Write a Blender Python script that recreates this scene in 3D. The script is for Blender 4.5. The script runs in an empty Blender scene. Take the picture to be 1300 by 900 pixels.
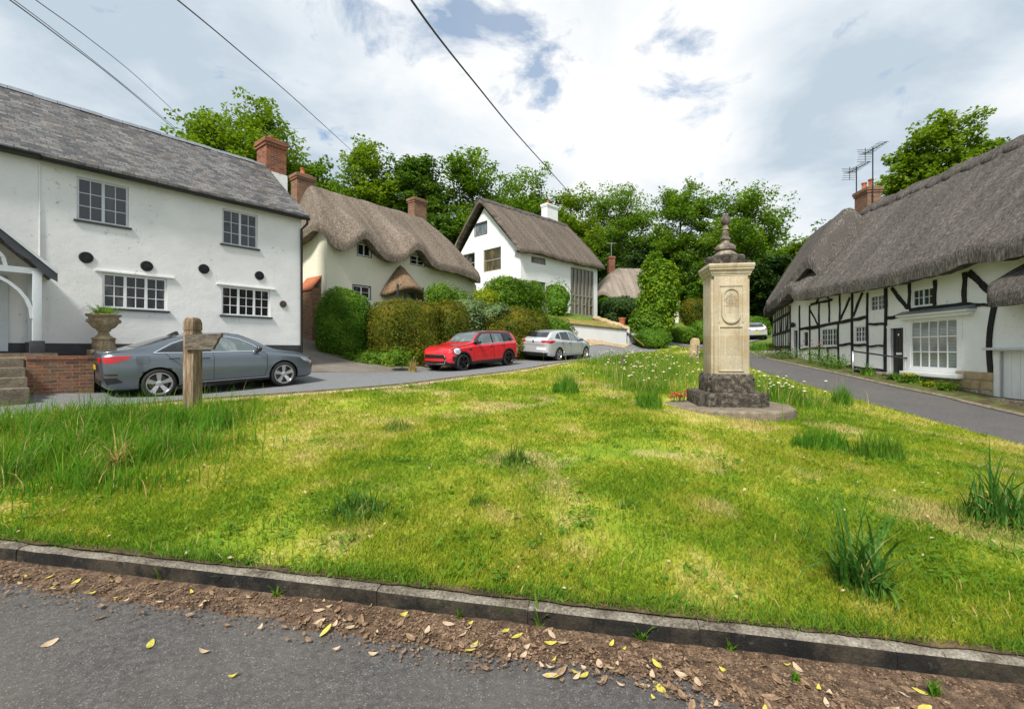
import bpy, bmesh, math, random
import numpy as np
from mathutils import Vector, Matrix, noise as mnoise
from mathutils.geometry import tessellate_polygon, delaunay_2d_cdt
from mathutils.bvhtree import BVHTree
R = math.radians
random.seed(7)
RNG = np.random.default_rng(11)
scene = bpy.context.scene
COL = scene.collection
EYE = 1.6          # camera height above the near road
FPX, CX, HY = 578.0, 650.0, 444.0   # focal length and horizon as measured in the 1300 px photograph

# ------------------------------------------------------------------ camera
cam = bpy.data.objects.new('camera', bpy.data.cameras.new('camera'))
COL.objects.link(cam)
cam.location = (0, 0, EYE)
cam.rotation_euler = (R(90), 0, 0)
cam.data.lens = 16.0
cam.data.sensor_width = 36.0
cam.data.shift_y = -6.0 / 1300.0
cam.data.clip_start = 0.05
cam.data.clip_end = 900
scene.camera = cam

# ------------------------------------------------------------------ light
SUN_EL, SUN_AZ = 51.0, 203.0      # azimuth clockwise from +Y (north): behind the camera, a little to the left
world = bpy.data.worlds.new('World')
scene.world = world
world.use_nodes = True
def build_world():
    nt = world.node_tree
    nt.nodes.clear()
    N, L = nt.nodes.new, nt.links.new
    out = N('ShaderNodeOutputWorld'); bg = N('ShaderNodeBackground')
    bg.inputs['Strength'].default_value = 0.09
    L(bg.outputs[0], out.inputs[0])
    sky = N('ShaderNodeTexSky'); sky.sky_type = 'NISHITA'; sky.sun_disc = False
    sky.sun_elevation = R(SUN_EL); sky.sun_rotation = R(SUN_AZ)
    sky.air_density = 1.0; sky.dust_density = 1.0; sky.ozone_density = 2.0
    tc = N('ShaderNodeTexCoord')
    sep = N('ShaderNodeSeparateXYZ'); L(tc.outputs['Generated'], sep.inputs[0])
    def math_(op, a, b=None, c=None):
        m = N('ShaderNodeMath'); m.operation = op
        for i, v in enumerate((a, b, c)):
            if v is None: continue
            if isinstance(v, (int, float)): m.inputs[i].default_value = v
            else: L(v, m.inputs[i])
        return m.outputs[0]
    zc = math_('ADD', math_('MAXIMUM', sep.outputs[2], 0.0), 0.22)
    u = math_('DIVIDE', sep.outputs[0], zc); v = math_('DIVIDE', sep.outputs[1], zc)
    comb = N('ShaderNodeCombineXYZ'); L(u, comb.inputs[0]); L(v, comb.inputs[1])
    def noise_(scale, detail, rough, off, dist=0.0):
        mp = N('ShaderNodeMapping'); mp.inputs['Location'].default_value = off
        L(comb.outputs[0], mp.inputs[0])
        n = N('ShaderNodeTexNoise'); n.inputs['Scale'].default_value = scale
        n.inputs['Detail'].default_value = detail; n.inputs['Roughness'].default_value = rough
        n.inputs['Distortion'].default_value = dist
        L(mp.outputs[0], n.inputs['Vector'])
        return n.outputs['Fac']
    n1 = noise_(1.05, 7, 0.50, (3.1, 1.7, 0.0), 0.25)
    n2 = noise_(0.55, 3, 0.50, (8.3, 4.2, 0.0), 0.2)
    n3 = noise_(2.6, 8, 0.6, (1.2, 9.4, 0.0), 0.3)
    # cloud brightness: thick grey to bright white
    mixv = math_('ADD', math_('ADD', math_('MULTIPLY', n1, 0.62), math_('MULTIPLY', n2, 0.30)), math_('SUBTRACT', math_('MULTIPLY', n3, 0.30), 0.115))
    def toward(px, py, width, amt):
        d = N('ShaderNodeVectorMath'); d.operation = 'DOT_PRODUCT'
        L(tc.outputs['Generated'], d.inputs[0]); d.inputs[1].default_value = Vector(((px - 650) / 578, 1, (444 - py) / 578)).normalized()
        ang = math_('ARCCOSINE', math_('MINIMUM', d.outputs['Value'], 1.0))
        k = math_('MAXIMUM', math_('SUBTRACT', 1.0, math_('DIVIDE', ang, width)), 0.0)
        return math_('MULTIPLY', math_('MULTIPLY', k, k) if amt < 0 or width > .3 else k, amt)
    for q in ((1010, 165, .42, -.17), (1230, 120, .40, -.10), (820, 150, .40, .13), (950, 90, .30, .10), (985, 255, .22, .16), (560, 130, .5, .06), (150, 60, .6, -.05), (1290, 30, .3, .07)):
        mixv = math_('ADD', mixv, toward(*q))
    ramp = N('ShaderNodeValToRGB'); L(mixv, ramp.inputs[0])
    e = ramp.color_ramp.elements
    e[0].position = 0.41; e[0].color = (3.5, 4.15, 4.75, 1)
    e[1].position = 0.585; e[1].color = (6.4, 6.5, 6.55, 1)
    m2 = ramp.color_ramp.elements.new(0.49); m2.color = (4.9, 5.35, 5.75, 1)
    # breaks in the cloud high above the wood, ragged at their edges; thicker and thinner parts of the cover
    g = toward(590, 22, .15, .95)
    for q in ((655, 30, .15, 1.15), (720, 40, .11, .85), (400, 6, .12, .95), (855, 96, .11, .85)): g = math_('MAXIMUM', g, toward(*q))
    n5 = noise_(4.2, 8, 0.62, (6.2, 2.4, 0.0), 0.5)
    rag = math_('ADD', math_('MULTIPLY', math_('SUBTRACT', n5, 0.5), 1.5), math_('MULTIPLY', n3, 0.9))
    gm = math_('MINIMUM', math_('MAXIMUM', math_('MULTIPLY', math_('SUBTRACT', math_('ADD', math_('MULTIPLY', g, 0.34), rag), 0.64), 3.0), 0.0), 0.66)
    mix = N('ShaderNodeMix'); mix.data_type = 'RGBA'
    blue = N('ShaderNodeMix'); blue.data_type = 'RGBA'; blue.blend_type = 'MULTIPLY'; blue.inputs['Factor'].default_value = 1
    L(sky.outputs[0], blue.inputs['A']); blue.inputs['B'].default_value = (0.62, 1.0, 1.12, 1)
    L(gm, mix.inputs['Factor']); L(ramp.outputs[0], mix.inputs['A']); L(blue.outputs['Result'], mix.inputs['B'])
    L(mix.outputs['Result'], bg.inputs['Color'])
build_world()
sun = bpy.data.objects.new('sun', bpy.data.lights.new('sun', 'SUN'))
COL.objects.link(sun)
sun.data.energy = 3.2
sun.data.angle = R(10)
sun.data.color = (1.0, 0.95, 0.87)
_sd = Vector((math.sin(R(SUN_AZ)) * math.cos(R(SUN_EL)), math.cos(R(SUN_AZ)) * math.cos(R(SUN_EL)), math.sin(R(SUN_EL))))
sun.rotation_euler = _sd.to_track_quat('Z', 'Y').to_euler()
sun.location = (-20, -20, 40)
scene.view_settings.view_transform = 'Standard'
scene.view_settings.look = 'None'
scene.view_settings.exposure = 0.82
scene.view_settings.gamma = 1.0
scene.cycles.max_bounces = 5
scene.cycles.diffuse_bounces = 3
scene.cycles.transparent_max_bounces = 6

# ------------------------------------------------------------------ measuring
def P(px, py, Y):
    """World point seen at a photo pixel, Y metres ahead."""
    return Vector(((px - CX) / FPX * Y, Y, EYE - (py - HY) / FPX * Y))

class Frame:
    """A facade's own axes: x along the wall, y into the building, z up."""
    def __init__(s, o, d):
        s.o = Vector(o); s.d = Vector((d[0], d[1], 0)).normalized()
        s.n = Vector((-s.d.y, s.d.x, 0)); s.rz = math.atan2(s.d.y, s.d.x)
    def uz(s, px, py, off=0.0):
        D = Vector(((px - CX) / FPX, 1.0, -(py - HY) / FPX)); c = Vector((0, 0, EYE)) - s.o
        k = (off - c.dot(s.n)) / D.dot(s.n)
        p = c + D * k
        return p.dot(s.d), p.z
    def world(s, u, v, z):
        return s.o + s.d * u + s.n * v + Vector((0, 0, z))
# ------------------------------------------------------------------ materials
MATS = {}
def new_mat(name):
    m = bpy.data.materials.new(name); m.use_nodes = True
    nt = m.node_tree; nt.nodes.clear()
    out = nt.nodes.new('ShaderNodeOutputMaterial'); b = nt.nodes.new('ShaderNodeBsdfPrincipled')
    nt.links.new(b.outputs[0], out.inputs[0])
    MATS[name] = m
    return m, nt, b, out
class NB:
    def __init__(s, nt): s.nt = nt
    def n(s, t, **k):
        x = s.nt.nodes.new(t)
        for a, v in k.items(): setattr(x, a, v)
        return x
    def l(s, a, b): s.nt.links.new(a, b)
    def coord(s, kind='Object', scale=(1, 1, 1), loc=(0, 0, 0)):
        tc = s.n('ShaderNodeTexCoord'); mp = s.n('ShaderNodeMapping')
        mp.inputs['Scale'].default_value = scale; mp.inputs['Location'].default_value = loc
        s.l(tc.outputs[kind], mp.inputs[0]); return mp.outputs[0]
    def noise(s, vec, scale, detail=4, rough=0.55, dist=0.0):
        x = s.n('ShaderNodeTexNoise'); x.inputs['Scale'].default_value = scale
        x.inputs['Detail'].default_value = detail; x.inputs['Roughness'].default_value = rough
        x.inputs['Distortion'].default_value = dist
        s.l(vec, x.inputs['Vector']); return x.outputs['Fac']
    def ramp(s, fac, stops):
        x = s.n('ShaderNodeValToRGB'); s.l(fac, x.inputs[0]); e = x.color_ramp.elements
        while len(e) < len(stops): e.new(0.5)
        for i, (p, c) in enumerate(stops):
            e[i].position = p; e[i].color = (*c, 1) if len(c) == 3 else c
        return x.outputs[0]
    def mix(s, fac, a, b, mode='MIX'):
        x = s.n('ShaderNodeMix', data_type='RGBA', blend_type=mode)
        for sock, v in ((x.inputs['Factor'], fac), (x.inputs['A'], a), (x.inputs['B'], b)):
            if isinstance(v, (int, float)): sock.default_value = v
            elif isinstance(v, tuple): sock.default_value = (*v, 1) if len(v) == 3 else v
            else: s.l(v, sock)
        return x.outputs['Result']
    def bump(s, h, strength, dist, b):
        x = s.n('ShaderNodeBump'); x.inputs['Strength'].default_value = strength; x.inputs['Distance'].default_value = dist
        s.l(h, x.inputs['Height']); s.l(x.outputs[0], b.inputs['Normal'])
    def m(s, op, a, b=None):
        x = s.n('ShaderNodeMath', operation=op)
        for i, v in enumerate((a, b)):
            if v is None: continue
            if isinstance(v, (int, float)): x.inputs[i].default_value = v
            else: s.l(v, x.inputs[i])
        return x.outputs[0]

def m_plain(name, c, rough=0.5, metal=0.0, var=0.12, scale=6.0, coat=0.0, bump=0.0, spec=0.5):
    m, nt, b, o = new_mat(name); k = NB(nt)
    v = k.coord(); n = k.noise(v, scale, 5)
    c2 = tuple(x * (1 - var) for x in c); c3 = tuple(min(1, x * (1 + var)) for x in c)
    k.l(k.ramp(n, [(0.3, c2), (0.7, c3)]), b.inputs['Base Color'])
    b.inputs['Roughness'].default_value = rough; b.inputs['Metallic'].default_value = metal
    b.inputs['Coat Weight'].default_value = coat; b.inputs['Coat Roughness'].default_value = 0.04
    b.inputs['Specular IOR Level'].default_value = spec
    if bump: k.bump(k.noise(v, scale * 4, 6), bump, 0.01, b)
    return m
def m_ramp(name, stops, scale, rough=0.85, bump=0.3, dist=0.01, detail=8, stretch=(1, 1, 1), coord='Object', fine=None):
    m, nt, b, o = new_mat(name); k = NB(nt)
    v = k.coord(coord, stretch); n = k.noise(v, scale, detail, 0.6)
    col = k.ramp(n, stops)
    if fine:
        f = k.noise(v, fine[0], 3, 0.6)
        col = k.mix(1.0, col, k.ramp(f, [(0.3, (fine[1],) * 3), (0.7, (fine[2],) * 3)]), 'MULTIPLY')
    k.l(col, b.inputs['Base Color'])
    b.inputs['Roughness'].default_value = rough; b.inputs['Specular IOR Level'].default_value = 0.25
    if bump: k.bump(k.noise(v, (fine[0] if fine else scale * 3), 6), bump, dist, b)
    return m

def m_plaster(name, c, dirt=0.5):
    """limewashed render: faint mottling, rain streaks, scuffs and flaking near the foot"""
    m, nt, b, o = new_mat(name); k = NB(nt)
    v = k.coord(); st = k.coord('Object', (5, 5, 0.35))
    base = k.ramp(k.noise(v, 1.1, 6), [(0.3, tuple(x * (1 - .13 * dirt) for x in c)), (0.62, c)])
    streak = k.ramp(k.noise(st, 0.9, 6, 0.65), [(0.60, (0, 0, 0)), (0.85, (1, 1, 1))])
    col = k.mix(k.m('MULTIPLY', streak, 0.6 * dirt), base, (c[0] * 0.62, c[1] * 0.60, c[2] * 0.52))
    sc = k.ramp(k.noise(v, 7.0, 9, 0.7), [(0.575, (0, 0, 0)), (0.64, (1, 1, 1))])
    big = k.ramp(k.noise(v, 0.7, 3), [(0.45, (0, 0, 0)), (0.62, (1, 1, 1))])
    col = k.mix(k.m('MULTIPLY', k.m('MULTIPLY', sc, big), 0.8 * dirt), col, (0.27, 0.26, 0.24))
    k.l(col, b.inputs['Base Color']); b.inputs['Roughness'].default_value = 0.85
    b.inputs['Specular IOR Level'].default_value = 0.2
    h = k.m('ADD', k.m('MULTIPLY', k.noise(v, 2.2, 4), 1.5), k.m('MULTIPLY', k.noise(v, 14, 6), 0.35))
    k.bump(h, 0.3, 0.03, b)
    return m
def m_brick(name, c1, c2, mortar, bw=0.225, bh=0.075, ms=0.008, patch=(0.3, 0.16, 0.10)):
    m, nt, b, o = new_mat(name); k = NB(nt)
    v = k.coord('UV')
    t = k.n('ShaderNodeTexBrick'); k.l(v, t.inputs['Vector'])
    t.inputs['Scale'].default_value = 1.0; t.inputs['Brick Width'].default_value = bw; t.inputs['Row Height'].default_value = bh
    t.inputs['Mortar Size'].default_value = ms; t.inputs['Mortar Smooth'].default_value = 0.3; t.inputs['Bias'].default_value = 0.0
    t.inputs['Color1'].default_value = (*c1, 1); t.inputs['Color2'].default_value = (*c2, 1); t.inputs['Mortar'].default_value = (*mortar, 1)
    n = k.noise(v, 3.5, 6, 0.65)
    col = k.mix(k.ramp(n, [(0.45, (0, 0, 0)), (0.75, (0.75,) * 3)]), t.outputs['Color'], patch)
    n2 = k.noise(v, 22, 5)
    col = k.mix(1.0, col, k.ramp(n2, [(0.3, (0.65,) * 3), (0.7, (1.15,) * 3)]), 'MULTIPLY')
    k.l(col, b.inputs['Base Color']); b.inputs['Roughness'].default_value = 0.9; b.inputs['Specular IOR Level'].default_value = 0.2
    h = k.m('SUBTRACT', k.m('MULTIPLY', n2, 0.5), t.outputs['Fac'])
    k.bump(h, 0.7, 0.012, b)
    return m
def m_slate(name):
    m, nt, b, o = new_mat(name); k = NB(nt)
    v = k.coord('UV')
    t = k.n('ShaderNodeTexBrick'); k.l(v, t.inputs['Vector'])
    t.inputs['Scale'].default_value = 1.0; t.inputs['Brick Width'].default_value = 0.23; t.inputs['Row Height'].default_value = 0.155
    t.inputs['Mortar Size'].default_value = 0.010; t.inputs['Mortar Smooth'].default_value = 0.1; t.inputs['Bias'].default_value = -0.15
    t.inputs['Color1'].default_value = (0.034, 0.035, 0.038, 1); t.inputs['Color2'].default_value = (0.185, 0.18, 0.176, 1); t.inputs['Mortar'].default_value = (0.03, 0.03, 0.033, 1)
    n = k.noise(v, 1.4, 7, 0.7)
    col = k.mix(k.ramp(n, [(0.50, (0, 0, 0)), (0.70, (0.6,) * 3)]), t.outputs['Color'], (0.23, 0.215, 0.185))
    n5 = k.noise(v, 9, 6, 0.8); col = k.mix(k.ramp(n5, [(0.56, (0, 0, 0)), (0.66, (0.7,) * 3)]), col, (0.30, 0.29, 0.27)); col = k.mix(k.ramp(n5, [(0.34, (0.8,) * 3), (0.44, (0, 0, 0))]), col, (0.03, 0.029, 0.029))
    n4 = k.noise(k.coord('UV', (1, 1, 1), (7, 3, 0)), 2.3, 8, 0.75)
    col = k.mix(k.ramp(n4, [(0.50, (0, 0, 0)), (0.62, (0.7,) * 3)]), col, (0.085, 0.06, 0.042))
    n2 = k.noise(v, 26, 4)
    col = k.mix(1.0, col, k.ramp(n2, [(0.3, (0.7,) * 3), (0.7, (1.2,) * 3)]), 'MULTIPLY')
    k.l(col, b.inputs['Base Color']); b.inputs['Roughness'].default_value = 0.6
    sp = k.n('ShaderNodeSeparateXYZ'); k.l(v, sp.inputs[0])
    saw = k.m('FRACT', k.m('DIVIDE', sp.outputs[1], 0.155))
    h = k.m('SUBTRACT', k.m('SUBTRACT', k.m('MULTIPLY', n2, 0.25), k.m('MULTIPLY', saw, 0.8)), t.outputs['Fac'])
    k.bump(h, 0.8, 0.015, b)
    return m
def m_thatch(name, dark, mid, light, streak=1.0):
    m, nt, b, o = new_mat(name); k = NB(nt)
    fine = k.noise(k.coord('UV', (30, 5.0, 1)), 1.0, 6, 0.75)
    mott = k.noise(k.coord('UV', (14, 9, 1), (4, 2, 0)), 1.0, 6, 0.75)
    big = k.noise(k.coord('UV', (0.8, 0.35, 1)), 1.0, 5, 0.6)
    run = k.noise(k.coord('UV', (2.2, 0.12, 1), (1, 5, 0)), 1.0, 5, 0.6)
    f = k.m('ADD', k.m('MULTIPLY', fine, 0.55), k.m('MULTIPLY', mott, 0.45))
    col = k.ramp(f, [(0.40, dark), (0.50, mid), (0.60, light)])
    col = k.mix(1.0, col, k.ramp(big, [(0.3, (0.80, 0.78, 0.75)), (0.7, (1.15, 1.13, 1.12))]), 'MULTIPLY')
    col = k.mix(1.0, col, k.ramp(run, [(0.35, (1 - 0.25 * streak,) * 3), (0.65, (1 + 0.15 * streak,) * 3)]), 'MULTIPLY')
    k.l(col, b.inputs['Base Color']); b.inputs['Roughness'].default_value = 0.95; b.inputs['Specular IOR Level'].default_value = 0.1
    k.bump(k.m('ADD', f, k.m('MULTIPLY', big, 0.6)), 0.9, 0.05, b)
    return m
def m_leaf(name, a, bcol, c, scale=0.5, trans=0.35, rough=0.55):
    """leaf faces: colour shifts from clump to clump and from leaf to leaf, some light passes through"""
    m, nt, b, o = new_mat(name); k = NB(nt)
    v = k.coord()
    n = k.m('ADD', k.m('MULTIPLY', k.noise(v, scale, 3), 0.5), k.m('MULTIPLY', k.noise(v, scale * 9, 3), 0.5))
    col = k.ramp(n, [(0.36, a), (0.5, bcol), (0.64, c)])
    k.l(col, b.inputs['Base Color']); b.inputs['Roughness'].default_value = rough; b.inputs['Specular IOR Level'].default_value = 0.10
    tr = k.n('ShaderNodeBsdfTranslucent'); k.l(k.mix(1.0, col, (1.25, 1.2, 0.6), 'MULTIPLY'), tr.inputs[0])
    ms = k.n('ShaderNodeMixShader'); ms.inputs[0].default_value = trans
    k.l(b.outputs[0], ms.inputs[1]); k.l(tr.outputs[0], ms.inputs[2]); k.l(ms.outputs[0], o.inputs[0])
    return m
def m_glass(name, c=(0.02, 0.025, 0.028), rough=0.03, curtain_sheen=None):
    m, nt, b, o = new_mat(name); k = NB(nt)
    n = k.noise(k.coord('Object', (4, 4, 1.2)), 0.8, 3)
    k.l(k.ramp(n, [(0.52, c), (0.66, curtain_sheen or tuple(x * 2 for x in c))]), b.inputs['Base Color'])  # paler second tone: a curtain, and painted reflection in the grey and car glass
    b.inputs['Roughness'].default_value = rough; b.inputs['Specular IOR Level'].default_value = 0.6
    k.bump(k.noise(k.coord('Object'), 2.5, 2), 0.05, 0.02, b)
    return m
def m_paint(name, c, metal=0.0, rough=0.3, flake=0.0):
    m, nt, b, o = new_mat(name); k = NB(nt)
    v = k.coord(); n = k.noise(v, 3, 4)
    k.l(k.ramp(n, [(0.3, tuple(x * 0.95 for x in c)), (0.7, c)]), b.inputs['Base Color'])
    b.inputs['Metallic'].default_value = metal; b.inputs['Roughness'].default_value = rough
    b.inputs['Coat Weight'].default_value = 0.9; b.inputs['Coat Roughness'].default_value = 0.03
    # road film: a faint dusty roughness
    return m

m_plaster('white_render', (0.82, 0.82, 0.815), 0.85)
m_plaster('cream_render', (0.74, 0.71, 0.58), 0.5)
m_plaster('bright_render', (0.83, 0.84, 0.84), 0.45)
m_plaster('limewash', (0.85, 0.85, 0.835), 0.55)
m_plain('black_plinth', (0.028, 0.03, 0.034), 0.6, var=0.4, scale=4, bump=0.4)
m_plain('black_paint', (0.014, 0.015, 0.017), 0.35, var=0.3)
m_ramp('black_timber', [(0.3, (0.010, 0.010, 0.011)), (0.7, (0.030, 0.029, 0.028))], 5, 0.7, 0.4, 0.01, stretch=(1, 1, 0.3))
m_plain('white_paint', (0.80, 0.81, 0.82), 0.4, var=0.04)
m_plain('grey_paint', (0.56, 0.60, 0.63), 0.45, var=0.05)
m_plain('charcoal_paint', (0.04, 0.045, 0.055), 0.4, var=0.2)
m_plain('olive_paint', (0.26, 0.25, 0.20), 0.45, var=0.08)
m_plain('iron', (0.018, 0.019, 0.023), 0.45, metal=0.3, var=0.3)
m_plain('lead', (0.24, 0.26, 0.29), 0.5, metal=0.4, var=0.2)
m_plain('alu', (0.55, 0.56, 0.57), 0.35, metal=0.9, var=0.1)
m_brick('red_brick', (0.40, 0.115, 0.05), (0.13, 0.05, 0.035), (0.30, 0.25, 0.20), patch=(0.22, 0.12, 0.075))
m_brick('old_brick', (0.34, 0.135, 0.07), (0.14, 0.075, 0.05), (0.27, 0.24, 0.19), patch=(0.24, 0.19, 0.13))
m_ramp('terracotta', [(0.3, (0.34, 0.10, 0.045)), (0.7, (0.46, 0.16, 0.075))], 9, 0.8, 0.2)
m_slate('slate')
m_thatch('thatch_brown', (0.072, 0.058, 0.046), (0.178, 0.147, 0.119), (0.34, 0.288, 0.24))
m_thatch('thatch_grey', (0.042, 0.038, 0.034), (0.105, 0.096, 0.088), (0.24, 0.222, 0.205))
m_thatch('thatch_tall', (0.055, 0.045, 0.037), (0.135, 0.112, 0.093), (0.27, 0.232, 0.198))
m_thatch('thatch_dark', (0.038, 0.034, 0.031), (0.092, 0.084, 0.077), (0.20, 0.185, 0.17), 1.2)
m_thatch('thatch_warm', (0.10, 0.066, 0.042), (0.20, 0.135, 0.085), (0.32, 0.225, 0.14))
m_thatch('thatch_pale', (0.13, 0.11, 0.093), (0.25, 0.215, 0.18), (0.38, 0.33, 0.28))
m_ramp('lichen_stone', [(0.34, (0.075, 0.062, 0.052)), (0.5, (0.19, 0.155, 0.125)), (0.66, (0.38, 0.33, 0.26))], 9, 0.95, 0.7, 0.02, fine=(30, 0.6, 1.2))
m_ramp('dark_stone', [(0.34, (0.030, 0.026, 0.021)), (0.48, (0.065, 0.056, 0.045)), (0.66, (0.175, 0.153, 0.12))], 10, 0.95, 0.7, 0.02, fine=(40, 0.6, 1.2))
m_ramp('step_stone', [(0.3, (0.12, 0.10, 0.075)), (0.7, (0.27, 0.225, 0.165))], 6, 0.95, 0.5, 0.015, fine=(40, 0.6, 1.2))
m_ramp('urn_stone', [(0.3, (0.16, 0.12, 0.07)), (0.55, (0.34, 0.27, 0.17)), (0.75, (0.44, 0.37, 0.25))], 7, 0.9, 0.5, 0.01, fine=(40, 0.7, 1.15))
def m_ashlar():
    m, nt, b, o = new_mat('ashlar'); k = NB(nt)
    v = k.coord('UV', (1, 1, 1), (0.10, 0.18, 0))
    t = k.n('ShaderNodeTexBrick'); k.l(v, t.inputs['Vector'])
    t.inputs['Scale'].default_value = 1.0; t.inputs['Brick Width'].default_value = 5.0; t.inputs['Row Height'].default_value = 0.40
    t.inputs['Mortar Size'].default_value = 0.005; t.inputs['Mortar Smooth'].default_value = 0.2
    t.inputs['Color1'].default_value = (0.42, 0.36, 0.255, 1); t.inputs['Color2'].default_value = (0.52, 0.465, 0.36, 1); t.inputs['Mortar'].default_value = (0.58, 0.53, 0.42, 1)
    ov = k.coord(); n = k.noise(ov, 2.4, 7, 0.65); st = k.noise(k.coord('Object', (6, 6, 0.5)), 1.0, 6, 0.6)
    col = k.mix(k.ramp(n, [(0.42, (0, 0, 0)), (0.66, (0.8,) * 3)]), t.outputs['Color'], (0.40, 0.295, 0.16))
    col = k.mix(k.ramp(st, [(0.50, (0, 0, 0)), (0.74, (0.7,) * 3)]), col, (0.20, 0.175, 0.14))
    gr = k.noise(ov, 45, 4); col = k.mix(1.0, col, k.ramp(gr, [(0.3, (0.85,) * 3), (0.7, (1.1,) * 3)]), 'MULTIPLY')
    k.l(col, b.inputs['Base Color']); b.inputs['Roughness'].default_value = 0.9; b.inputs['Specular IOR Level'].default_value = 0.2
    k.bump(k.m('ADD', gr, k.m('MULTIPLY', n, 0.8)), 0.35, 0.012, b)
m_ashlar()
def m_rubble():
    m, nt, b, o = new_mat('flint_rubble'); k = NB(nt)
    v = k.coord('UV'); vo = k.n('ShaderNodeTexVoronoi'); vo.inputs['Scale'].default_value = 7; k.l(v, vo.inputs['Vector'])
    sp = k.n('ShaderNodeSeparateColor'); k.l(vo.outputs['Color'], sp.inputs[0])
    col = k.ramp(sp.outputs[0], [(0.15, (0.40, 0.31, 0.19)), (0.4, (0.30, 0.12, 0.075)), (0.6, (0.42, 0.34, 0.23)), (0.8, (0.20, 0.17, 0.145)), (0.95, (0.5, 0.46, 0.40))])
    edge = k.ramp(vo.outputs['Distance'], [(0.35, (0, 0, 0)), (0.75, (0.9,) * 3)])
    col = k.mix(edge, col, (0.40, 0.35, 0.28)); n = k.noise(v, 24, 5)
    col = k.mix(1.0, col, k.ramp(n, [(0.3, (0.6,) * 3), (0.7, (1.2,) * 3)]), 'MULTIPLY')
    k.l(col, b.inputs['Base Color']); b.inputs['Roughness'].default_value = 0.9
    k.bump(k.m('SUBTRACT', k.m('MULTIPLY', n, 0.5), vo.outputs['Distance']), 0.9, 0.03, b)
m_rubble()
m_ramp('block_stone', [(0.3, (0.33, 0.24, 0.13)), (0.55, (0.48, 0.37, 0.22)), (0.75, (0.56, 0.47, 0.32))], 4, 0.9, 0.5, 0.02, fine=(25, 0.75, 1.1))
m_plain('cut_letters', (0.30, 0.235, 0.15), 0.9)
m_ramp('oak', [(0.3, (0.10, 0.065, 0.04)), (0.5, (0.235, 0.165, 0.105)), (0.72, (0.40, 0.32, 0.23))], 6, 0.9, 0.8, 0.012, stretch=(3.2, 3.2, 0.35), fine=(20, 0.55, 1.2))
m_ramp('grey_wood', [(0.3, (0.07, 0.055, 0.042)), (0.5, (0.14, 0.115, 0.09)), (0.72, (0.25, 0.215, 0.17))], 9, 0.95, 0.8, 0.012, stretch=(0.5, 3, 3), fine=(30, 0.5, 1.25))
m_ramp('bark', [(0.3, (0.045, 0.035, 0.026)), (0.7, (0.13, 0.105, 0.08))], 6, 0.95, 0.6, 0.02, stretch=(1, 1, 0.3))
# cars
m_paint('car_grey', (0.17, 0.20, 0.23), 0.8, 0.3)
m_paint('car_red', (0.62, 0.010, 0.022), 0.0, 0.3)
m_paint('car_silver', (0.62, 0.64, 0.66), 0.45, 0.33)
m_paint('car_black', (0.01, 0.01, 0.011), 0.0, 0.25)
m_plain('trim_black', (0.012, 0.012, 0.013), 0.45, var=0.2)
m_plain('seam', (0.004, 0.004, 0.004), 0.8, var=0.1)
m_plain('tyre', (0.016, 0.016, 0.017), 0.8, var=0.25, scale=20)
m_plain('rim_silver', (0.62, 0.62, 0.63), 0.28, metal=0.9, var=0.06)
m_plain('rim_dark', (0.02, 0.02, 0.022), 0.3, metal=0.5, var=0.1)
m_plain('disc', (0.10, 0.095, 0.09), 0.5, metal=0.7, var=0.2)
m_plain('chrome', (0.75, 0.76, 0.78), 0.12, metal=1.0, var=0.02)
m_plain('red_lamp', (0.42, 0.006, 0.010), 0.12, var=0.15, scale=10, coat=0.8)
m_plain('dark_lamp', (0.06, 0.004, 0.006), 0.12, var=0.15, coat=0.8)
m_plain('clear_lamp', (0.62, 0.65, 0.68), 0.12, metal=0.4, var=0.3, scale=14, coat=0.9)
m_plain('plate_yellow', (0.62, 0.46, 0.02), 0.4, var=0.03)
m_plain('plate_white', (0.76, 0.77, 0.78), 0.4, var=0.03)
m_glass('car_glass', (0.016, 0.020, 0.022), 0.02)
m_glass('car_glass_sheen', (0.10, 0.13, 0.135), 0.02, (0.20, 0.24, 0.245))  # sky reflection painted in as a paler base colour
m_glass('pane_dark', (0.010, 0.012, 0.013), 0.05, (0.10, 0.098, 0.088))
m_glass('pane_sky_tint', (0.022, 0.030, 0.042), 0.06, (0.045, 0.058, 0.075))  # blue-grey of the mirrored sky put into the base colour
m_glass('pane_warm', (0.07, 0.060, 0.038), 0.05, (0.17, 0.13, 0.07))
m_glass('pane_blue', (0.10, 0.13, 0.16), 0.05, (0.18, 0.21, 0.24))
def m_blind():
    m, nt, b, o = new_mat('pane_blind'); k = NB(nt)
    v = k.coord(); sp = k.n('ShaderNodeSeparateXYZ'); k.l(v, sp.inputs[0])
    w = k.m('FRACT', k.m('DIVIDE', sp.outputs[2], 0.045))
    n = k.noise(k.coord('Object', (1.4, 1.4, 1.4)), 1.0, 3)
    col = k.mix(k.ramp(w, [(0.35, (0, 0, 0)), (0.5, (1,) * 3)]), (0.10, 0.12, 0.12), (0.30, 0.35, 0.35))
    col = k.mix(k.ramp(n, [(0.5, (0, 0, 0)), (0.62, (0.6,) * 3)]), col, (0.13, 0.13, 0.11))
    k.l(col, b.inputs['Base Color']); b.inputs['Roughness'].default_value = 0.06; b.inputs['Specular IOR Level'].default_value = 0.8
m_blind()
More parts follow.
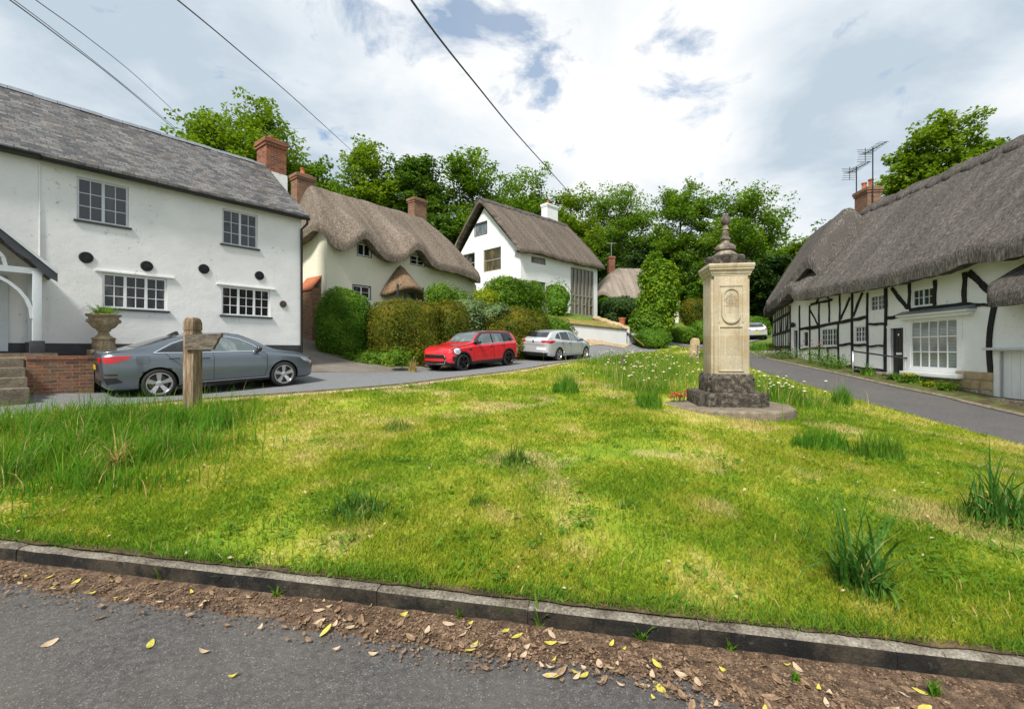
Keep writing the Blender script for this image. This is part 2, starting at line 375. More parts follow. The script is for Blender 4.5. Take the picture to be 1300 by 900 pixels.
# plants
m_leaf('leaf_bright', (0.080, 0.155, 0.010), (0.15, 0.25, 0.017), (0.26, 0.365, 0.03), 0.35, 0.45)
m_leaf('leaf_mid', (0.068, 0.145, 0.014), (0.13, 0.245, 0.022), (0.235, 0.355, 0.04), 0.35, 0.45)
m_leaf('leaf_deep', (0.045, 0.105, 0.014), (0.090, 0.180, 0.024), (0.165, 0.27, 0.038), 0.35, 0.4)
m_leaf('leaf_yew', (0.018, 0.042, 0.011), (0.036, 0.078, 0.018), (0.075, 0.13, 0.03), 0.4, 0.2)
m_leaf('leaf_column', (0.065, 0.15, 0.010), (0.14, 0.255, 0.016), (0.27, 0.38, 0.028), 0.9, 0.35)
m_leaf('leaf_lime', (0.10, 0.16, 0.006), (0.21, 0.27, 0.010), (0.36, 0.36, 0.02), 0.45)
m_leaf('leaf_copper', (0.045, 0.075, 0.008), (0.105, 0.120, 0.010), (0.23, 0.175, 0.012), 0.8, 0.25)
m_leaf('leaf_hedge', (0.045, 0.115, 0.010), (0.095, 0.205, 0.018), (0.18, 0.31, 0.032), 1.2, 0.35)
m_leaf('leaf_sage', (0.07, 0.125, 0.045), (0.14, 0.21, 0.08), (0.25, 0.31, 0.13), 1.2, 0.25)
m_leaf('leaf_straw', (0.25, 0.19, 0.06), (0.40, 0.31, 0.11), (0.52, 0.44, 0.19), 3, 0.25)
m_leaf('leaf_strap', (0.028, 0.095, 0.016), (0.055, 0.155, 0.024), (0.13, 0.25, 0.045), 4, 0.3, 0.35)
m_leaf('leaf_tall', (0.045, 0.15, 0.014), (0.095, 0.255, 0.022), (0.21, 0.37, 0.045), 1.3, 0.5)
m_plain('petal_white', (0.80, 0.80, 0.78), 0.7, var=0.04)
m_plain('petal_yellow', (0.70, 0.52, 0.02), 0.7, var=0.1)
m_plain('petal_pink', (0.55, 0.11, 0.22), 0.7, var=0.3, scale=20)
m_plain('petal_red', (0.50, 0.045, 0.035), 0.6, var=0.3, scale=20)
def m_tarmac(name, c, warm, patch):
    m, nt, b, o = new_mat(name); k = NB(nt)
    v = k.coord(); g = k.noise(v, 150, 3, 0.7); md = k.noise(v, 28, 5, 0.65); bg = k.noise(v, 0.9, 6, 0.6)
    col = k.ramp(k.m('ADD', k.m('MULTIPLY', g, 0.6), k.m('MULTIPLY', md, 0.4)), [(0.38, tuple(x * 0.5 for x in c)), (0.5, c), (0.62, tuple(x * 1.9 for x in c))])
    col = k.mix(k.ramp(bg, [(0.42, (0, 0, 0)), (0.68, (patch,) * 3)]), col, warm)
    wv = k.coord('Object', (1, 1, 1), (3, 8, 0)); vo = k.n('ShaderNodeTexVoronoi', feature='F1'); vo.inputs['Scale'].default_value = 85; k.l(wv, vo.inputs['Vector'])
    sp = k.n('ShaderNodeSeparateColor'); k.l(vo.outputs['Color'], sp.inputs[0])
    chip = k.m('MULTIPLY', k.m('GREATER_THAN', sp.outputs[0], 0.84), k.m('LESS_THAN', vo.outputs['Distance'], 0.36))
    col = k.mix(k.m('MULTIPLY', chip, 0.6), col, tuple(min(1, x * 3.2) for x in c))
    k.l(col, b.inputs['Base Color']); b.inputs['Roughness'].default_value = 0.82; b.inputs['Specular IOR Level'].default_value = 0.3
    k.bump(k.m('ADD', g, k.m('MULTIPLY', md, 0.7)), 0.8, 0.008, b)
m_tarmac('tarmac_near', (0.080, 0.076, 0.073), (0.125, 0.112, 0.10), 0.7)
m_tarmac('tarmac_lane', (0.15, 0.155, 0.162), (0.175, 0.175, 0.175), 0.6)
m_tarmac('tarmac_cottage', (0.085, 0.082, 0.082), (0.12, 0.108, 0.10), 0.6)
m_tarmac('drive', (0.17, 0.152, 0.13), (0.12, 0.092, 0.07), 0.8)
m_ramp('gravel_verge', [(0.35, (0.30, 0.21, 0.12)), (0.5, (0.44, 0.33, 0.21)), (0.65, (0.55, 0.44, 0.30))], 4, 0.95, 0.5, 0.01, fine=(60, 0.6, 1.2))
m_ramp('soil', [(0.35, (0.045, 0.032, 0.018)), (0.5, (0.09, 0.062, 0.034)), (0.65, (0.16, 0.11, 0.06))], 6, 0.95, 0.6, 0.02, fine=(60, 0.5, 1.3))
m_ramp('verge_earth', [(0.40, (0.07, 0.055, 0.03)), (0.5, (0.10, 0.10, 0.03)), (0.60, (0.09, 0.14, 0.025))], 3, 0.95, 0.6, 0.02, fine=(50, 0.5, 1.3))
m_ramp('litter_soil', [(0.33, (0.05, 0.032, 0.021)), (0.5, (0.115, 0.075, 0.048)), (0.66, (0.22, 0.15, 0.10))], 14, 0.95, 0.8, 0.015, fine=(120, 0.45, 1.4))
m_ramp('rough_grass', [(0.33, (0.05, 0.105, 0.012)), (0.5, (0.10, 0.165, 0.02)), (0.66, (0.21, 0.22, 0.045))], 3, 0.95, 0.6, 0.02, fine=(50, 0.55, 1.3))
def m_kerb():
    m, nt, b, o = new_mat('kerb_concrete'); k = NB(nt)
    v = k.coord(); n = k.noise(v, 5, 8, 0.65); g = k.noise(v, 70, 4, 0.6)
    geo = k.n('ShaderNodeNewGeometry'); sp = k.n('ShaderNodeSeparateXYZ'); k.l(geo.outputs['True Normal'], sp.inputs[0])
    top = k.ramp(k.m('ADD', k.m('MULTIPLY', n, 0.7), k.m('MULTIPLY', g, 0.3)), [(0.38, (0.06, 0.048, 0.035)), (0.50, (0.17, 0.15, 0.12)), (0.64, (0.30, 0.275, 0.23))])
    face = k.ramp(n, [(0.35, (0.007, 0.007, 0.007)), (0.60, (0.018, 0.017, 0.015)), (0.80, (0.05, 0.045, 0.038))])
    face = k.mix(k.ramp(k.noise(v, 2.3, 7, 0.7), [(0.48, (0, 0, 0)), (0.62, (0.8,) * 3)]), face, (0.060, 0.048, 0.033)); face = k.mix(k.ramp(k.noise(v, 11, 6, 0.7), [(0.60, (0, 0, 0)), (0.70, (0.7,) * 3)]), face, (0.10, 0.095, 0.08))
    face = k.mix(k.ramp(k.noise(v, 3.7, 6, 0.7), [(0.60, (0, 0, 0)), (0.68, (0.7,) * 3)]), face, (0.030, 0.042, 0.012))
    col = k.mix(k.m('GREATER_THAN', sp.outputs[2], 0.75), face, top)   # steep faces near black with moss and dirt patches, the top lighter
    col = k.mix(1.0, col, k.ramp(g, [(0.3, (0.7,) * 3), (0.7, (1.2,) * 3)]), 'MULTIPLY')
    k.l(col, b.inputs['Base Color']); b.inputs['Roughness'].default_value = 0.9; b.inputs['Specular IOR Level'].default_value = 0.2
    k.bump(k.m('ADD', g, n), 0.7, 0.012, b)
m_kerb()
def lawn_color(k, v):
    """mown grass: lush, yellowing and straw-dry patches"""
    n = k.m('ADD', k.m('MULTIPLY', k.noise(v, 0.42, 5, 0.6), 0.6), k.m('MULTIPLY', k.noise(v, 2.6, 5, 0.6), 0.4))
    col = k.ramp(n, [(0.36, (0.125, 0.235, 0.018)), (0.46, (0.225, 0.325, 0.024)), (0.54, (0.365, 0.400, 0.045)), (0.63, (0.56, 0.49, 0.17))])
    d = k.noise(k.coord('Object', (1, 1, 1), (5, 9, 0)), 0.75, 4, 0.6)
    return k.mix(k.ramp(d, [(0.56, (0, 0, 0)), (0.66, (0.75,) * 3)]), col, (0.60, 0.48, 0.23))
def m_lawn():
    m, nt, b, o = new_mat('lawn_turf'); k = NB(nt)
    v = k.coord(); col = lawn_color(k, v)
    g = k.noise(v, 45, 5, 0.7)
    col = k.mix(1.0, col, k.ramp(g, [(0.3, (0.6, 0.65, 0.6)), (0.7, (1.1, 1.05, 1.0))]), 'MULTIPLY')
    k.l(col, b.inputs['Base Color']); b.inputs['Roughness'].default_value = 0.9; b.inputs['Specular IOR Level'].default_value = 0.15
    k.bump(g, 0.7, 0.03, b)
    m, nt, b, o = new_mat('lawn_blade'); k = NB(nt)
    v = k.coord(); col = lawn_color(k, v)
    bl = k.noise(v, 60, 2)
    col = k.mix(1.0, col, k.ramp(bl, [(0.3, (0.65, 0.75, 0.7)), (0.7, (1.25, 1.15, 1.1))]), 'MULTIPLY')
    k.l(col, b.inputs['Base Color']); b.inputs['Roughness'].default_value = 0.7; b.inputs['Specular IOR Level'].default_value = 0.05
    tr = k.n('ShaderNodeBsdfTranslucent'); k.l(col, tr.inputs[0])
    ms = k.n('ShaderNodeMixShader'); ms.inputs[0].default_value = 0.5
    k.l(b.outputs[0], ms.inputs[1]); k.l(tr.outputs[0], ms.inputs[2]); k.l(ms.outputs[0], o.inputs[0])
m_lawn()
m_leaf('fallen_brown', (0.13, 0.078, 0.046), (0.26, 0.17, 0.105), (0.42, 0.31, 0.205), 25, 0.1)
m_leaf('fallen_dark', (0.075, 0.047, 0.03), (0.16, 0.105, 0.068), (0.29, 0.205, 0.14), 25, 0.1)
m_leaf('fallen_pale', (0.42, 0.30, 0.19), (0.52, 0.40, 0.27), (0.60, 0.50, 0.36), 25, 0.1)
m_leaf('fallen_yellow', (0.42, 0.36, 0.05), (0.56, 0.50, 0.10), (0.66, 0.62, 0.22), 25, 0.15)
# ------------------------------------------------------------------ mesh helpers
def auto_uv(me):
    """UVs in metres: along and up every face"""
    uvl = me.uv_layers.new(name='UVMap'); n = len(me.loops)
    if n == 0: return
    co = np.empty(len(me.vertices) * 3, np.float32); me.vertices.foreach_get('co', co); co = co.reshape(-1, 3)
    vi = np.empty(n, np.int32); me.loops.foreach_get('vertex_index', vi)
    npoly = len(me.polygons)
    nor = np.empty(npoly * 3, np.float32); me.polygons.foreach_get('normal', nor); nor = nor.reshape(-1, 3)
    tot = np.empty(npoly, np.int32); me.polygons.foreach_get('loop_total', tot)
    nl = np.repeat(nor, tot, axis=0)
    u = np.stack([-nl[:, 1], nl[:, 0], np.zeros(n)], 1)
    ln = np.linalg.norm(u, axis=1); flat = ln < 0.05
    u[flat] = (1, 0, 0); ln[flat] = 1; u /= ln[:, None]
    v = np.cross(nl, u); p = co[vi]
    uv = np.stack([(p * u).sum(1), (p * v).sum(1)], 1).astype(np.float32)
    uvl.data.foreach_set('uv', uv.ravel())

def link(name, me, parent=None, loc=None, rz=None):
    o = bpy.data.objects.new(name, me); COL.objects.link(o)
    if parent is not None: o.parent = parent
    if loc is not None: o.location = loc
    if rz is not None: o.rotation_euler = (0, 0, rz)
    return o
def tag(o, label=None, cat=None, group=None, kind=None):
    for k_, v_ in (('label', label), ('category', cat), ('group', group), ('kind', kind)):
        if v_: o[k_] = v_
    return o
def thing(name, label, cat, loc=(0, 0, 0), rz=0.0, group=None):
    o = bpy.data.objects.new(name, None); COL.objects.link(o)
    o.empty_display_size = 0.2; o.location = loc; o.rotation_euler = (0, 0, rz)
    return tag(o, label, cat, group)
def np_mesh(name, V, F):
    """V (n,3) array, F (m,k) array of equal-sided faces"""
    me = bpy.data.meshes.new(name); V = np.asarray(V, np.float32); F = np.asarray(F, np.int32); k = F.shape[1]
    me.vertices.add(len(V)); me.vertices.foreach_set('co', V.ravel())
    me.loops.add(F.size); me.loops.foreach_set('vertex_index', F.ravel())
    me.polygons.add(len(F)); me.polygons.foreach_set('loop_start', np.arange(0, F.size, k, dtype=np.int32))
    me.update(calc_edges=True); return me

class MB:
    def __init__(s): s.v = []; s.f = []
    def add(s, vs, fs):
        b = len(s.v); s.v += [tuple(x) for x in vs]; s.f += [tuple(i + b for i in f) for f in fs]; return s
    def box(s, x0, x1, y0, y1, z0, z1):
        if x0 > x1: x0, x1 = x1, x0
        if y0 > y1: y0, y1 = y1, y0
        if z0 > z1: z0, z1 = z1, z0
        return s.add([(x0, y0, z0), (x1, y0, z0), (x1, y1, z0), (x0, y1, z0), (x0, y0, z1), (x1, y0, z1), (x1, y1, z1), (x0, y1, z1)],
              [(0, 3, 2, 1), (4, 5, 6, 7), (0, 1, 5, 4), (1, 2, 6, 5), (2, 3, 7, 6), (3, 0, 4, 7)])
    def frustum(s, cx, cy, z0, z1, a0, b0, a1, b1):
        """rectangular block with half sizes a,b at its bottom and top"""
        q = lambda a, b, z: [(cx - a, cy - b, z), (cx + a, cy - b, z), (cx + a, cy + b, z), (cx - a, cy + b, z)]
        return s.add(q(a0, b0, z0) + q(a1, b1, z1), [(0, 3, 2, 1), (4, 5, 6, 7), (0, 1, 5, 4), (1, 2, 6, 5), (2, 3, 7, 6), (3, 0, 4, 7)])
    def bar(s, a, b, w, t, up=(0, 0, 1)):
        """rectangular bar from a to b; w across, t along UP"""
        a, b = Vector(a), Vector(b); d = (b - a).normalized(); up = Vector(up)
        x = d.cross(up)
        if x.length < 1e-4: x = d.cross(Vector((0, 1, 0)))
        x.normalize(); z = x.cross(d)
        vs = [p + x * i * w / 2 + z * j * t / 2 for p in (a, b) for i, j in ((-1, -1), (1, -1), (1, 1), (-1, 1))]
        return s.add(vs, [(3, 2, 1, 0), (4, 5, 6, 7), (0, 1, 5, 4), (1, 2, 6, 5), (2, 3, 7, 6), (3, 0, 4, 7)])
    def tube(s, pts, r, n=8, cap=True):
        pts = [Vector(p) for p in pts]; rs = r if isinstance(r, (list, tuple)) else [r] * len(pts)
        rings = []; prev = None
        for i, p in enumerate(pts):
            d = (pts[min(i + 1, len(pts) - 1)] - pts[max(i - 1, 0)]).normalized()
            x = d.orthogonal() if prev is None else (prev - d * prev.dot(d))
            x.normalize(); prev = x; y = d.cross(x)
            rings.append([p + (x * math.cos(a) + y * math.sin(a)) * rs[i] for a in (2 * math.pi * j / n for j in range(n))])
        vs = [q for ring in rings for q in ring]; fs = []
        for i in range(len(pts) - 1):
            for j in range(n):
                a = i * n + j; c = i * n + (j + 1) % n
                fs.append((a, c, c + n, a + n))
        if cap: fs += [tuple(range(n - 1, -1, -1)), tuple(range((len(pts) - 1) * n, len(pts) * n))]
        return s.add(vs, fs)
    def lathe(s, prof, n=24, c=(0, 0, 0), sx=1.0, sy=1.0):
        """profile [(r,z)] turned about the vertical through c"""
        vs = [(c[0] + r * math.cos(2 * math.pi * j / n) * sx, c[1] + r * math.sin(2 * math.pi * j / n) * sy, c[2] + z) for r, z in prof for j in range(n)]
        fs = [(i * n + j, i * n + (j + 1) % n, (i + 1) * n + (j + 1) % n, (i + 1) * n + j) for i in range(len(prof) - 1) for j in range(n)]
        fs += [tuple(range(n - 1, -1, -1)), tuple(range((len(prof) - 1) * n, len(prof) * n))]
        return s.add(vs, fs)
    def prism(s, poly, a, b, axis='y'):
        """2D polygon swept from a to b along axis; poly in the other two axes"""
        n = len(poly)
        mk = {'y': lambda p, t: (p[0], t, p[1]), 'x': lambda p, t: (t, p[0], p[1]), 'z': lambda p, t: (p[0], p[1], t)}[axis]
        return s.add([mk(p, a) for p in poly] + [mk(p, b) for p in poly],
              [tuple(range(n)), tuple(range(2 * n - 1, n - 1, -1))] + [(i, i + n, (i + 1) % n + n, (i + 1) % n) for i in range(n)])
    def build(s, name, mat, parent=None, smooth=False, bevel=0.0, loc=None, rz=None, angle=None, uv=True):
        me = bpy.data.meshes.new(name); me.from_pydata(s.v, [], s.f); me.update()
        bm = bmesh.new(); bm.from_mesh(me)
        bmesh.ops.recalc_face_normals(bm, faces=bm.faces)
        if bevel:
            es = [e for e in bm.edges if len(e.link_faces) == 2 and e.calc_face_angle(0) > 0.5]
            bmesh.ops.bevel(bm, geom=es, offset=bevel, segments=2, profile=0.6, affect='EDGES', clamp_overlap=True)
        bm.to_mesh(me); bm.free()
        if uv: auto_uv(me)
        me.materials.append(MATS[mat])
        if smooth or bevel: me.shade_smooth()
        if angle or bevel: me.set_sharp_from_angle(angle=R(angle or 40))
        return link(name, me, parent, loc, rz)

def inside(poly, X):
    """vectorised point in polygon"""
    X = np.asarray(X); r = np.zeros(len(X), bool); n = len(poly)
    for i in range(n):
        x1, y1 = poly[i]; x2, y2 = poly[(i + 1) % n]
        c = ((y1 > X[:, 1]) != (y2 > X[:, 1]))
        with np.errstate(divide='ignore', invalid='ignore'):
            r ^= c & (X[:, 0] < (x2 - x1) * (X[:, 1] - y1) / (y2 - y1 + 1e-12) + x1)
    return r
def fbm(x, y, z, o=3): return mnoise.fractal(Vector((x, y, z)), 1.0, 2.0, o)

def wall(name, outer, holes, y, depth, mat, parent, thick=None):
    """a wall in the plane y: outline and openings [(u,z)...]; openings get reveals DEPTH deep"""
    loops = [[Vector((u, z, 0)) for u, z in outer]] + [[Vector((u, z, 0)) for u, z in h] for h in holes]
    flat = [Vector((p.x, p.y)) for l in loops for p in l]; ed = []; b0 = 0
    for l in loops: ed += [(b0 + i, b0 + (i + 1) % len(l)) for i in range(len(l))]; b0 += len(l)
    cv, ce, cf, *_ = delaunay_2d_cdt(flat, ed, [], 1, 1e-5)
    m = MB(); m.v = [(p.x, y, p.y) for p in cv]
    for t in cf:
        c = sum((cv[i] for i in t), Vector((0, 0))) / len(t)
        if inside(outer, [tuple(c)])[0] and not any(inside(h, [tuple(c)])[0] for h in holes): m.f.append(tuple(t))
    for h in holes:
        n = len(h); b = len(m.v)
        m.v += [(u, y, z) for u, z in h] + [(u, y + depth, z) for u, z in h]
        m.f += [(b + i, b + (i + 1) % n, b + n + (i + 1) % n, b + n + i) for i in range(n)]
    if thick:
        n = len(outer); b = len(m.v)
        m.v += [(u, y, z) for u, z in outer] + [(u, y + thick, z) for u, z in outer]
        m.f += [(b + i, b + (i + 1) % n, b + n + (i + 1) % n, b + n + i) for i in range(n)]
    return m.build(name, mat, parent)
def rect(u0, u1, z0, z1): return [(u0, z0), (u1, z0), (u1, z1), (u0, z1)]

def window(parent, u0, u1, z0, z1, y, lights=2, cols=2, rows=3, frame='white_paint', pane='pane_dark', fw=0.05, bar=0.018, mull=0.05, sill=None, name='window', hoods=None):
    """casement: outer frame, mullions between lights, glazing bars; the glass and sill are its sub-parts"""
    t = 0.06; m = MB(); ym = y + t
    m.box(u0, u0 + fw, y, ym, z0, z1).box(u1 - fw, u1, y, ym, z0, z1)
    m.box(u0 + fw, u1 - fw, y, ym, z1 - fw, z1).box(u0 + fw, u1 - fw, y, ym, z0, z0 + fw)
    iu0, iu1, iz0, iz1 = u0 + fw, u1 - fw, z0 + fw, z1 - fw
    lw = (iu1 - iu0 - mull * (lights - 1)) / lights
    for i in range(lights):
        a = iu0 + i * (lw + mull)
        if i: m.box(a - mull, a, y + 0.003, ym, iz0, iz1)
        for c in range(1, cols):
            x = a + lw * c / cols; m.box(x - bar / 2, x + bar / 2, y + 0.012, ym - 0.01, iz0, iz1)
        for r in range(1, rows):
            z = iz0 + (iz1 - iz0) * r / rows
            m.box(a, a + lw, y + 0.014, ym - 0.012, z - bar / 2, z + bar / 2)
    w = m.build(name, frame, parent)
    MB().box(iu0, iu1, y + 0.032, y + 0.040, iz0, iz1).build('pane', pane, w)
    if sill:
        MB().box(u0 - 0.06, u1 + 0.06, y - sill[1], y + 0.05, z0 - sill[2], z0 - 0.002).build('sill', sill[0], w, bevel=0.006)
    return w

def chimney(parent, u, v, z0, z1, w, d, mat='red_brick', pots=((0, 0),), pot_h=0.4, base=None, name='chimney'):
    m = MB(); h = z1 - z0
    m.box(u - w / 2, u + w / 2, v - d / 2, v + d / 2, z0, z1 - 0.34)
    m.box(u - w / 2 - 0.04, u + w / 2 + 0.04, v - d / 2 - 0.04, v + d / 2 + 0.04, z1 - 0.34, z1 - 0.23)
    m.box(u - w / 2 - 0.075, u + w / 2 + 0.075, v - d / 2 - 0.075, v + d / 2 + 0.075, z1 - 0.23, z1 - 0.08)
    m.frustum(u, v, z1 - 0.08, z1, w / 2 + 0.03, d / 2 + 0.03, w / 2 - 0.08, d / 2 - 0.08)
    c = m.build(name, mat, parent)
    for px, py in pots:
        MB().lathe([(0.13, 0), (0.13, 0.05), (0.105, 0.08), (0.10, pot_h - 0.08), (0.125, pot_h - 0.05), (0.125, pot_h), (0.09, pot_h), (0.09, pot_h - 0.15)], 14, (u + px, v + py, z1 - 0.01)).build('chimney_pot', 'terracotta', c, smooth=True, angle=40)
    if base:
        MB().box(u - w / 2 - 0.03, u + w / 2 + 0.03, v - d / 2 - 0.03, v + d / 2 + 0.03, z0, base[1]).build('flashing', base[0], c)
    return c

def smin(a, b, k=0.45):
    h = max(k - abs(a - b), 0.0) / k
    return min(a, b) - h * h * k * 0.25

class Thatch:
    """A thatched roof over the plan rectangle [L0,L1]x[V0,V1]: slopes, hips (steepness per end, None = gable), eyebrows, thick rounded eaves."""
    def __init__(s, L0, L1, V0, V1, ze, zr, hipL=None, hipR=None, bumps=(), rough=0.03, endbump=0.0, round_=0.0, soft=0.5, seed=0.0, sag=0.0, tilt=0.0):
        s.__dict__.update(locals()); s.half = (V1 - V0) / 2; s.slope = (zr - ze) / s.half
    def h(s, u, v):
        d = smin(v - s.V0, s.V1 - v, 0.5) + 0.03
        if s.hipL: d = smin(d, (u - s.L0) * s.hipL, s.soft * 1.6)
        if s.hipR: d = smin(d, (s.L1 - u) * s.hipR, s.soft * 1.6)
        z = s.ze + s.slope * d
        z += 0.10 * math.sin(math.pi * min(max(d / s.half, 0), 1))          # slight belly
        for (bu, amp, wd, reach) in s.bumps:
            z += amp * math.exp(-((u - bu) / wd) ** 2) * math.exp(-((v - s.V0) / reach) ** 2)
        if s.endbump: z += s.endbump * math.exp(-((u - s.L0) / 0.9) ** 2) * math.exp(-((v - (s.V0 + s.V1) / 2) / (s.half * 0.75)) ** 4)
        if s.tilt: z += s.tilt * (u - s.L0) * min(max(d / s.half, 0), 1)
        if s.sag: z -= s.sag * math.sin(math.pi * (u - s.L0) / (s.L1 - s.L0))
        z += s.rough * (fbm(u * 0.9 + s.seed, v * 0.9, 3.1) + 0.5 * fbm(u * 2.6, v * 2.6 + s.seed, 1.7))
        return z
    def plan(s, a, b):
        """a,b in [-1,1] -> u,v with rounded corners where hipped"""
        cu, cv = (s.L0 + s.L1) / 2, (s.V0 + s.V1) / 2; hu, hv = (s.L1 - s.L0) / 2, s.half
        u, v = cu + a * hu, cv + b * hv
        r = s.round_
        if r:
            for end, on in ((-1, s.hipL), (1, s.hipR)):
                if on and a * end > 0:
                    k = abs(b) ** 3; e = max(0, (abs(a) * hu - (hu - r * 1.4)) / (r * 1.4))
                    u -= end * r * k * e * 0.9
                    kk = e ** 3; v = cv + (v - cv) * (1 - 0.22 * r / hv * kk * abs(b))
        return u, v
    def build(s, mat, parent, nu=90, nv=56, thick=0.42, name='thatched_roof'):
        V = []; UV = []
        As = np.linspace(-1, 1, nu); Bs = [math.copysign(abs(b) ** 1.0, b) for b in np.linspace(-1, 1, nv)]
        for b in Bs:
            for a in As:
                u, v = s.plan(a, b); z = s.h(u, v); V.append((u, v, z))
                hip = s.hipL and (u - s.L0) * s.hipL < (v - s.V0) or s.hipR and (s.L1 - u) * s.hipR < (v - s.V0)
                eL = (u - s.L0) * s.hipL if s.hipL else 99; eR = (s.L1 - u) * s.hipR if s.hipR else 99; eF = min(v - s.V0, s.V1 - v)
                if min(eL, eR) < eF: UV.append((v + 50, (u - s.L0 if eL < eR else s.L1 - u) * math.hypot(1, s.slope * (s.hipL if eL < eR else s.hipR))))
                else: UV.append((u, (v - s.V0) * math.hypot(1, s.slope)))
        F = []
        idx = lambda i, j: j * nu + i
        for j in range(nv - 1):
            for i in range(nu - 1): F.append((idx(i, j), idx(i + 1, j), idx(i + 1, j + 1), idx(i, j + 1)))
        loop = [idx(i, 0) for i in range(nu)] + [idx(nu - 1, j) for j in range(1, nv)] + [idx(i, nv - 1) for i in range(nu - 2, -1, -1)] + [idx(0, j) for j in range(nv - 2, 0, -1)]
        n = len(loop); P2 = [Vector(V[i][:2]) for i in loop]; nor = []
        for i in range(n):
            t = P2[(i + 1) % n] - P2[i - 1]; nn = Vector((t.y, -t.x))
            nor.append(nn.normalized() if nn.length > 1e-6 else Vector((0, 0)))
        prev = loop
        acc = 0.0
        for out, down in ((0.045, 0.05), (0.075, 0.14), (0.085, 0.27), (0.07, thick), (-0.30, thick - 0.03), (-0.9, thick - 0.30)):
            ring = []
            acc += 0.14
            for i, li in enumerate(loop):
                x, y, z = V[li]; jit = 0.018 * mnoise.noise(Vector((x * 6, y * 6, down * 9 + s.seed)))
                q = nor[i] * (out + jit)
                dz = -down
                ring.append(len(V)); V.append((x + q.x, y + q.y, z + dz + (jit if down < 0.4 else 0)))
                UV.append((UV[li][0], UV[li][1] - acc))
            for i in range(n): F.append((prev[i], ring[i], ring[(i + 1) % n], prev[(i + 1) % n]))
            prev = ring
        me = bpy.data.meshes.new(name); me.from_pydata(V, [], F); me.update()
        uvl = me.uv_layers.new(name='UVMap')
        vi = np.empty(len(me.loops), np.int32); me.loops.foreach_get('vertex_index', vi)
        uvl.data.foreach_set('uv', np.asarray(UV, np.float32)[vi].ravel())
        bm = bmesh.new(); bm.from_mesh(me); bmesh.ops.recalc_face_normals(bm, faces=bm.faces); bm.to_mesh(me); bm.free()
        me.shade_smooth(); me.set_sharp_from_angle(angle=R(55)); me.materials.append(MATS[mat])
        return link(name, me, parent)
    def ridge(s, mat, parent, u0, u1, drop=0.75, lift=0.075, scallop=0.16, period=0.75, name='ridge_cap', nu=160, flush_end=True):
        """block-cut ridge with a scalloped lower edge lying over the thatch"""
        cv = (s.V0 + s.V1) / 2; V = []; UV = []; F = []; ks = 17
        for i in range(nu):
            u = u0 + (u1 - u0) * i / (nu - 1)
            w = drop - scallop * (abs(math.sin(math.pi * (u - u0) / period)) ** 0.7) * -1.0 - scallop
            row = []
            for j in range(ks):
                t = -1 + 2 * j / (ks - 1); v = cv + t * w * 0.66
                e = 1 - max(0, (abs(t) - 0.88) / 0.12)
                z = s.h(u, v) + lift * (e if abs(t) > 0.88 else 1) - (0.03 if abs(t) == 1 else 0)
                row.append((u, v, z)); UV.append((u, t * w))
            V += row
        for i in range(nu - 1):
            for j in range(ks - 1):
                a = i * ks + j; F.append((a, a + ks, a + ks + 1, a + 1))
        me = bpy.data.meshes.new(name); me.from_pydata(V, [], F); me.update()
        uvl = me.uv_layers.new(name='UVMap'); vi = np.empty(len(me.loops), np.int32); me.loops.foreach_get('vertex_index', vi)
        uvl.data.foreach_set('uv', np.asarray(UV, np.float32)[vi].ravel())
        # close it below so that it has thickness
        me.shade_smooth(); me.materials.append(MATS[mat]); o = link(name, me, parent)
        sm = o.modifiers.new('thickness', 'SOLIDIFY'); sm.thickness = 0.12; sm.offset = -1
        return o

# ------------------------------------------------------------------ leaves
def quat_dirs(n):
    a = RNG.normal(size=(n, 3)); a /= np.linalg.norm(a, axis=1)[:, None]; return a
def leaf_quads(C, size, up=0.5, outward=None, aspect=0.6, var=0.35, droop=0.0):
    """V,F of diamond leaves at centres C; normals are random, leaning up (and outward)"""
    n = len(C); nr = quat_dirs(n); nr[:, 2] = np.abs(nr[:, 2]) + up
    if outward is not None: nr += outward
    nr /= np.linalg.norm(nr, axis=1)[:, None]
    t = quat_dirs(n); t -= nr * (t * nr).sum(1)[:, None]; t /= np.linalg.norm(t, axis=1)[:, None] + 1e-9
    b = np.cross(nr, t); s = size * (1 + var * RNG.uniform(-1, 1, n))[:, None]
    V = np.empty((n, 4, 3)); bend = nr * s * 0.12
    V[:, 0] = C - t * s * 0.5; V[:, 1] = C + b * s * aspect * 0.5 + bend; V[:, 2] = C + t * s * 0.5 - bend * droop; V[:, 3] = C - b * s * aspect * 0.5 + bend
    return V.reshape(-1, 3), np.arange(n * 4).reshape(-1, 4)
def leaf_obj(name, C, size, mat, parent=None, **k):
    V, F = leaf_quads(np.asarray(C), size, **k)
    me = np_mesh(name, V, F); me.materials.append(MATS[mat]); return link(name, me, parent)

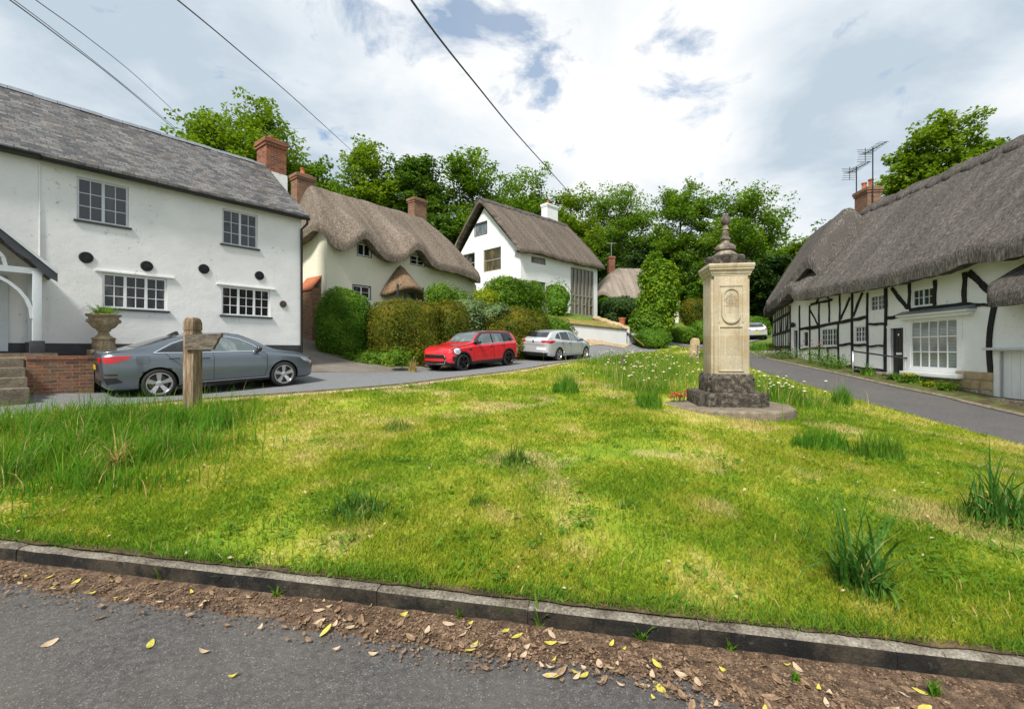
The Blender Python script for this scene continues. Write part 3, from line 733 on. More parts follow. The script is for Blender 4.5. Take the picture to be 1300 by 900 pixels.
def tree(name, label, base, height, crown, mat, leaves=9000, leaf=0.32, clumps=60, trunk_r=0.25, cat='tree', group=None, seed=1, open_=0.0, clump_r=None, trunk_mat='bark', low=0.0, gappy=0.0):
    """trunk and limbs that carry leaf clumps. crown = (rx, ry, rz, centre height)"""
    global RNG
    RNG = np.random.default_rng(seed); rnd = random.Random(seed)
    root = thing(name, label, cat, base, 0, group)
    rx, ry, rz, cz = crown
    pts = []
    tries = 0
    while len(pts) < clumps and tries < 9000:
        tries += 1
        p = RNG.normal(size=3); p /= np.linalg.norm(p); r = RNG.uniform(0.35, 1.0) ** 0.55
        q = p * r
        if q[2] < -0.75 + low: continue
        # uneven outline: whole sectors bulge or fall short
        lump = 0.80 + 0.34 * mnoise.noise(Vector((p[0] * 1.7 + seed, p[1] * 1.7, p[2] * 1.7)))
        if gappy and mnoise.noise(Vector((q[0] * 2.2, q[1] * 2.2 + seed * 3.3, q[2] * 2.2))) < -0.35 + gappy: continue
        pts.append(np.array([q[0] * rx * lump, q[1] * ry * lump, cz + q[2] * rz * lump]))
    pts = np.array(pts); cr = clump_r or 0.30 * (rx + rz) / 2
    m = MB(); top = cz + rz * 0.45
    lean = (rnd.uniform(-.03, .03), rnd.uniform(-.03, .03))
    trunk = [(lean[0] * z + 0.12 * math.sin(z * 0.5 + seed), lean[1] * z, z) for z in np.linspace(-0.4, top, 9)]
    rr = [trunk_r * (1.25 if i == 0 else 1 - 0.1 * i) for i in range(9)]
    m.tube(trunk, rr, 8)
    for p in pts[::2]:
        z0 = max(cz - rz * 0.9, min(top * 0.95, p[2] - 0.45 * math.hypot(p[0], p[1]) - 0.3)); z0 = max(z0, height * 0.12)
        k = (z0 + 0.4) / (top + 0.4); a = Vector((lean[0] * z0, lean[1] * z0, z0)); b = Vector(p)
        mid = a.lerp(b, 0.5) + Vector((rnd.uniform(-.2, .2), rnd.uniform(-.2, .2), 0.12 * (b - a).length))
        r0 = trunk_r * 0.42 * (1.1 - 0.7 * k)
        m.tube([a, a.lerp(mid, .5) + Vector((0, 0, .05)), mid, b], [r0, r0 * .75, r0 * .5, r0 * .12], 5, cap=False)
        for q in range(2):
            e = b + Vector((rnd.gauss(0, 1), rnd.gauss(0, 1), rnd.gauss(0.2, 0.6))) * cr * 0.5
            m.tube([mid.lerp(b, .6), e], [r0 * .28, r0 * .06], 4, cap=False)
    m.build('trunk', trunk_mat, root, smooth=True)
    leaves = int(leaves * 2.1); leaf *= .92
    per = max(6, leaves // len(pts)); C = []
    for p in pts:
        r = cr * RNG.uniform(0.65, 1.15)
        g = RNG.normal(size=(per, 3)); g /= np.linalg.norm(g, axis=1)[:, None]
        g *= (RNG.uniform(0.15, 1.0, per) ** 0.5)[:, None] * r
        g[:, 2] *= 0.62
        # sprays: pull the leaves of a clump towards a few twig ends
        tw = RNG.normal(size=(7, 3)) * r * 0.62; tw[:, 2] *= 0.6
        g = g * 0.55 + tw[RNG.integers(0, 7, per)] * 0.75
        C.append(p + g)
    C = np.concatenate(C)
    leaf_obj('crown', C, leaf, mat, root, up=0.55)
    return root

def hedge(name, label, parts, mat, leaf=0.07, density=420, loc=None, rz=0.0, cat='hedge', core=None, wob=0.12, group=None, seed=3, out=0.9, shag=0.05):
    """clipped or loose bush: superellipsoids (cx,cy,cz,rx,ry,rz,power), leafed all over their surface; a twiggy dark body inside"""
    global RNG
    RNG = np.random.default_rng(seed)
    root = thing(name, label, cat, loc or (0, 0, 0), rz, group)
    C = []; O = []; m = MB()
    for (cx, cy, cz, rx, ry, rz_, pw) in parts:
        area = 4.2 * ((rx * ry) ** 1.6 / 3 + (rx * rz_) ** 1.6 / 3 + (ry * rz_) ** 1.6 / 3) ** (1 / 1.6) * 2
        n = int(area * density * 2.1)
        d = quat_dirs(n); k = (np.abs(d) ** pw).sum(1) ** (-1 / pw); q = d * k[:, None]
        w = np.array([mnoise.noise(Vector((a[0] * rx * 1.1 + cx, a[1] * ry * 1.1 + cy, a[2] * rz_ * 1.1 + seed))) for a in q])
        w2 = np.array([mnoise.noise(Vector((a[0] * rx * 4 + cx, a[1] * ry * 4 + cy, a[2] * rz_ * 4 + seed))) for a in q])
        s = 1 + wob * (w + 0.45 * w2) / max(0.4, min(rx, ry, rz_))
        depth = RNG.uniform(0, 1, n) ** 2 * shag * 2.5
        p = q * s[:, None] * np.array([rx, ry, rz_]) + np.array([cx, cy, cz]) + d * (shag - depth)[:, None]
        p += RNG.normal(size=p.shape) * leaf * 0.3
        ok = p[:, 2] > -0.1
        for (c2x, c2y, c2z, r2x, r2y, r2z, p2) in parts:      # nothing inside a neighbouring lobe
            if (c2x, c2y, c2z) == (cx, cy, cz): continue
            ok &= ((np.abs((p - (c2x, c2y, c2z)) / (r2x * .93, r2y * .93, r2z * .93)) ** p2).sum(1) > 1)
        C.append(p[ok]); O.append(d[ok] * out)
        # body
        nu, nv = 28, 18; vs = []
        for j in range(nv + 1):
            th = math.pi * j / nv
            for i in range(nu):
                ph = 2 * math.pi * i / nu; a = np.array([math.sin(th) * math.cos(ph), math.sin(th) * math.sin(ph), math.cos(th)])
                a = a * ((np.abs(a) ** pw).sum() ** (-1 / pw))
                w_ = mnoise.noise(Vector((a[0] * rx * 1.1 + cx, a[1] * ry * 1.1 + cy, a[2] * rz_ * 1.1 + seed)))
                s_ = (1 + wob * w_ / max(0.4, min(rx, ry, rz_))) * 0.93
                vs.append((cx + a[0] * s_ * rx, cy + a[1] * s_ * ry, cz + a[2] * s_ * rz_))
        m.add(vs, [(j * nu + i, (j + 1) * nu + i, (j + 1) * nu + (i + 1) % nu, j * nu + (i + 1) % nu) for j in range(nv) for i in range(nu)])
    C = np.concatenate(C); O = np.concatenate(O)
    m.build('stems', core or mat, root, smooth=True, uv=False)
    leaf_obj('foliage', C, leaf, mat, root, up=0.25, outward=O * 1.1)
    return root
# ------------------------------------------------------------------ terrain
def rel(px, py, Y): v = P(px, py, Y); return (v.x, v.y, v.z)
D_L, N_L = (0.69, 0.72), (-0.72, 0.69)          # the back lane's own directions
def lane_pt(t, n): return (D_L[0] * t + N_L[0] * n, D_L[1] * t + N_L[1] * n)
CTRL = []
for t in (-9, -4, 2, 8, 14, 20, 26):
    for n in (10.0, 12.3, 14.7):
        x, y = lane_pt(t, n); CTRL.append((x, y, EYE - 1.1 + 0.0365 * max(t, -6) + (0.06 if n > 14 and t < 3 else 0)))
for y in (7, 10, 13, 17, 21, 25, 30):
    for off in (-2.0, 0.4):
        CTRL.append((10.7 + 0.1 * y + off, y, EYE - 2.397 + 0.085 * y))
for x in (-9, -6, -3.7, -1.5, 0, 2.44, 5, 8): CTRL.append((x, 2.62 - 0.184 * x + 0.3, 0.14 - 0.014 * x))
CTRL += [rel(947, 528, 8.4), (5.3, 9.6, EYE - 1.17), (3.0, 7.0, EYE - 1.21), (0.0, 6.5, EYE - 1.21), (-3.5, 6.5, EYE - 1.22), (-6.0, 6.5, EYE - 1.2), (6.5, 14.0, EYE - 0.92), (3.5, 14.5, EYE - 0.86)]
CTRL += [rel(390, 434, 19.6), rel(412, 436, 19.8), rel(480, 452, 19.5), rel(540, 455, 20.5)]
CTRL += [(-9.4, 9.6, EYE - 0.92), (-11.3, 11.2, EYE - .35), (-9, 14.5, EYE - .32), (-8.3, 15.8, EYE - .15)]
# gardens climbing to the houses, and the hill behind
CTRL += [(-6, 23, EYE + .55), (-2, 27, EYE + 1.0), rel(685, 399, 32.6), rel(757, 403, 37.6), (-2, 34, EYE + 2.6), (1.5, 27.5, EYE + .8), (6, 31.5, EYE + 1.6)]
CTRL += [rel(735, 440, 26.5), rel(790, 441, 30.5), rel(860, 441, 33), rel(890, 438, 37), rel(960, 431, 41), rel(940, 437, 36), (16, 40, EYE + .6), (25, 46, EYE + 1.5)]
CTRL += [(11, 42, EYE + 2.0), (8, 48, EYE + 3), (16, 50, EYE + 3.0), (20, 50, EYE + 2.6), (13.5, 37, EYE + .6)]
CTRL += [(14.5, 14, EYE - 1.2), (15, 19, EYE - .8), (19, 32, EYE + .3), (20, 8, EYE - 1.6), (26, 20, EYE), (32, 36, EYE + 2.5)]
CTRL += [(-20, 20, EYE + 1.0), (-22, 32, EYE + 3.5), (-8, 40, EYE + 4.5), (-25, 4, EYE - .6), (5, 62, EYE + 6.5), (25, 66, EYE + 5.5), (-20, 60, EYE + 7), (50, 60, EYE + 6), (-45, 60, EYE + 7), (0, 100, EYE + 14), (60, 110, EYE + 14), (-60, 110, EYE + 14), (60, 20, EYE + 2), (-60, 20, EYE + 3), (0, 160, EYE + 18), (120, 160, EYE + 18), (-120, 160, EYE + 18), (150, 20, EYE + 3), (-150, 20, EYE + 4)]
CP = np.array(CTRL); 
def tps_kernel(r2): return np.where(r2 > 1e-9, 0.5 * r2 * np.log(np.maximum(r2, 1e-9)), 0.0)
def _fit():
    n = len(CP); d = ((CP[:, None, :2] - CP[None, :, :2]) ** 2).sum(2); K = tps_kernel(d) + np.eye(n) * 0.08
    Pm = np.concatenate([np.ones((n, 1)), CP[:, :2]], 1); A = np.zeros((n + 3, n + 3)); A[:n, :n] = K; A[:n, n:] = Pm; A[n:, :n] = Pm.T
    return np.linalg.solve(A, np.concatenate([CP[:, 2], np.zeros(3)]))
TW = _fit()
def Hn(xy):
    xy = np.asarray(xy, float).reshape(-1, 2); d = ((xy[:, None, :] - CP[None, :, :2]) ** 2).sum(2)
    return tps_kernel(d) @ TW[:-3] + TW[-3] + xy @ TW[-2:]
def H(x, y): return float(Hn([(x, y)])[0])

def kerb_y(x): return 2.62 - 0.184 * x
KERB_A, KERB_B = -9.0, 8.2

def dense(poly, step):
    out = []
    for i, a in enumerate(poly):
        b = poly[(i + 1) % len(poly)]; L = math.hypot(b[0] - a[0], b[1] - a[1]); k = max(1, int(L / step))
        out += [(a[0] + (b[0] - a[0]) * j / k, a[1] + (b[1] - a[1]) * j / k) for j in range(k)]
    return out
def smooth_line(pts, n=8):
    """Catmull-Rom through 2D points"""
    out = []
    for i in range(len(pts) - 1):
        p0, p1, p2, p3 = pts[max(i - 1, 0)], pts[i], pts[i + 1], pts[min(i + 2, len(pts) - 1)]
        for j in range(n):
            t = j / n
            out.append(tuple(0.5 * (2 * p1[k] + (p2[k] - p0[k]) * t + (2 * p0[k] - 5 * p1[k] + 4 * p2[k] - p3[k]) * t * t + (3 * p1[k] - p0[k] - 3 * p2[k] + p3[k]) * t ** 3) for k in range(len(p1))))
    out.append(tuple(pts[-1])); return out
def sheet(name, poly, mat, off, step=0.5, zf=None, rough=0.0, label=None, kind='structure'):
    poly = dense(poly, step); A = np.array(poly); x0, y0 = A.min(0); x1, y1 = A.max(0)
    gx, gy = np.meshgrid(np.arange(x0, x1, step), np.arange(y0, y1, step)); G = np.stack([gx.ravel(), gy.ravel()], 1)
    G = G[inside(poly, G)]
    pts = [Vector(p) for p in poly] + [Vector(p) for p in G]; n = len(poly)
    v, e, f, *_ = delaunay_2d_cdt(pts, [(i, (i + 1) % n) for i in range(n)], [], 1, 1e-4)
    xy = np.array([tuple(p) for p in v]); z = (Hn(xy) if zf is None else np.array([zf(*p) for p in xy])) + off
    if rough: z += np.array([rough * mnoise.noise(Vector((p[0] * 0.8, p[1] * 0.8, 2))) + rough * .5 * mnoise.noise(Vector((p[0] * 3, p[1] * 3, 5))) for p in xy])
    me = bpy.data.meshes.new(name); me.from_pydata([(a[0], a[1], b) for a, b in zip(xy, z)], [], [tuple(t) for t in f]); me.update()
    bm = bmesh.new(); bm.from_mesh(me)
    bmesh.ops.recalc_face_normals(bm, faces=bm.faces)
    if sum(fc.normal.z for fc in bm.faces) < 0: bmesh.ops.reverse_faces(bm, faces=bm.faces)
    bm.to_mesh(me); bm.free(); me.shade_smooth(); auto_uv(me); me.materials.append(MATS[mat])
    return tag(link(name, me), label, None, None, kind)

# one sheet of ground out to the horizon
def ground():
    ax = np.concatenate([np.linspace(-400, -70, 8), np.linspace(-60, -22, 14), np.linspace(-20, 30, 76), np.linspace(33, 70, 12), np.linspace(90, 400, 8)])
    ay = np.concatenate([np.linspace(-200, -20, 6), np.linspace(-14, 0, 8), np.linspace(0.66, 46, 72), np.linspace(48, 100, 22), np.linspace(115, 500, 9)])
    X, Y = np.meshgrid(ax, ay); xy = np.stack([X.ravel(), Y.ravel()], 1)
    q = np.stack([np.clip(xy[:, 0], -140, 140), np.clip(xy[:, 1], -2, 165)], 1)
    z = Hn(q)
    front = xy[:, 1] < kerb_y(xy[:, 0]) + 0.35
    z = np.where(front, np.minimum(z, -0.02 - 0.013 * np.clip(xy[:, 0], -10, 10)) - 0.25, z - 0.07)
    z = np.clip(z, -1.2, 24)
    n = len(ax); i, j = np.meshgrid(np.arange(n - 1), np.arange(len(ay) - 1)); a = (j * n + i).ravel()
    me = np_mesh('ground', np.stack([xy[:, 0], xy[:, 1], z], 1), np.stack([a, a + 1, a + n + 1, a + n], 1))
    me.shade_smooth(); me.materials.append(MATS['rough_grass']); tag(link('ground', me), kind='structure')
ground()
def near_z(x, y): return -0.013 * x
near_poly = [(-40, -14), (40, -14), (40, kerb_y(KERB_B) - .5), (KERB_B, kerb_y(KERB_B))] + [(x, kerb_y(x)) for x in np.linspace(KERB_B, KERB_A, 30)] + [(-40, kerb_y(KERB_A) + 2)]
sheet('near_road', near_poly, 'tarmac_near', 0.0, 1.2, near_z)
LANE_NEAR = smooth_line([lane_pt(-18, 9.2), (-13.5, 2.6), (-9.2, 6.6), (-4.61, 9.87), (-2.27, 11.6), (0.19, 15.4), (4.7, 22.2), (9.3, 29.6), (12.4, 34.5)])
COT_NEAR = smooth_line([(8.6, 0.9), (8.9, 4), (8.98, 8.0), (8.98, 12.0), (9.7, 18.4), (11.2, 26), (12.4, 34.5)])
COT_FAR = smooth_line([(11.0, 0.5), (11.2, 6.0), (11.72, 11.26), (11.98, 12.6), (12.05, 14.2), (12.44, 18.4), (12.95, 23.4), (15.3, 31), (19.3, 37.5)])
lane_far = smooth_line([lane_pt(-18, 14.9), lane_pt(-3, 14.9), lane_pt(8, 14.8), lane_pt(14, 14.6), (1.6, 22.9), (5.4, 28.0), (10.5, 34.0), (15.0, 39.5), (20, 45)])
sheet('back_lane', [p for p in LANE_NEAR] + [(19.3, 37.5), (26, 45), (24, 48)] + lane_far[::-1], 'tarmac_lane', 0.0, 0.6)
sheet('cottage_lane', COT_NEAR + COT_FAR[::-1], 'tarmac_cottage', 0.012, 0.6)
drive_poly = [(-9.6, 21), (-7.9, 15.2), lane_pt(6.0, 14.75), lane_pt(11.6, 14.72), (-5.6, 18.3), (-7.6, 20.5)]
sheet('driveway', drive_poly, 'drive', 0.008, 0.5)
sheet('gravel_verge', [(1.6, 22.95), (5.4, 28.05), (10.5, 34.05), (13.0, 36.9), (12.2, 37.4), (9.0, 33.8), (6.6, 31.4), (2.9, 26.8), (0.2, 23.4)], 'gravel_verge', 0.016, 0.6)

def lawn_edge_off(pts, d): return [(p[0] + d, p[1]) for p in pts]
LAWN = [(x, kerb_y(x) + 0.088 + .030 * mnoise.noise(Vector((x * 2.3, 1, 5))) + .018 * mnoise.noise(Vector((x * 8, 1, 5)))) for x in np.linspace(KERB_B, KERB_A, 240)] + [p for p in LANE_NEAR if p[1] > kerb_y(max(p[0], KERB_A)) + 0.8 and p[0] > -10.2] + [p for p in COT_NEAR[::-1] if p[1] > 1.8]
def lawn_zn(xy):
    """the turf comes down to the kerb's top along its edge"""
    xy = np.asarray(xy, float).reshape(-1, 2); h = Hn(xy) + 0.02; d = xy[:, 1] - kerb_y(xy[:, 0]); k = np.clip((d - 0.07) / 0.45, 0, 1); k = k * k * (3 - 2 * k)
    return (0.122 - 0.013 * xy[:, 0]) * (1 - k) + h * k
def sheet_front():
    sheet('lawn', LAWN, 'lawn_turf', 0.0, 0.22, lambda x, y: float(lawn_zn([(x, y)])[0]), 0.02)
sheet_front()
# bare earth edge between lane and lawn
def ribbon(name, line, w0, w1, mat, off, side=1, lift=0.0, kind='structure'):
    V = []; F = []; n = len(line); A = np.array(line)
    T = np.gradient(A, axis=0); T /= np.linalg.norm(T, axis=1)[:, None]; Nn = np.stack([T[:, 1], -T[:, 0]], 1) * side
    for i in range(n):
        j = 0.5 + 0.5 * mnoise.noise(Vector((i * 0.6, 3.0, off * 50)))
        a = A[i] + Nn[i] * w0; b = A[i] + Nn[i] * (w1 * (0.55 + 0.9 * j)); mdl = (a + b) / 2
        V += [(a[0], a[1], H(*a) + off), (mdl[0], mdl[1], H(*mdl) + off + lift), (b[0], b[1], H(*b) + off)]
    for i in range(n - 1): F += [(3 * i, 3 * i + 1, 3 * i + 4, 3 * i + 3), (3 * i + 1, 3 * i + 2, 3 * i + 5, 3 * i + 4)]
    me = bpy.data.meshes.new(name); me.from_pydata(V, [], F); me.update()
    bm = bmesh.new(); bm.from_mesh(me)
    if sum(f.normal.z for f in bm.faces) < 0: bmesh.ops.reverse_faces(bm, faces=bm.faces)
    bm.to_mesh(me); bm.free(); me.shade_smooth(); auto_uv(me); me.materials.append(MATS[mat]); return tag(link(name, me), kind=kind)
ribbon('kerb_soil', [(x, kerb_y(x) + .11) for x in np.linspace(KERB_A, KERB_B, 260)], -.02, .045, 'soil', .012, 1, -.004)
ribbon('hedge_foot_shade', [p for p in smooth_line(lane_far, 2) if 2 < p[1] < 26 and p[0] > -3.3], -.05, 1.1, 'soil', .02, -1, .05)  # soil-coloured strip added to stand in for shade beneath the red hatchback
fine_lane = smooth_line([p for p in LANE_NEAR if p[0] > -8.5 and p[1] < 24], 3)
ribbon('worn_path', fine_lane, -0.02, 0.42, 'gravel_verge', 0.032, 1, 0.02)
ribbon('earth_edge', fine_lane, -0.05, 0.10, 'soil', 0.036, -1, 0.03)

# kerb of the green, one run of concrete kerbstones with joints
def build_kerb():
    m = MB(); xs = np.arange(KERB_A, KERB_B, 0.915) - 0.06
    for i, x in enumerate(xs):
        j = 0.003 * math.sin(i * 2.3); dz = 0.004 * math.sin(i * 1.7 + 1)
        a = Vector((x + 0.0015, kerb_y(x + .0015) + j, 0)); b = Vector((x + 0.9135, kerb_y(x + 0.9135) + j, 0)); d = (b - a).normalized(); n = Vector((-d.y, d.x, 0))
        prof = [(0, -0.3), (0, 0.095), (0.006, 0.115), (0.022, 0.125), (0.13, 0.127), (0.13, -0.3)]
        k = 5; vs = []
        for q in range(k + 1):
            p = a.lerp(b, q / k)
            vs += [p + n * (t + 0.004 * mnoise.noise(Vector((p.x * 9, z * 30, 1)))) + Vector((0, 0, z + dz + near_z(p.x, 0) + 0.004 * mnoise.noise(Vector((p.x * 7, t * 30, 4))))) for t, z in prof]
        np_ = len(prof); fs = [(c * np_ + r, c * np_ + (r + 1) % np_, (c + 1) * np_ + (r + 1) % np_, (c + 1) * np_ + r) for c in range(k) for r in range(np_)]
        fs += [tuple(range(np_ - 1, -1, -1)), tuple(range(k * np_, (k + 1) * np_))]
        m.add(vs, fs)
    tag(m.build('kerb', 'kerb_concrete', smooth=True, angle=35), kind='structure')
build_kerb()
# strip of earth and leaf crumbs washed against the kerb
def litter_strip():
    V = []; F = []; xs = np.arange(-8.9, 8.1, 0.05); K = 9
    for x in xs:
        w = 0.28 + 0.10 * max(0, x - .2) + 0.14 * mnoise.noise(Vector((x * 0.9, 0, 7))) + 0.10 * mnoise.noise(Vector((x * 3.1, 4, 7))) + 0.03 * mnoise.noise(Vector((x * 11, 4, 2))) + 0.02 * x
        for j in range(K):
            t = j / (K - 1); y = kerb_y(x) + 0.004 - w * t
            z = near_z(x, y) + 0.001 + 0.026 * (1 - t) ** 0.8 + (0.010 * mnoise.noise(Vector((x * 14, y * 14, 1))) + 0.005) * min(1, (1 - t) * 3) - (0.008 if j == K - 1 else 0)
            V.append((x, y, z))
    for i in range(len(xs) - 1):
        for j in range(K - 1): a = i * K + j; F.append((a, a + 1, a + K + 1, a + K))
    me = bpy.data.meshes.new('earth_strip'); me.from_pydata(V, [], F); me.update(); me.shade_smooth(); auto_uv(me); me.materials.append(MATS['litter_soil'])
    tag(link('earth_strip', me), kind='structure')
litter_strip()
# kerb along the cottages and the planted strip behind it
ribbon('cottage_kerb', [p for p in smooth_line(COT_FAR, 2) if p[1] < 33], -0.02, 0.10, 'step_stone', 0.03, 1, 0.05)
ribbon('cottage_verge', [p for p in smooth_line(COT_FAR, 2) if 4 < p[1] < 33], 0.10, 2.2, 'verge_earth', 0.02, 1, 0.02)
# ------------------------------------------------------------------ the slate-roofed white house
D1 = (0.623, 0.782); L1_ = 11.0
C1 = Vector((-7.03, 15.2, EYE - 0.30))
F1 = Frame(C1 - Vector((D1[0], D1[1], 0)) * L1_, D1)
def house_slate():
    f = F1
    root = thing('white_house', 'long white rendered house with slate roof, black gutter and brick chimney', 'house', f.o, f.rz)
    ze = f.uz(388, 275)[1] + 0.02; zr = ze + 2.45; half = 2.95; plinth = f.uz(220, 437)[1]
    wins = []
    for (a, b, c, d, lights, pane) in ((97, 223.5, 163.3, 289.5, 2, 'pane_sky_tint'), (282, 264.2, 327, 316.5, 2, 'pane_sky_tint'), (129.7, 346, 212, 395, 3, 'pane_dark'), (281.2, 362.6, 343, 403, 3, 'pane_dark')):
        u0, z1 = f.uz(a, b); u1, z0 = f.uz(c, d); wins.append((u0, u1, z0, z1, lights, pane))
    door = (f.uz(-60, 440, 0)[0], f.uz(-8, 440, 0)[0])
    holes = [rect(*w[:4]) for w in wins]
    w = wall('wall', [(0, -0.6), (L1_, -0.6), (L1_, ze), (0, ze)], holes, 0.0, 0.12, 'white_render', root)
    # gable ends and back
    m = MB(); g = [(0, -0.6), (2 * half, -0.6), (2 * half, ze), (half, zr - 0.1), (0, ze)]
    m.add([(L1_, y, z) for y, z in g], [(0, 1, 2, 3, 4)]); m.add([(0, y, z) for y, z in g], [(4, 3, 2, 1, 0)])
    m.add([(0, 2 * half, -.6), (L1_, 2 * half, -.6), (L1_, 2 * half, ze), (0, 2 * half, ze)], [(0, 1, 2, 3)])
    m.build('gable_wall', 'white_render', root)
    MB().box(-0.02, L1_ + 0.02, -0.045, 0.0, -0.6, plinth).build('plinth', 'black_plinth', root, bevel=0.01)
    for (u0, u1, z0, z1, lights, pane) in wins:
        rows = 3
        window(root, u0 + .004, u1 - .004, z0 + .004, z1 - .004, 0.035, lights, 2, rows, 'grey_paint' if lights == 2 else 'white_paint', pane, fw=0.045, mull=0.06, sill=('charcoal_paint', 0.09, 0.05))
    # drip moulding over the lower windows
    for wdw in wins[2:]:
        MB().box(wdw[0] - 0.14, wdw[1] + 0.16, -0.05, 0.02, wdw[3] + 0.02, wdw[3] + 0.055).build('lintel', 'white_render', root)
    # roof: two slate slopes with a little sag, verge and ridge tiles
    def slope(sgn):
        V = []; F = []; nu, nv = 60, 10
        for j in range(nv):
            t = j / (nv - 1)
            for i in range(nu):
                u = -0.1 + (L1_ + 0.22) * i / (nu - 1); v0 = -0.30; v = v0 + (half - v0) * t
                z = ze - 0.06 + (zr - ze + 0.06) * t - 0.05 * math.sin(math.pi * t) + 0.025 * mnoise.noise(Vector((u * 0.55, t * 2.2, 3)))
                V.append((u, v if sgn > 0 else 2 * half - v, z))
        for j in range(nv - 1):
            for i in range(nu - 1): a = j * nu + i; F.append((a, a + 1, a + nu + 1, a + nu))
        b = len(V); V2 = [(x, y, z - 0.07) for x, y, z in V]; 
        edge = [i for i in range(nu)] + [j * nu + nu - 1 for j in range(1, nv)] + [(nv - 1) * nu + i for i in range(nu - 2, -1, -1)] + [j * nu for j in range(nv - 2, 0, -1)]
        F += [tuple(i + b for i in reversed(q)) for q in list(F)]
        F += [(edge[i], edge[i] + b, edge[(i + 1) % len(edge)] + b, edge[(i + 1) % len(edge)]) for i in range(len(edge))]
        mm = MB(); mm.add(V + V2, F); return mm.build('roof_slope', 'slate', root)
    r = slope(1); slope(-1)
    rt = MB()
    for i in range(24):
        u = -0.1 + i * 0.468
        rt.add([(u + du, half + dy, zr + dz + 0.008 * math.sin(i * 2.1)) for du in (0, 0.46) for dy, dz in ((-0.17, -0.11), (-0.09, 0.0), (0, 0.035), (0.09, 0.0), (0.17, -0.11))],
               [(0, 1, 6, 5), (1, 2, 7, 6), (2, 3, 8, 7), (3, 4, 9, 8), (4, 3, 2, 1, 0), (5, 6, 7, 8, 9)])
    rt.build('ridge_tiles', 'lead', r)
    # gutter, fascia, downpipe
    MB().box(-0.1, L1_ + 0.05, -0.16, 0.0, ze - 0.16, ze - 0.07).build('fascia', 'black_paint', root)
    gt = MB(); n = 8
    for (ua, ub, dz) in ((-0.1, f.uz(52, 196, -.3)[0], 0.0), (f.uz(53, 196, -.3)[0], L1_ + 0.14, -0.035)):
        prof = [(-0.24 + 0.075 * math.cos(a), ze - 0.10 + dz + 0.075 * math.sin(a)) for a in (math.pi + math.pi * i / n for i in range(n + 1))]
        prof2 = [(-0.24 + 0.062 * math.cos(a), ze - 0.10 + dz + 0.062 * math.sin(a)) for a in (2 * math.pi - math.pi * i / n for i in range(n + 1))]
        gt.prism(prof + prof2, ua, ub, 'x')
    gt.build('gutter', 'black_paint', root)
    dp = L1_ - 0.03
    MB().tube([(L1_ + 0.08, -0.24, ze - 0.17), (L1_ + 0.08, -0.22, ze - 0.32), (dp, -0.06, ze - 0.50), (dp, -0.06, -0.1)], 0.04, 8).build('downpipe', 'black_paint', root, smooth=True, angle=50)
    pu = f.uz(50, 300)[0]
    MB().tube([(pu, -0.02, ze - 0.2), (pu, -0.02, f.uz(50, 333)[1])], 0.016, 6).build('cable_pipe', 'white_render', root)
    # wall-tie roses
    for (px, py, rr) in ((109, 327, 0.135), (186, 338, 0.135), (258.5, 341.5, 0.135), (329, 350, 0.135), (359, 386, 0.11)):
        u, z = f.uz(px, py); m = MB(); n = 24
        ring = lambda r_, y: [(u + r_ * math.cos(2 * math.pi * i / n), y, z + r_ * math.sin(2 * math.pi * i / n)) for i in range(n)]
        v = ring(rr, -0.001) + ring(rr, -0.028) + ring(rr * 0.82, -0.035) + ring(rr * 0.78, -0.018)
        m.add(v, [(k * n + i, k * n + (i + 1) % n, (k + 1) * n + (i + 1) % n, (k + 1) * n + i) for k in range(3) for i in range(n)] + [tuple(range(3 * n, 4 * n))])
        for k in range(6):
            a = math.pi * k / 6; m.bar((u - rr * .8 * math.cos(a), -0.026, z - rr * .8 * math.sin(a)), (u + rr * .8 * math.cos(a), -0.026, z + rr * .8 * math.sin(a)), 0.018, 0.02, (0, 1, 0))
        m.lathe([(0.035, -0.02), (0.03, 0.0)], 10, (0, 0, 0)) if False else None
        m.box(u - .025, u + .025, -0.05, -0.01, z - .025, z + .025)
        m.build('tie_plate', 'iron' if rr > .12 else 'grey_wood', root)
    # chimney at the far gable, rising through the back slope
    cu, cz = F1.uz(348, 222, 3.3)
    chimney(root, L1_ + 0.39, half + 0.15, -0.6, F1.uz(347, 171, half)[1] - .22, 0.74, 0.80, 'red_brick', ((0, 0),), 0.18, base=('white_render', zr - 0.28))
    # gabled porch on posts
    yo = -1.25; ur, zrp = f.uz(72, 349, yo); u_, z_ = f.uz(0, 292, yo); k = (z_ - zrp) / (ur - u_); hw = 1.25; uc = ur - hw; zp = zrp + hw * k
    por = MB()
    for sg in (-1, 1):
        a = (uc + sg * (hw + 0.0), zrp); b = (uc, zp)
        por.add([(a[0], yo - .1, a[1]), (a[0], 0, a[1]), (b[0], 0, b[1]), (b[0], yo - .1, b[1]), (a[0], yo - .1, a[1] + .07), (a[0], 0, a[1] + .07), (b[0], 0, b[1] + .07), (b[0], yo - .1, b[1] + .07)],
                [(0, 1, 2, 3), (7, 6, 5, 4), (0, 4, 5, 1), (1, 5, 6, 2), (2, 6, 7, 3), (3, 7, 4, 0)])
    po = por.build('porch_roof', 'slate', root)
    brg = MB(); n = 12                         # scalloped bargeboards
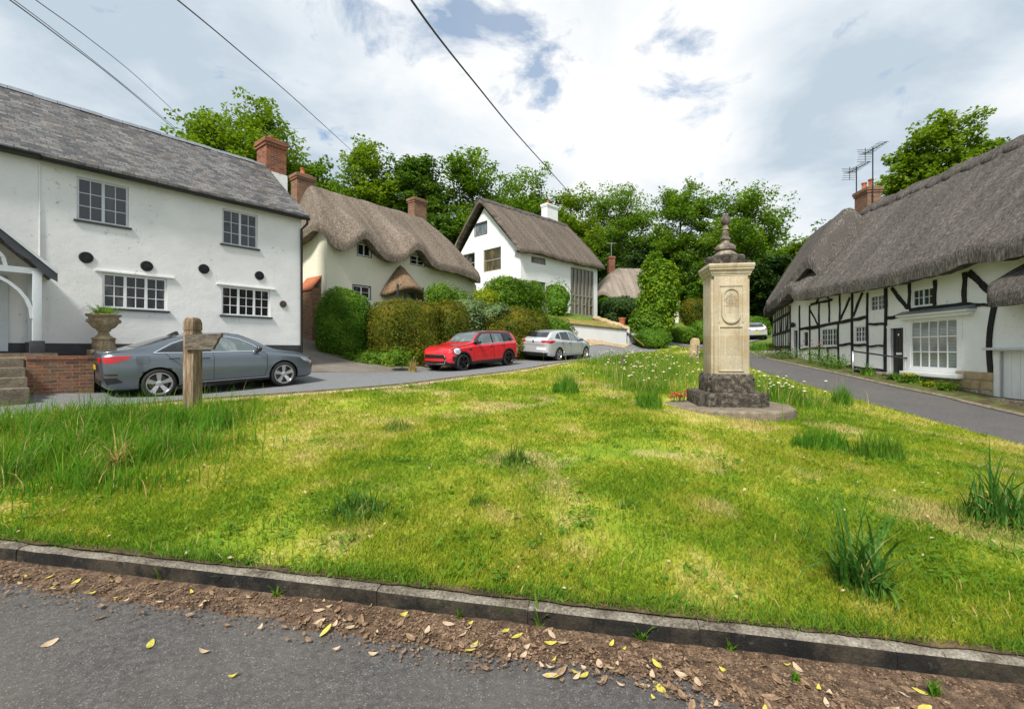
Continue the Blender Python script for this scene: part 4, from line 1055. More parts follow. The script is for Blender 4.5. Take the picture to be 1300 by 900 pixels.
    for sg in (-1, 1):
        for i in range(n):
            t0, t1 = i / n, (i + 1) / n
            q = lambda t, d: (uc + sg * hw * (1 - t), yo - 0.11, zrp + (zp - zrp) * t - d)
            d0 = 0.16 + 0.05 * abs(math.sin(t0 * math.pi * 3)); d1 = 0.16 + 0.05 * abs(math.sin(t1 * math.pi * 3))
            a, b, c, d = q(t0, -0.02), q(t1, -0.02), q(t1, d1), q(t0, d0)
            brg.add([a, b, c, d] + [(x, y + 0.035, z) for x, y, z in (a, b, c, d)], [(0, 1, 2, 3), (7, 6, 5, 4), (0, 4, 5, 1), (2, 6, 7, 3), (1, 5, 6, 2), (3, 7, 4, 0)])
    brg.build('bargeboard', 'charcoal_paint', po)
    wb = MB()
    for sg in (-1, 1):
        wb.bar((uc + sg * hw, yo - 0.13, zrp + .035), (uc, yo - 0.13, zp + .035), 0.05, 0.045, (0, 1, 0))
    wb.build('verge_trim', 'grey_paint', po)
    zb = f.uz(50, 452, yo)[1]
    for sg in (-1, 1):
        pu = uc + sg * (hw - 0.29)
        pm = MB().box(pu - .07, pu + .07, yo, yo + .14, zb + .30, zrp + 0.05); pm.build('porch_post', 'grey_paint', root, bevel=.008)
        pm = MB().box(pu - .05, pu + .05, -0.12, -0.002, zb + .30, zrp + 0.05); pm.build('porch_post', 'grey_paint', root, bevel=.008)
        MB().box(pu - .11, pu + .11, yo - .04, yo + .18, zb - .1, zb + .32).build('post_base', 'black_plinth', root, bevel=.01)
        MB().box(pu - .09, pu + .09, -.2, -.047, zb - .1, zb + .30).build('post_base', 'black_plinth', root, bevel=.01)
    bm_ = MB().box(uc - hw + .2, uc + hw - .2, yo + .02, yo + .12, zrp - .02, zrp + .1)
    prev = None
    for i in range(15):                        # arched braces
        a = math.pi * i / 14; p = (uc - (hw - .36) * math.cos(a), yo + .06, zrp - .95 + 0.92 * math.sin(a))
        if prev: bm_.bar(prev, p, 0.06, 0.10, (0, 1, 0))
        prev = p
    prev = None
    for i in range(9):
        a = math.pi * i / 8; p = (uc - .52 * math.cos(a), yo + .06, zrp + .08 + 0.5 * math.sin(a))
        if prev: bm_.bar(prev, p, 0.06, 0.07, (0, 1, 0))
        prev = p
    bm_.build('porch_arch', 'grey_paint', root)
    dr = MB().box(uc - .48, uc + .48, -0.03, 0.03, zb + .12, zrp - .12)
    d_ = dr.build('front_door', 'black_paint', root)
    MB().box(uc - .62, uc - .48, -.06, .02, zb + .1, zrp).box(uc + .48, uc + .62, -.06, .02, zb + .1, zrp).box(uc - .62, uc + .62, -.06, .02, zrp - .12, zrp + .02).build('door_frame', 'grey_paint', d_)
    MB().box(uc - .3, uc - .22, -.06, -.03, zb + 1.05, zb + 1.15).build('handle', 'chrome', d_)
    MB().box(uc - hw, uc + hw, yo - .1, 0.0, -0.5, zb + .06).build('doorstep', 'step_stone', root)
    return root
house_slate()
# raised strip in front of the house: brick retaining wall, gravel top, steps
def terrace():
    f = F1; off = -1.62
    u1, z1 = f.uz(119, 452, off); u0, _ = f.uz(33, 452, off); zt = f.uz(70, 452, off)[1]
    zb = f.uz(70, 497, off)[1] - 0.35
    # the raised bed stops where the wall ends, before the parked saloon
    m = MB().box(-1, u1, off + 0.1, -0.05, -1.5, zt - 0.02)
    tag(m.build('terrace', 'gravel_verge', None, loc=f.o, rz=f.rz), kind='structure')
    rw = thing('retaining_wall', 'low red brick retaining wall beside the stone steps below the white house', 'wall', f.world(u0, off, zb), f.rz)
    h = zt - zb; L = u1 - u0
    MB().box(0, L, 0, 0.22, 0, h - 0.085).build('brickwork', 'old_brick', rw)
    MB().box(-.012, L + .012, -.015, 0.235, h - 0.083, h).build('coping', 'red_brick', rw, bevel=0.008)
    st = thing('stone_steps', 'worn stone steps overgrown with grass climbing to the porch', 'steps', f.world(u0 - 0.03, off, zb), f.rz)
    for i in range(4):
        zt_ = h - 0.03 - i * 0.185
        MB().box(-1.5, 0, -0.32 * i, -0.32 * i + 0.34, zt_ - 0.5, zt_).build('step', 'step_stone', st, bevel=0.02)
    return u0, u1, zt, off
TERR = terrace()
def urn():
    f = F1; off = -0.72; u, zb = f.uz(131.5, 443.5, off); zt = f.uz(131.5, 399, off)[1]; h = zt - zb
    un = thing('garden_urn', 'weathered stone urn of trailing grass on a fluted foot beside the saloon', 'urn', f.world(u, off, zb), f.rz)
    R0 = 0.5 * (149.5 - 114) / FPX * f.world(u, off, 0).y
    body = [(R0 * .62, h * .0), (R0 * .62, h * .03), (R0 * .60, h * .26), (R0 * .68, h * .28), (R0 * .68, h * .32), (R0 * .5, h * .35), (R0 * .33, h * .42), (R0 * .30, h * .50), (R0 * .42, h * .54), (R0 * .40, h * .565), (R0 * .62, h * .62), (R0 * .80, h * .72), (R0 * .84, h * .84), (R0 * .82, h * .90), (R0 * .98, h * .95), (R0, h * .985), (R0 * .97, h), (R0 * .80, h), (R0 * .75, h * .93), (0.01, h * .93)]
    MB().lathe(body, 28).build('bowl', 'urn_stone', un, smooth=True, angle=50)
    fl = MB()
    for i in range(20):
        a = 2 * math.pi * i / 20; fl.bar((R0 * .615 * math.cos(a), R0 * .615 * math.sin(a), h * .04), (R0 * .60 * math.cos(a), R0 * .60 * math.sin(a), h * .25), 0.022, 0.02, (math.cos(a), math.sin(a), 0))
    fl.build('fluting', 'urn_stone', un)
    for sx in (-1, 1):
        MB().lathe([(0.0, -.05), (.035, -.035), (.05, 0), (.035, .04), (0.0, .055)], 10, (sx * R0 * .83, -.03, h * .8)).build('mask', 'urn_stone', un, smooth=True)
    ped = thing('urn_plinth', 'plain stone block standing under the urn by the house wall', 'plinth', f.world(u, off, zb), f.rz)
    MB().box(-R0 * .8, R0 * .8, -R0 * .8, R0 * .8, -1.2, -.004).build('block', 'urn_stone', ped, bevel=.01)
    pl = thing('urn_plant', 'trailing grassy plant growing in the stone urn', 'plant', f.world(u, off, zb + h * .93), f.rz)
    V = []; F = []; rnd = random.Random(5)
    for i in range(130):
        a = rnd.uniform(0, 6.28); r0 = rnd.uniform(0, R0 * .6); L = rnd.uniform(.16, .40); w = .011; b = len(V); dx, dy = math.cos(a), math.sin(a)
        for k in range(4):
            t = k / 3; r = r0 + L * t; z = .03 + .40 * L / .3 * t - .42 * t * t * L / .3 * rnd.uniform(.4, .9)
            V += [(dx * r - dy * w * (1 - t * .8), dy * r + dx * w * (1 - t * .8), z), (dx * r + dy * w * (1 - t * .8), dy * r - dx * w * (1 - t * .8), z)]
        F += [(b + 2 * k, b + 2 * k + 1, b + 2 * k + 3, b + 2 * k + 2) for k in range(3)]
    me = np_mesh('blades', V, F); me.materials.append(MATS['leaf_hedge']); link('blades', me, pl)
urn()

# ------------------------------------------------------------------ the cream thatched cottage
F2 = Frame((-8.13, 20.0, EYE + 0.25), D1)
def cottage_cream():
    f = F2; L = 9.6; dp = 6.0
    root = thing('cream_cottage', 'cream thatched cottage with two eyebrow windows and a hooded thatched porch', 'cottage', f.o, f.rz)
    lo = 3.95
    wn = []
    for (a, b, c, d, lights, cols, rows) in ((454, 308, 471, 327, 2, 1, 1), (521.5, 323, 539, 338.5, 2, 1, 2), (448, 361.5, 470, 380, 2, 1, 2)):
        u0, z1 = f.uz(a, b); u1, z0 = f.uz(c, d); wn.append((u0, u1, z0, z1, lights, cols, rows))
    pc = f.uz(508, 350)[0]
    door = (pc - .48, pc + .48, 0.05, 2.05)
    top = [(0, -1.0), (L, -1.0), (L, 3.6)]
    zt = lambda u: 4.15 + 0.95 * math.exp(-((u - 1.55) / .62) ** 2) + 0.95 * math.exp(-((u - 4.65) / .62) ** 2)
    top += [(u, zt(u) + (.7 if u < .3 else 0)) for u in np.linspace(L - .6, 0, 40)]
    wall('wall', top, [rect(*w[:4]) for w in wn] + [rect(*door)], 0, 0.16, 'cream_render', root)
    m = MB(); m.add([(0, 0, -1), (0, dp, -1), (0, dp, 4.9), (0, dp / 2, 6.0), (0, 0, 4.9)], [(0, 1, 2, 3, 4)]); m.add([(L, 0, -1), (L, dp, -1), (L, dp, 3.5), (L, 0, 3.5)], [(0, 1, 2, 3)]); m.add([(0, dp, -1), (L, dp, -1), (L, dp, 3.8), (0, dp, 3.8)], [(0, 1, 2, 3)])
    m.build('end_wall', 'cream_render', root)
    for (u0, u1, z0, z1, lights, cols, rows) in wn:
        window(root, u0 + .003, u1 - .003, z0 + .003, z1 - .003, 0.05, lights, cols, rows, 'white_paint', 'pane_dark', fw=0.055, mull=0.055, sill=('charcoal_paint', 0.06, 0.035))
        MB().box(u0 - .035, u0, -.012, .03, z0 - .03, z1 + .03).box(u1, u1 + .035, -.012, .03, z0 - .03, z1 + .03).box(u0, u1, -.012, .03, z1, z1 + .03).build('surround', 'charcoal_paint', root)
    zr = 7.95
    th = Thatch(-0.55, L + 0.55, -0.55, dp + 0.55, 4.42, zr, hipL=2.9, hipR=1.75, bumps=((1.55, 0.80, 0.72, 1.5), (4.65, 0.84, 0.72, 1.5), (L + .4, -.45, 1.3, 3.0)), endbump=0.55, round_=0.8, rough=0.05, seed=2.0)
    r = th.build('thatch_brown', root, 100, 60, 0.46)
    chimney(root, 0.45, dp / 2 + 0.05, 6.3, f.uz(380, 223, 3)[1] + 0.1, 0.85, 0.62, 'old_brick', ((0, 0),), 0.32)
    chimney(root, f.uz(531, 255, 3.4)[0], dp / 2 + 0.5, 6.6, f.uz(531, 252, 3.4)[1], 0.95, 0.62, 'old_brick', (), 0.3)
    # lean brick buttress stack with tiled shoulder at the corner by the drive
    bz = f.uz(390, 360, 0.6)[1]
    bt = MB().box(-0.40, -0.02, 0.5, 1.7, -1, bz - .15).build('side_stack', 'old_brick', root)
    MB().add([(-.46, .44, bz - .17), (-.46, 1.76, bz - .17), (0, 1.76, bz + .42), (0, .44, bz + .42), (-.46, .44, bz - .25), (-.46, 1.76, bz - .25), (0, 1.76, bz + .34), (0, .44, bz + .34)], [(0, 1, 2, 3), (7, 6, 5, 4), (0, 4, 5, 1), (1, 5, 6, 2), (2, 6, 7, 3), (3, 7, 4, 0)]).build('tile_shoulder', 'terracotta', bt)
    # thatched hood over the front door: half cone with an arched mouth
    az = f.uz(508, 336, -.1)[1]; lz = f.uz(482, 367, -.7)[1]; hwid = 1.15; out = 1.0
    V = []; F = []; UV = []; na, nr = 40, 16
    for j in range(nr):
        t = j / (nr - 1)
        for i in range(na):
            a = math.pi * i / (na - 1); c = math.cos(a); s_ = math.sin(a)
            k = t ** 0.92; x = pc - hwid * c * k; y = -0.02 - out * (s_ ** .8) * k
            z = az + (lz - az) * (t ** 1.12) + 0.62 * max(0, s_ - .35) ** 1.3 * t ** 2.5 + .02 * mnoise.noise(Vector((x * 5, y * 5, 1)))
            V.append((x, y, z))
    for j in range(nr - 1):
        for i in range(na - 1): b = j * na + i; F.append((b, b + 1, b + na + 1, b + na))
    nrow = nr
    for (o_, d_) in ((.05, .08), (.03, .2), (-.08, .25), (-.5, .15)):
        for i in range(na):
            a = math.pi * i / (na - 1); x, y, z = V[(nr - 1) * na + i]; V.append((x - o_ * math.cos(a), min(y - o_ * math.sin(a), -.01), z - d_))
        b0 = (nrow - 1) * na; 
        for i in range(na - 1): F.append((b0 + i, b0 + i + 1, b0 + na + i + 1, b0 + na + i))
        nrow += 1
    hm = MB(); hm.add(V, F); hm.build('porch_hood', 'thatch_warm', root, smooth=True)
    dm = MB().box(door[0] + .02, door[1] - .02, .06, .11, door[2], door[3] - .02)
    dd = dm.build('front_door', 'black_paint', root)
    pp = MB()
    for x in (-.78, -.30, .30, .78): pp.box(pc + x - .04, pc + x + .04, -.86, -.78, -.6, lz + .32)
    pp.box(pc - .80, pc + .80, -.87, -.77, lz + .02, lz + .10); pp.box(pc - .62, pc + .62, -.85, -.79, lz + .13, lz + .34)
    pp.build('porch_posts', 'charcoal_paint', root)
    return th
cottage_cream()

# ------------------------------------------------------------------ the tall white house with the glazed end
F3 = Frame((0.61, 32.0, EYE + 2.45), (0.714, 0.70))
def house_tall():
    f = F3; L = 9.25; dp = 7.8
    root = thing('tall_house', 'tall white house with thatched gable roof and full height glazed strips', 'house', f.o, f.rz)
    ze = f.uz(661, 321)[1]; zr = ze + 4.35
    W = lambda a, b, c, d: (f.uz(a, b)[0], f.uz(c, d)[0], f.uz(c, d)[1], f.uz(a, b)[1])
    w1 = W(674.5, 324.6, 693, 337); w2 = W(675, 356, 693, 382); g = W(725, 337, 753, 398); g = (g[0], g[1], 0.32, ze - 0.25)
    wall('wall', rect(0, L, -1.2, ze + .1), [rect(*w1), rect(*w2), rect(*g)], 0, .12, 'bright_render', root)
    MB().box(-.02, L + .02, -.03, 0, -1.2, 0.30).build('plinth', 'black_plinth', root)
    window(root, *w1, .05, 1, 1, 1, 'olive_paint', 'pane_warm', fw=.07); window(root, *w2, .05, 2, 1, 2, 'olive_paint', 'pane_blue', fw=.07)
    m = MB(); n = 6; u0, u1, z0, z1 = g; wd = (u1 - u0) / n
    for i in range(n + 1): x = u0 + wd * i; m.box(x - .055, x + .055, 0.0, .12, z0, z1)
    zs = z0 + (z1 - z0) * .42
    m.box(u0, u1, 0.01, .11, z0, z0 + .09).box(u0, u1, 0.01, .11, z1 - .09, z1).box(u0, u1, 0.008, .112, zs - .05, zs + .05)
    for i in range(n):
        if i % 2: m.box(u0 + wd * i, u0 + wd * (i + 1), .012, .108, z0 + .85, z0 + .93)
    gz = m.build('window', 'olive_paint', root)
    MB().box(u0, u1, .07, .08, z0, z1).build('pane', 'pane_warm', gz)
    # the gable end faces the green
    y3 = lambda px, py: (lambda D, c: (lambda k: ((c + D * k).dot(f.n), (c + D * k).z))(-c.dot(f.d) / D.dot(f.d)))(Vector(((px - CX) / FPX, 1, -(py - HY) / FPX)), Vector((0, 0, EYE)) - f.o)
    def G(a, b, c, d): y0, zt = y3(a, b); y1, zb = y3(c, d); return (min(y0, y1), max(y0, y1), min(zt, zb), max(zt, zb))
    gw = [G(603, 285.5, 618, 296), G(613.7, 318, 636, 342), G(583, 325, 602.7, 345.5)]
    # its wall, built in a frame turned square to the front
    gf = bpy.data.objects.new('gable_end', None)
    out = [(-dp, -1.2), (0, -1.2), (0, ze), (-dp / 2, zr - 0.35), (-dp, ze)]
    gwall = wall('gable_wall', out, [rect(-b, -a, c, d) for a, b, c, d in gw], 0, .12, 'bright_render', root)
    gwall.rotation_euler = (0, 0, -math.pi / 2)
    for (a, b, c, d), pane, lt in zip(gw, ('pane_blue', 'pane_warm', 'pane_dark'), (1, 1, 1)):
        w = window(root, -b, -a, c, d, .05, 1, 1, 1 if pane == 'pane_blue' else 2, 'olive_paint', pane, fw=.07, bar=.07); w.rotation_euler = (0, 0, -math.pi / 2)
        if pane == 'pane_blue':
            s_ = MB().box(-b - .06, -a + .06, -.012, .03, c - .06, c).box(-b - .06, -a + .06, -.012, .03, d, d + .06).box(-b - .06, -b, -.012, .03, c, d).box(-a, -a + .06, -.012, .03, c, d).build('surround', 'charcoal_paint', root); s_.rotation_euler = (0, 0, -math.pi / 2)
    bpy.data.objects.remove(gf)
    m = MB(); m.add([(0, dp, -1.2), (L, dp, -1.2), (L, dp, ze), (0, dp, ze)], [(0, 1, 2, 3)]); m.add([(L, 0, -1.2), (L, dp, -1.2), (L, dp, ze), (L, dp / 2, zr - .4), (L, 0, ze)], [(0, 1, 2, 3, 4)])
    m.build('back_wall', 'bright_render', root)
    th = Thatch(-0.45, L + 0.40, -0.40, dp + 0.40, ze + .26, zr + .38, bumps=((1.75, 0.13, 1.0, 1.2),), rough=0.045, seed=5.0)
    th.build('thatch_tall', root, 80, 50, 0.34)
    th.ridge('thatch_dark', root, -0.52, L + .45, 0.85, 0.09, 0.14, 0.7)
    cu, cz = f.uz(710, 275, dp / 2 + .6)
    chimney(root, L - .35, dp / 2 + 1.1, zr - 2.6, f.uz(711, 273, dp / 2 + .8)[1] + .75, 1.5, .7, 'bright_render', ((-.25, 0),), .35)
house_tall()

# ------------------------------------------------------------------ the far thatched cottage below the wood
def cottage_far():
    o = Vector((9.9, 51.0, EYE + 2.7)); f = Frame(o, (0.995, 0.10))
    root = thing('far_cottage', 'distant thatched cottage with cone-like hipped roof and tall aerial', 'cottage', o, f.rz)
    L, dp = 9.4, 8.0; ze = EYE + (444 - 381) / FPX * 51 - o.z; zr = EYE + (444 - 337) / FPX * 54 - o.z
    w = [rect(7.55, 8.5, 0.9, 2.2)]
    wall('wall', rect(.2, L - .2, -2, ze), w, 0, .15, 'cream_render', root)
    window(root, 7.55, 8.5, .9, 2.2, .05, 2, 2, 3, 'white_paint', 'pane_dark', fw=.07)
    m = MB().box(.2, .3, .0, dp, -2, ze).box(L - .3, L - .2, 0, dp, -2, ze).box(.2, L - .2, dp - .1, dp, -2, ze); m.build('side_wall', 'cream_render', root)
    th = Thatch(-.5, L + .5, -.6, dp + .6, ze + .35, zr, hipL=1.35, hipR=1.6, bumps=((8.0, .5, .7, 1.3),), round_=1.6, soft=.8, rough=.05, seed=9)
    th.build('thatch_pale', root, 60, 44, .45)
    cx = (785 - CX) / FPX * 54 - o.x
    ch = chimney(root, cx - .15, dp / 2, zr - .8, EYE + (444 - 323) / FPX * 54 - o.z, .75, .6, 'red_brick', (), .3)
    a = MB().tube([(cx - .15, dp / 2, zr), (cx - .15, dp / 2, zr + 3.0)], .03, 6); zt = zr + 2.9
    a.tube([(cx - .8, dp / 2, zt), (cx + .5, dp / 2, zt)], .02, 5)
    for i in range(8): x = cx - .75 + i * .16; a.tube([(x, dp / 2 - .3 + .02 * i, zt), (x, dp / 2 + .3 - .02 * i, zt)], .012, 4)
    a.build('aerial', 'alu', ch)
cottage_far()

# ------------------------------------------------------------------ the timber-framed cottage row
DC = (-0.103, -0.9947)
F5 = Frame((14.57, 23.8, EYE - 0.45), DC)
F6 = Frame((18.57, 32.4, EYE - 0.1), (14.57 - 18.57, 23.8 - 32.4))
def cottage_timber():
    f = F5
    root = thing('timber_cottage', 'black and white timber framed cottage row under deep grey thatch', 'cottage', f.o, f.rz)
    L = 17.5; ze = 3.35
    W = lambda a, b, c, d: (f.uz(a, b)[0], f.uz(c, d)[0], f.uz(c, d)[1], f.uz(a, b)[1])
    def Wm(px0, px1, pt, pb, rm=None):
        """window from its pixel span; top and bottom read at its middle"""
        pm = (px0 + px1) / 2; return (f.uz(px0, pt)[0], f.uz(px1, pt)[0], f.uz(pm, pb)[1], f.uz(pm, pt)[1])
    wins = [(Wm(1104.6, 1123.4, 374.5, 394.5), 2, 2, 3, 'pane_sky_tint'), (Wm(1158, 1185.4, 366, 388.5), 2, 2, 2, 'pane_sky_tint'), (Wm(1042.4, 1064, 417, 439), 3, 2, 3, 'pane_sky_tint'), (Wm(1085, 1100.7, 414, 434.5), 2, 2, 3, 'pane_sky_tint'), (Wm(1048, 1052.5, 366, 380), 1, 1, 1, 'pane_sky_tint'), (Wm(1020, 1026, 421, 440), 1, 1, 1, 'pane_dark')]
    big = Wm(1156.5, 1216.5, 406, 468)
    d1 = Wm(1131.5, 1148, 416.5, 477.5); d2 = Wm(1008.5, 1013.5, 419.5, 457)
    gar = (f.uz(1270, 440)[0], f.uz(1270, 440)[0] + 2.1, f.uz(1280, 512)[1], f.uz(1280, 446)[1])
    holes = [rect(*w[0]) for w in wins] + [rect(*big), rect(*d1), rect(*d2), rect(*gar)]
    wall('wall', [(0, -2.2), (L, -2.6), (L, ze), (0, ze)], holes, 0, .14, 'limewash', root)
    m = MB(); m.add([(L, 0, -2.6), (L, 6.6, -2.6), (L, 6.6, ze), (L, 3.3, 7.4), (L, 0, ze)], [(0, 1, 2, 3, 4)]); m.add([(0, 6.6, -2), (L, 6.6, -2), (L, 6.6, ze), (0, 6.6, ze)], [(0, 1, 2, 3)]); m.build('end_wall', 'limewash', root)
    for w, l, c, r, p in wins: window(root, *w, .03, l, c, r, 'white_paint' if l > 1 or w[0] < 1 else 'white_paint', p, fw=.045 if l > 1 else .03, mull=.045)
    # shop-like window: fifteen panes, cornice and deep sill
    bw = window(root, *big, .0, 1, 5, 3, 'white_paint', 'pane_blind', fw=.05, bar=.035)
    MB().box(big[0] - .20, big[0], -.02, .05, big[2] - .1, big[3] + .12).box(big[1], big[1] + .16, -.02, .05, big[2] - .1, big[3] + .12).box(big[0], big[1], -.02, .05, big[3], big[3] + .12).box(big[0], big[1], -.02, .05, big[2] - .1, big[2]).build('surround', 'white_paint', bw)
    c0, cz = f.uz(1139, 399.5, -.2); c1, _ = f.uz(1230, 390, -.2)
    MB().box(c0, c1, -.26, 0, cz - .10, cz - .03).box(c0 + .06, c1 - .06, -.17, 0, cz - .20, cz - .10).build('cornice', 'white_paint', root, bevel=.01)
    MB().prism([(-.30, cz - .028), (0, cz + .10), (0, cz - .028)], c0 - .03, c1 + .03, 'x').build('cornice_cap', 'lead', root)
    s0, sz = f.uz(1143, 474, -.25); s1, _ = f.uz(1215, 474, -.25)
    MB().box(s0, s1, -.28, 0, big[2] - .26, big[2] - .12).build('window_sill', 'white_paint', root, bevel=.012)
    # doors
    d = MB().box(d1[0], d1[1], .07, .12, d1[2], d1[3])
    for i in range(1, 5): x = d1[0] + (d1[1] - d1[0]) * i / 5; d.box(x - .006, x + .006, .062, .07, d1[2], d1[3])
    dd = d.build('front_door', 'black_paint', root); um = (d1[0] + d1[1]) / 2
    zl = f.uz(1139, 449)[1]; MB().box(um - .13, um + .13, .045, .065, zl - .04, zl + .04).build('letterbox', 'white_paint', dd)
    zk = f.uz(1139, 424.5)[1]; MB().lathe([(.0, -.07), (.03, -.06), (.04, -.02), (.025, .02), (.0, .03)], 10, (um, .05, zk)).build('knocker', 'chrome', dd)
    MB().box(d1[0] - .17, d1[0], -.03, .05, d1[2] - .12, d1[3] + .1).box(d1[1], d1[1] + .1, -.03, .05, d1[2] - .12, d1[3] + .1).box(d1[0] - .2, d1[1] + .12, -.035, .05, d1[3], d1[3] + .1).build('door_frame', 'white_paint', dd)
    MB().box(d1[0] - .15, d1[1] + .15, -.35, .05, d1[2] - .25, d1[2] - .02).build('doorstep', 'step_stone', root)
    e = MB().box(d2[0], d2[1], .07, .12, d2[2], d2[3]).build('side_door', 'black_paint', root)
    MB().box(d2[0] - .16, d2[0], -.03, .05, d2[2] - .1, d2[3] + .1).box(d2[1], d2[1] + .08, -.03, .05, d2[2] - .1, d2[3] + .1).box(d2[0], d2[1], -.03, .05, d2[3], d2[3] + .1).build('door_frame', 'white_paint', e)
    lu, lz = f.uz(1009.5, 413); MB().lathe([(.0, .16), (.08, .14), (.13, .05), (.13, -.02), (.09, -.1), (.0, -.12)], 10, (lu, -.14, lz)).box(lu - .03, lu + .03, -.14, 0, lz, lz + .05).build('wall_lamp', 'iron', root)
    # timber frame
    t = MB(); wav = random.Random(3); late = []
    def stick(a, b, c, d, w):
        (u0, z0), (u1, z1) = f.uz(a, b), f.uz(c, d); n = 5; prev = None
        for i in range(n + 1):
            k = i / n; j = .018 * math.sin(k * math.pi * 2 + a) if 0 < i < n else 0
            p = (u0 + (u1 - u0) * k + j * (abs(z1 - z0) > abs(u1 - u0)), -.014, z0 + (z1 - z0) * k + j * (abs(z1 - z0) <= abs(u1 - u0)))
            if prev:
                dv = (Vector(p) - Vector(prev)).normalized() * .01
                t.bar(Vector(prev) - dv, Vector(p) + dv, w * .68 * (1 + .10 * math.sin(i * 1.9 + a)), .05, (0, 1, 0))
            prev = p
    zt_ = 366
    for s in ((1003.6, 388, 1003.6, 447, .15), (1015.6, 388, 1015.6, 443, .13), (1028.5, 388, 1028.5, 463, .12), (1040.5, 385, 1040.5, 456, .12), (1053.3, 379, 1053.3, 409, .11), (1066.7, 374, 1066.7, 410, .11), (1064.8, 411, 1064.8, 466, .13), (1082.6, 370, 1082.6, 472, .17), (1102, 372, 1102, 468, .14), (1125.2, 366, 1125, 480, .20), (1155.2, 358, 1155.2, 392.5, .15), (1187.6, 356, 1187.6, 387, .17), (1225.5, 346, 1225.5, 383, .2), (1052, 441, 1051.5, 456, .09),
              (1016, 417.6, 1041, 413.7, .13), (1029, 417, 1083, 406, .19), (1083, 406, 1102, 402.5, .19), (1102, 411, 1125, 411.5, .13), (1126, 404.3, 1141, 401.5, .17),
              (1016, 443.5, 1039, 441.5, .12), (1039, 441.5, 1065, 441.5, .12), (1065, 438, 1083, 436.5, .14), (1083, 437.8, 1102, 438, .15), (1103, 439.3, 1121.5, 439, .10),
              (1030, 387, 1057, 380.5, .14), (1156, 393.6, 1227, 385, .14), (1227, 385.3, 1256, 387.5, .12), (1065, 465.5, 1083, 465, .13), (1083, 465.5, 1123, 470.5, .13),
              (1028.7, 393, 1039, 412.5, .09), (1079.5, 378, 1068, 405, .13), (1095.5, 372, 1084, 401, .15), (1133, 366, 1152.5, 391, .19), (1231, 346, 1259, 371, .25), (1036.5, 386, 1046, 362, .15), (1016, 417.5, 1028, 417.3, .16)):
        if s[0] == 1003.6:
            stick(*s); t.build('corner_post', 'black_timber', root); t = MB()
        elif s[0] < 1127: stick(*s)
        else: late.append(s)
    t.build('timber_frame', 'black_timber', root); t = MB()
    for s in late: stick(*s)
    t.build('timber_frame', 'black_timber', root); t = MB()
    (u0, z0), (u1, z1) = f.uz(1263.5, 388), f.uz(1259, 474); prev = None
    for i in range(9):                       # the bowed corner post
        k = i / 8; p = (u0 + (u1 - u0) * k - .10 * math.sin(k * math.pi), -.014, z0 + (z1 - z0) * k)
        if prev: t.bar(prev, p, .15, .05, (0, 1, 0))
        prev = p
    t.build('corner_post', 'black_timber', root)
    # flint and stone footings
    ua, za = f.uz(1064, 467.5); ub, zb_ = f.uz(1126, 473)
    MB().box(ua, d1[0] - .18, -.05, .0, -2.2, min(za, zb_) + .02).build('footing', 'flint_rubble', root, bevel=.01)
    uc_, zc_ = f.uz(1149, 480); ue, zh = f.uz(1216, 470.5); ug = f.uz(1263, 475)[0]
    MB().box(d1[1] + .1, ue, -.06, 0, -2.6, big[2] - .262).build('footing', 'flint_rubble', root, bevel=.01)
    MB().box(ue, ug, -.06, 0, -2.6, zh - .50).build('footing', 'flint_rubble', root, bevel=.01)
    q = MB(); rows = [zh - .50, zh - .24, zh]
    for r in range(2):
        x = ue; 
        while x < ug - .05:
            w_ = min(.34 + .18 * wav.random(), ug - x); q.box(x + .004, x + w_ - .004, -.065 - .012 * wav.random(), 0, rows[r] + .004, rows[r + 1] - .004); x += w_
    q.build('stone_blocks', 'block_stone', root, bevel=.012)
    # boarded garage doors with lintel shelf
    gm = MB(); n = 9
    for i in range(n): x = gar[0] + (gar[1] - gar[0]) * i / n; gm.box(x + .005, x + (gar[1] - gar[0]) / n - .005, .075, .11, gar[2] + .05, gar[3])
    gm.box(gar[0], gar[1], .09, .12, gar[2], gar[3])
    gd = gm.build('garage_door', 'white_paint', root)
    MB().box(gar[0] - .16, gar[0], -.03, .09, gar[2] - .2, gar[3] + .03).box(gar[1], gar[1] + .16, -.03, .09, gar[2] - .2, gar[3] + .03).box(gar[0], gar[1], -.03, .07, gar[3] + .001, gar[3] + .028).build('door_frame', 'white_paint', gd)
    MB().box(gar[0] - .32, gar[1] + .3, -.2, .02, gar[3] + .03, gar[3] + .10).build('lintel_shelf', 'grey_paint', gd, bevel=.01)
    # main thatch
    th = Thatch(-0.6, L + .6, -.62, 7.2, ze - .05, 7.62, hipL=2.9, bumps=((1.15, .50, .55, 1.1), (-.6, .25, .6, 1.6), (11.15, .15, 1.0, 1.1)), round_=1.1, rough=.07, soft=.7, seed=4, sag=.10)
    th.build('thatch_grey', root, 150, 64, .55)
    th.ridge('thatch_dark', root, .9, L + .6, 1.0, .13, .22, .82, nu=260)
    # hooded thatch of the low extension at the near end
    ex = Thatch(f.uz(1256, 380, -.6)[0] - .55, L + .5, -.95, 1.6, f.uz(1275, 386, -.6)[1] + .30, f.uz(1275, 386, -.6)[1] + 1.55, hipL=1.5, round_=.9, rough=.05, soft=.6, seed=8)
    ex.V1 = 3.2; ex.half = (ex.V1 - ex.V0) / 2; ex.slope = .78
    ex.build('thatch_dark', root, 60, 40, .42, name='porch_thatch')
    # chimney with two pots, and aerials on it
    cu, cz = f.uz(1097.5, 262, 3.3)
    ch = chimney(root, cu, 3.45, 6.6, f.uz(1097, 240, 3.3)[1], 1.0, .62, 'old_brick', ((-.25, 0), (.25, 0)), .38)
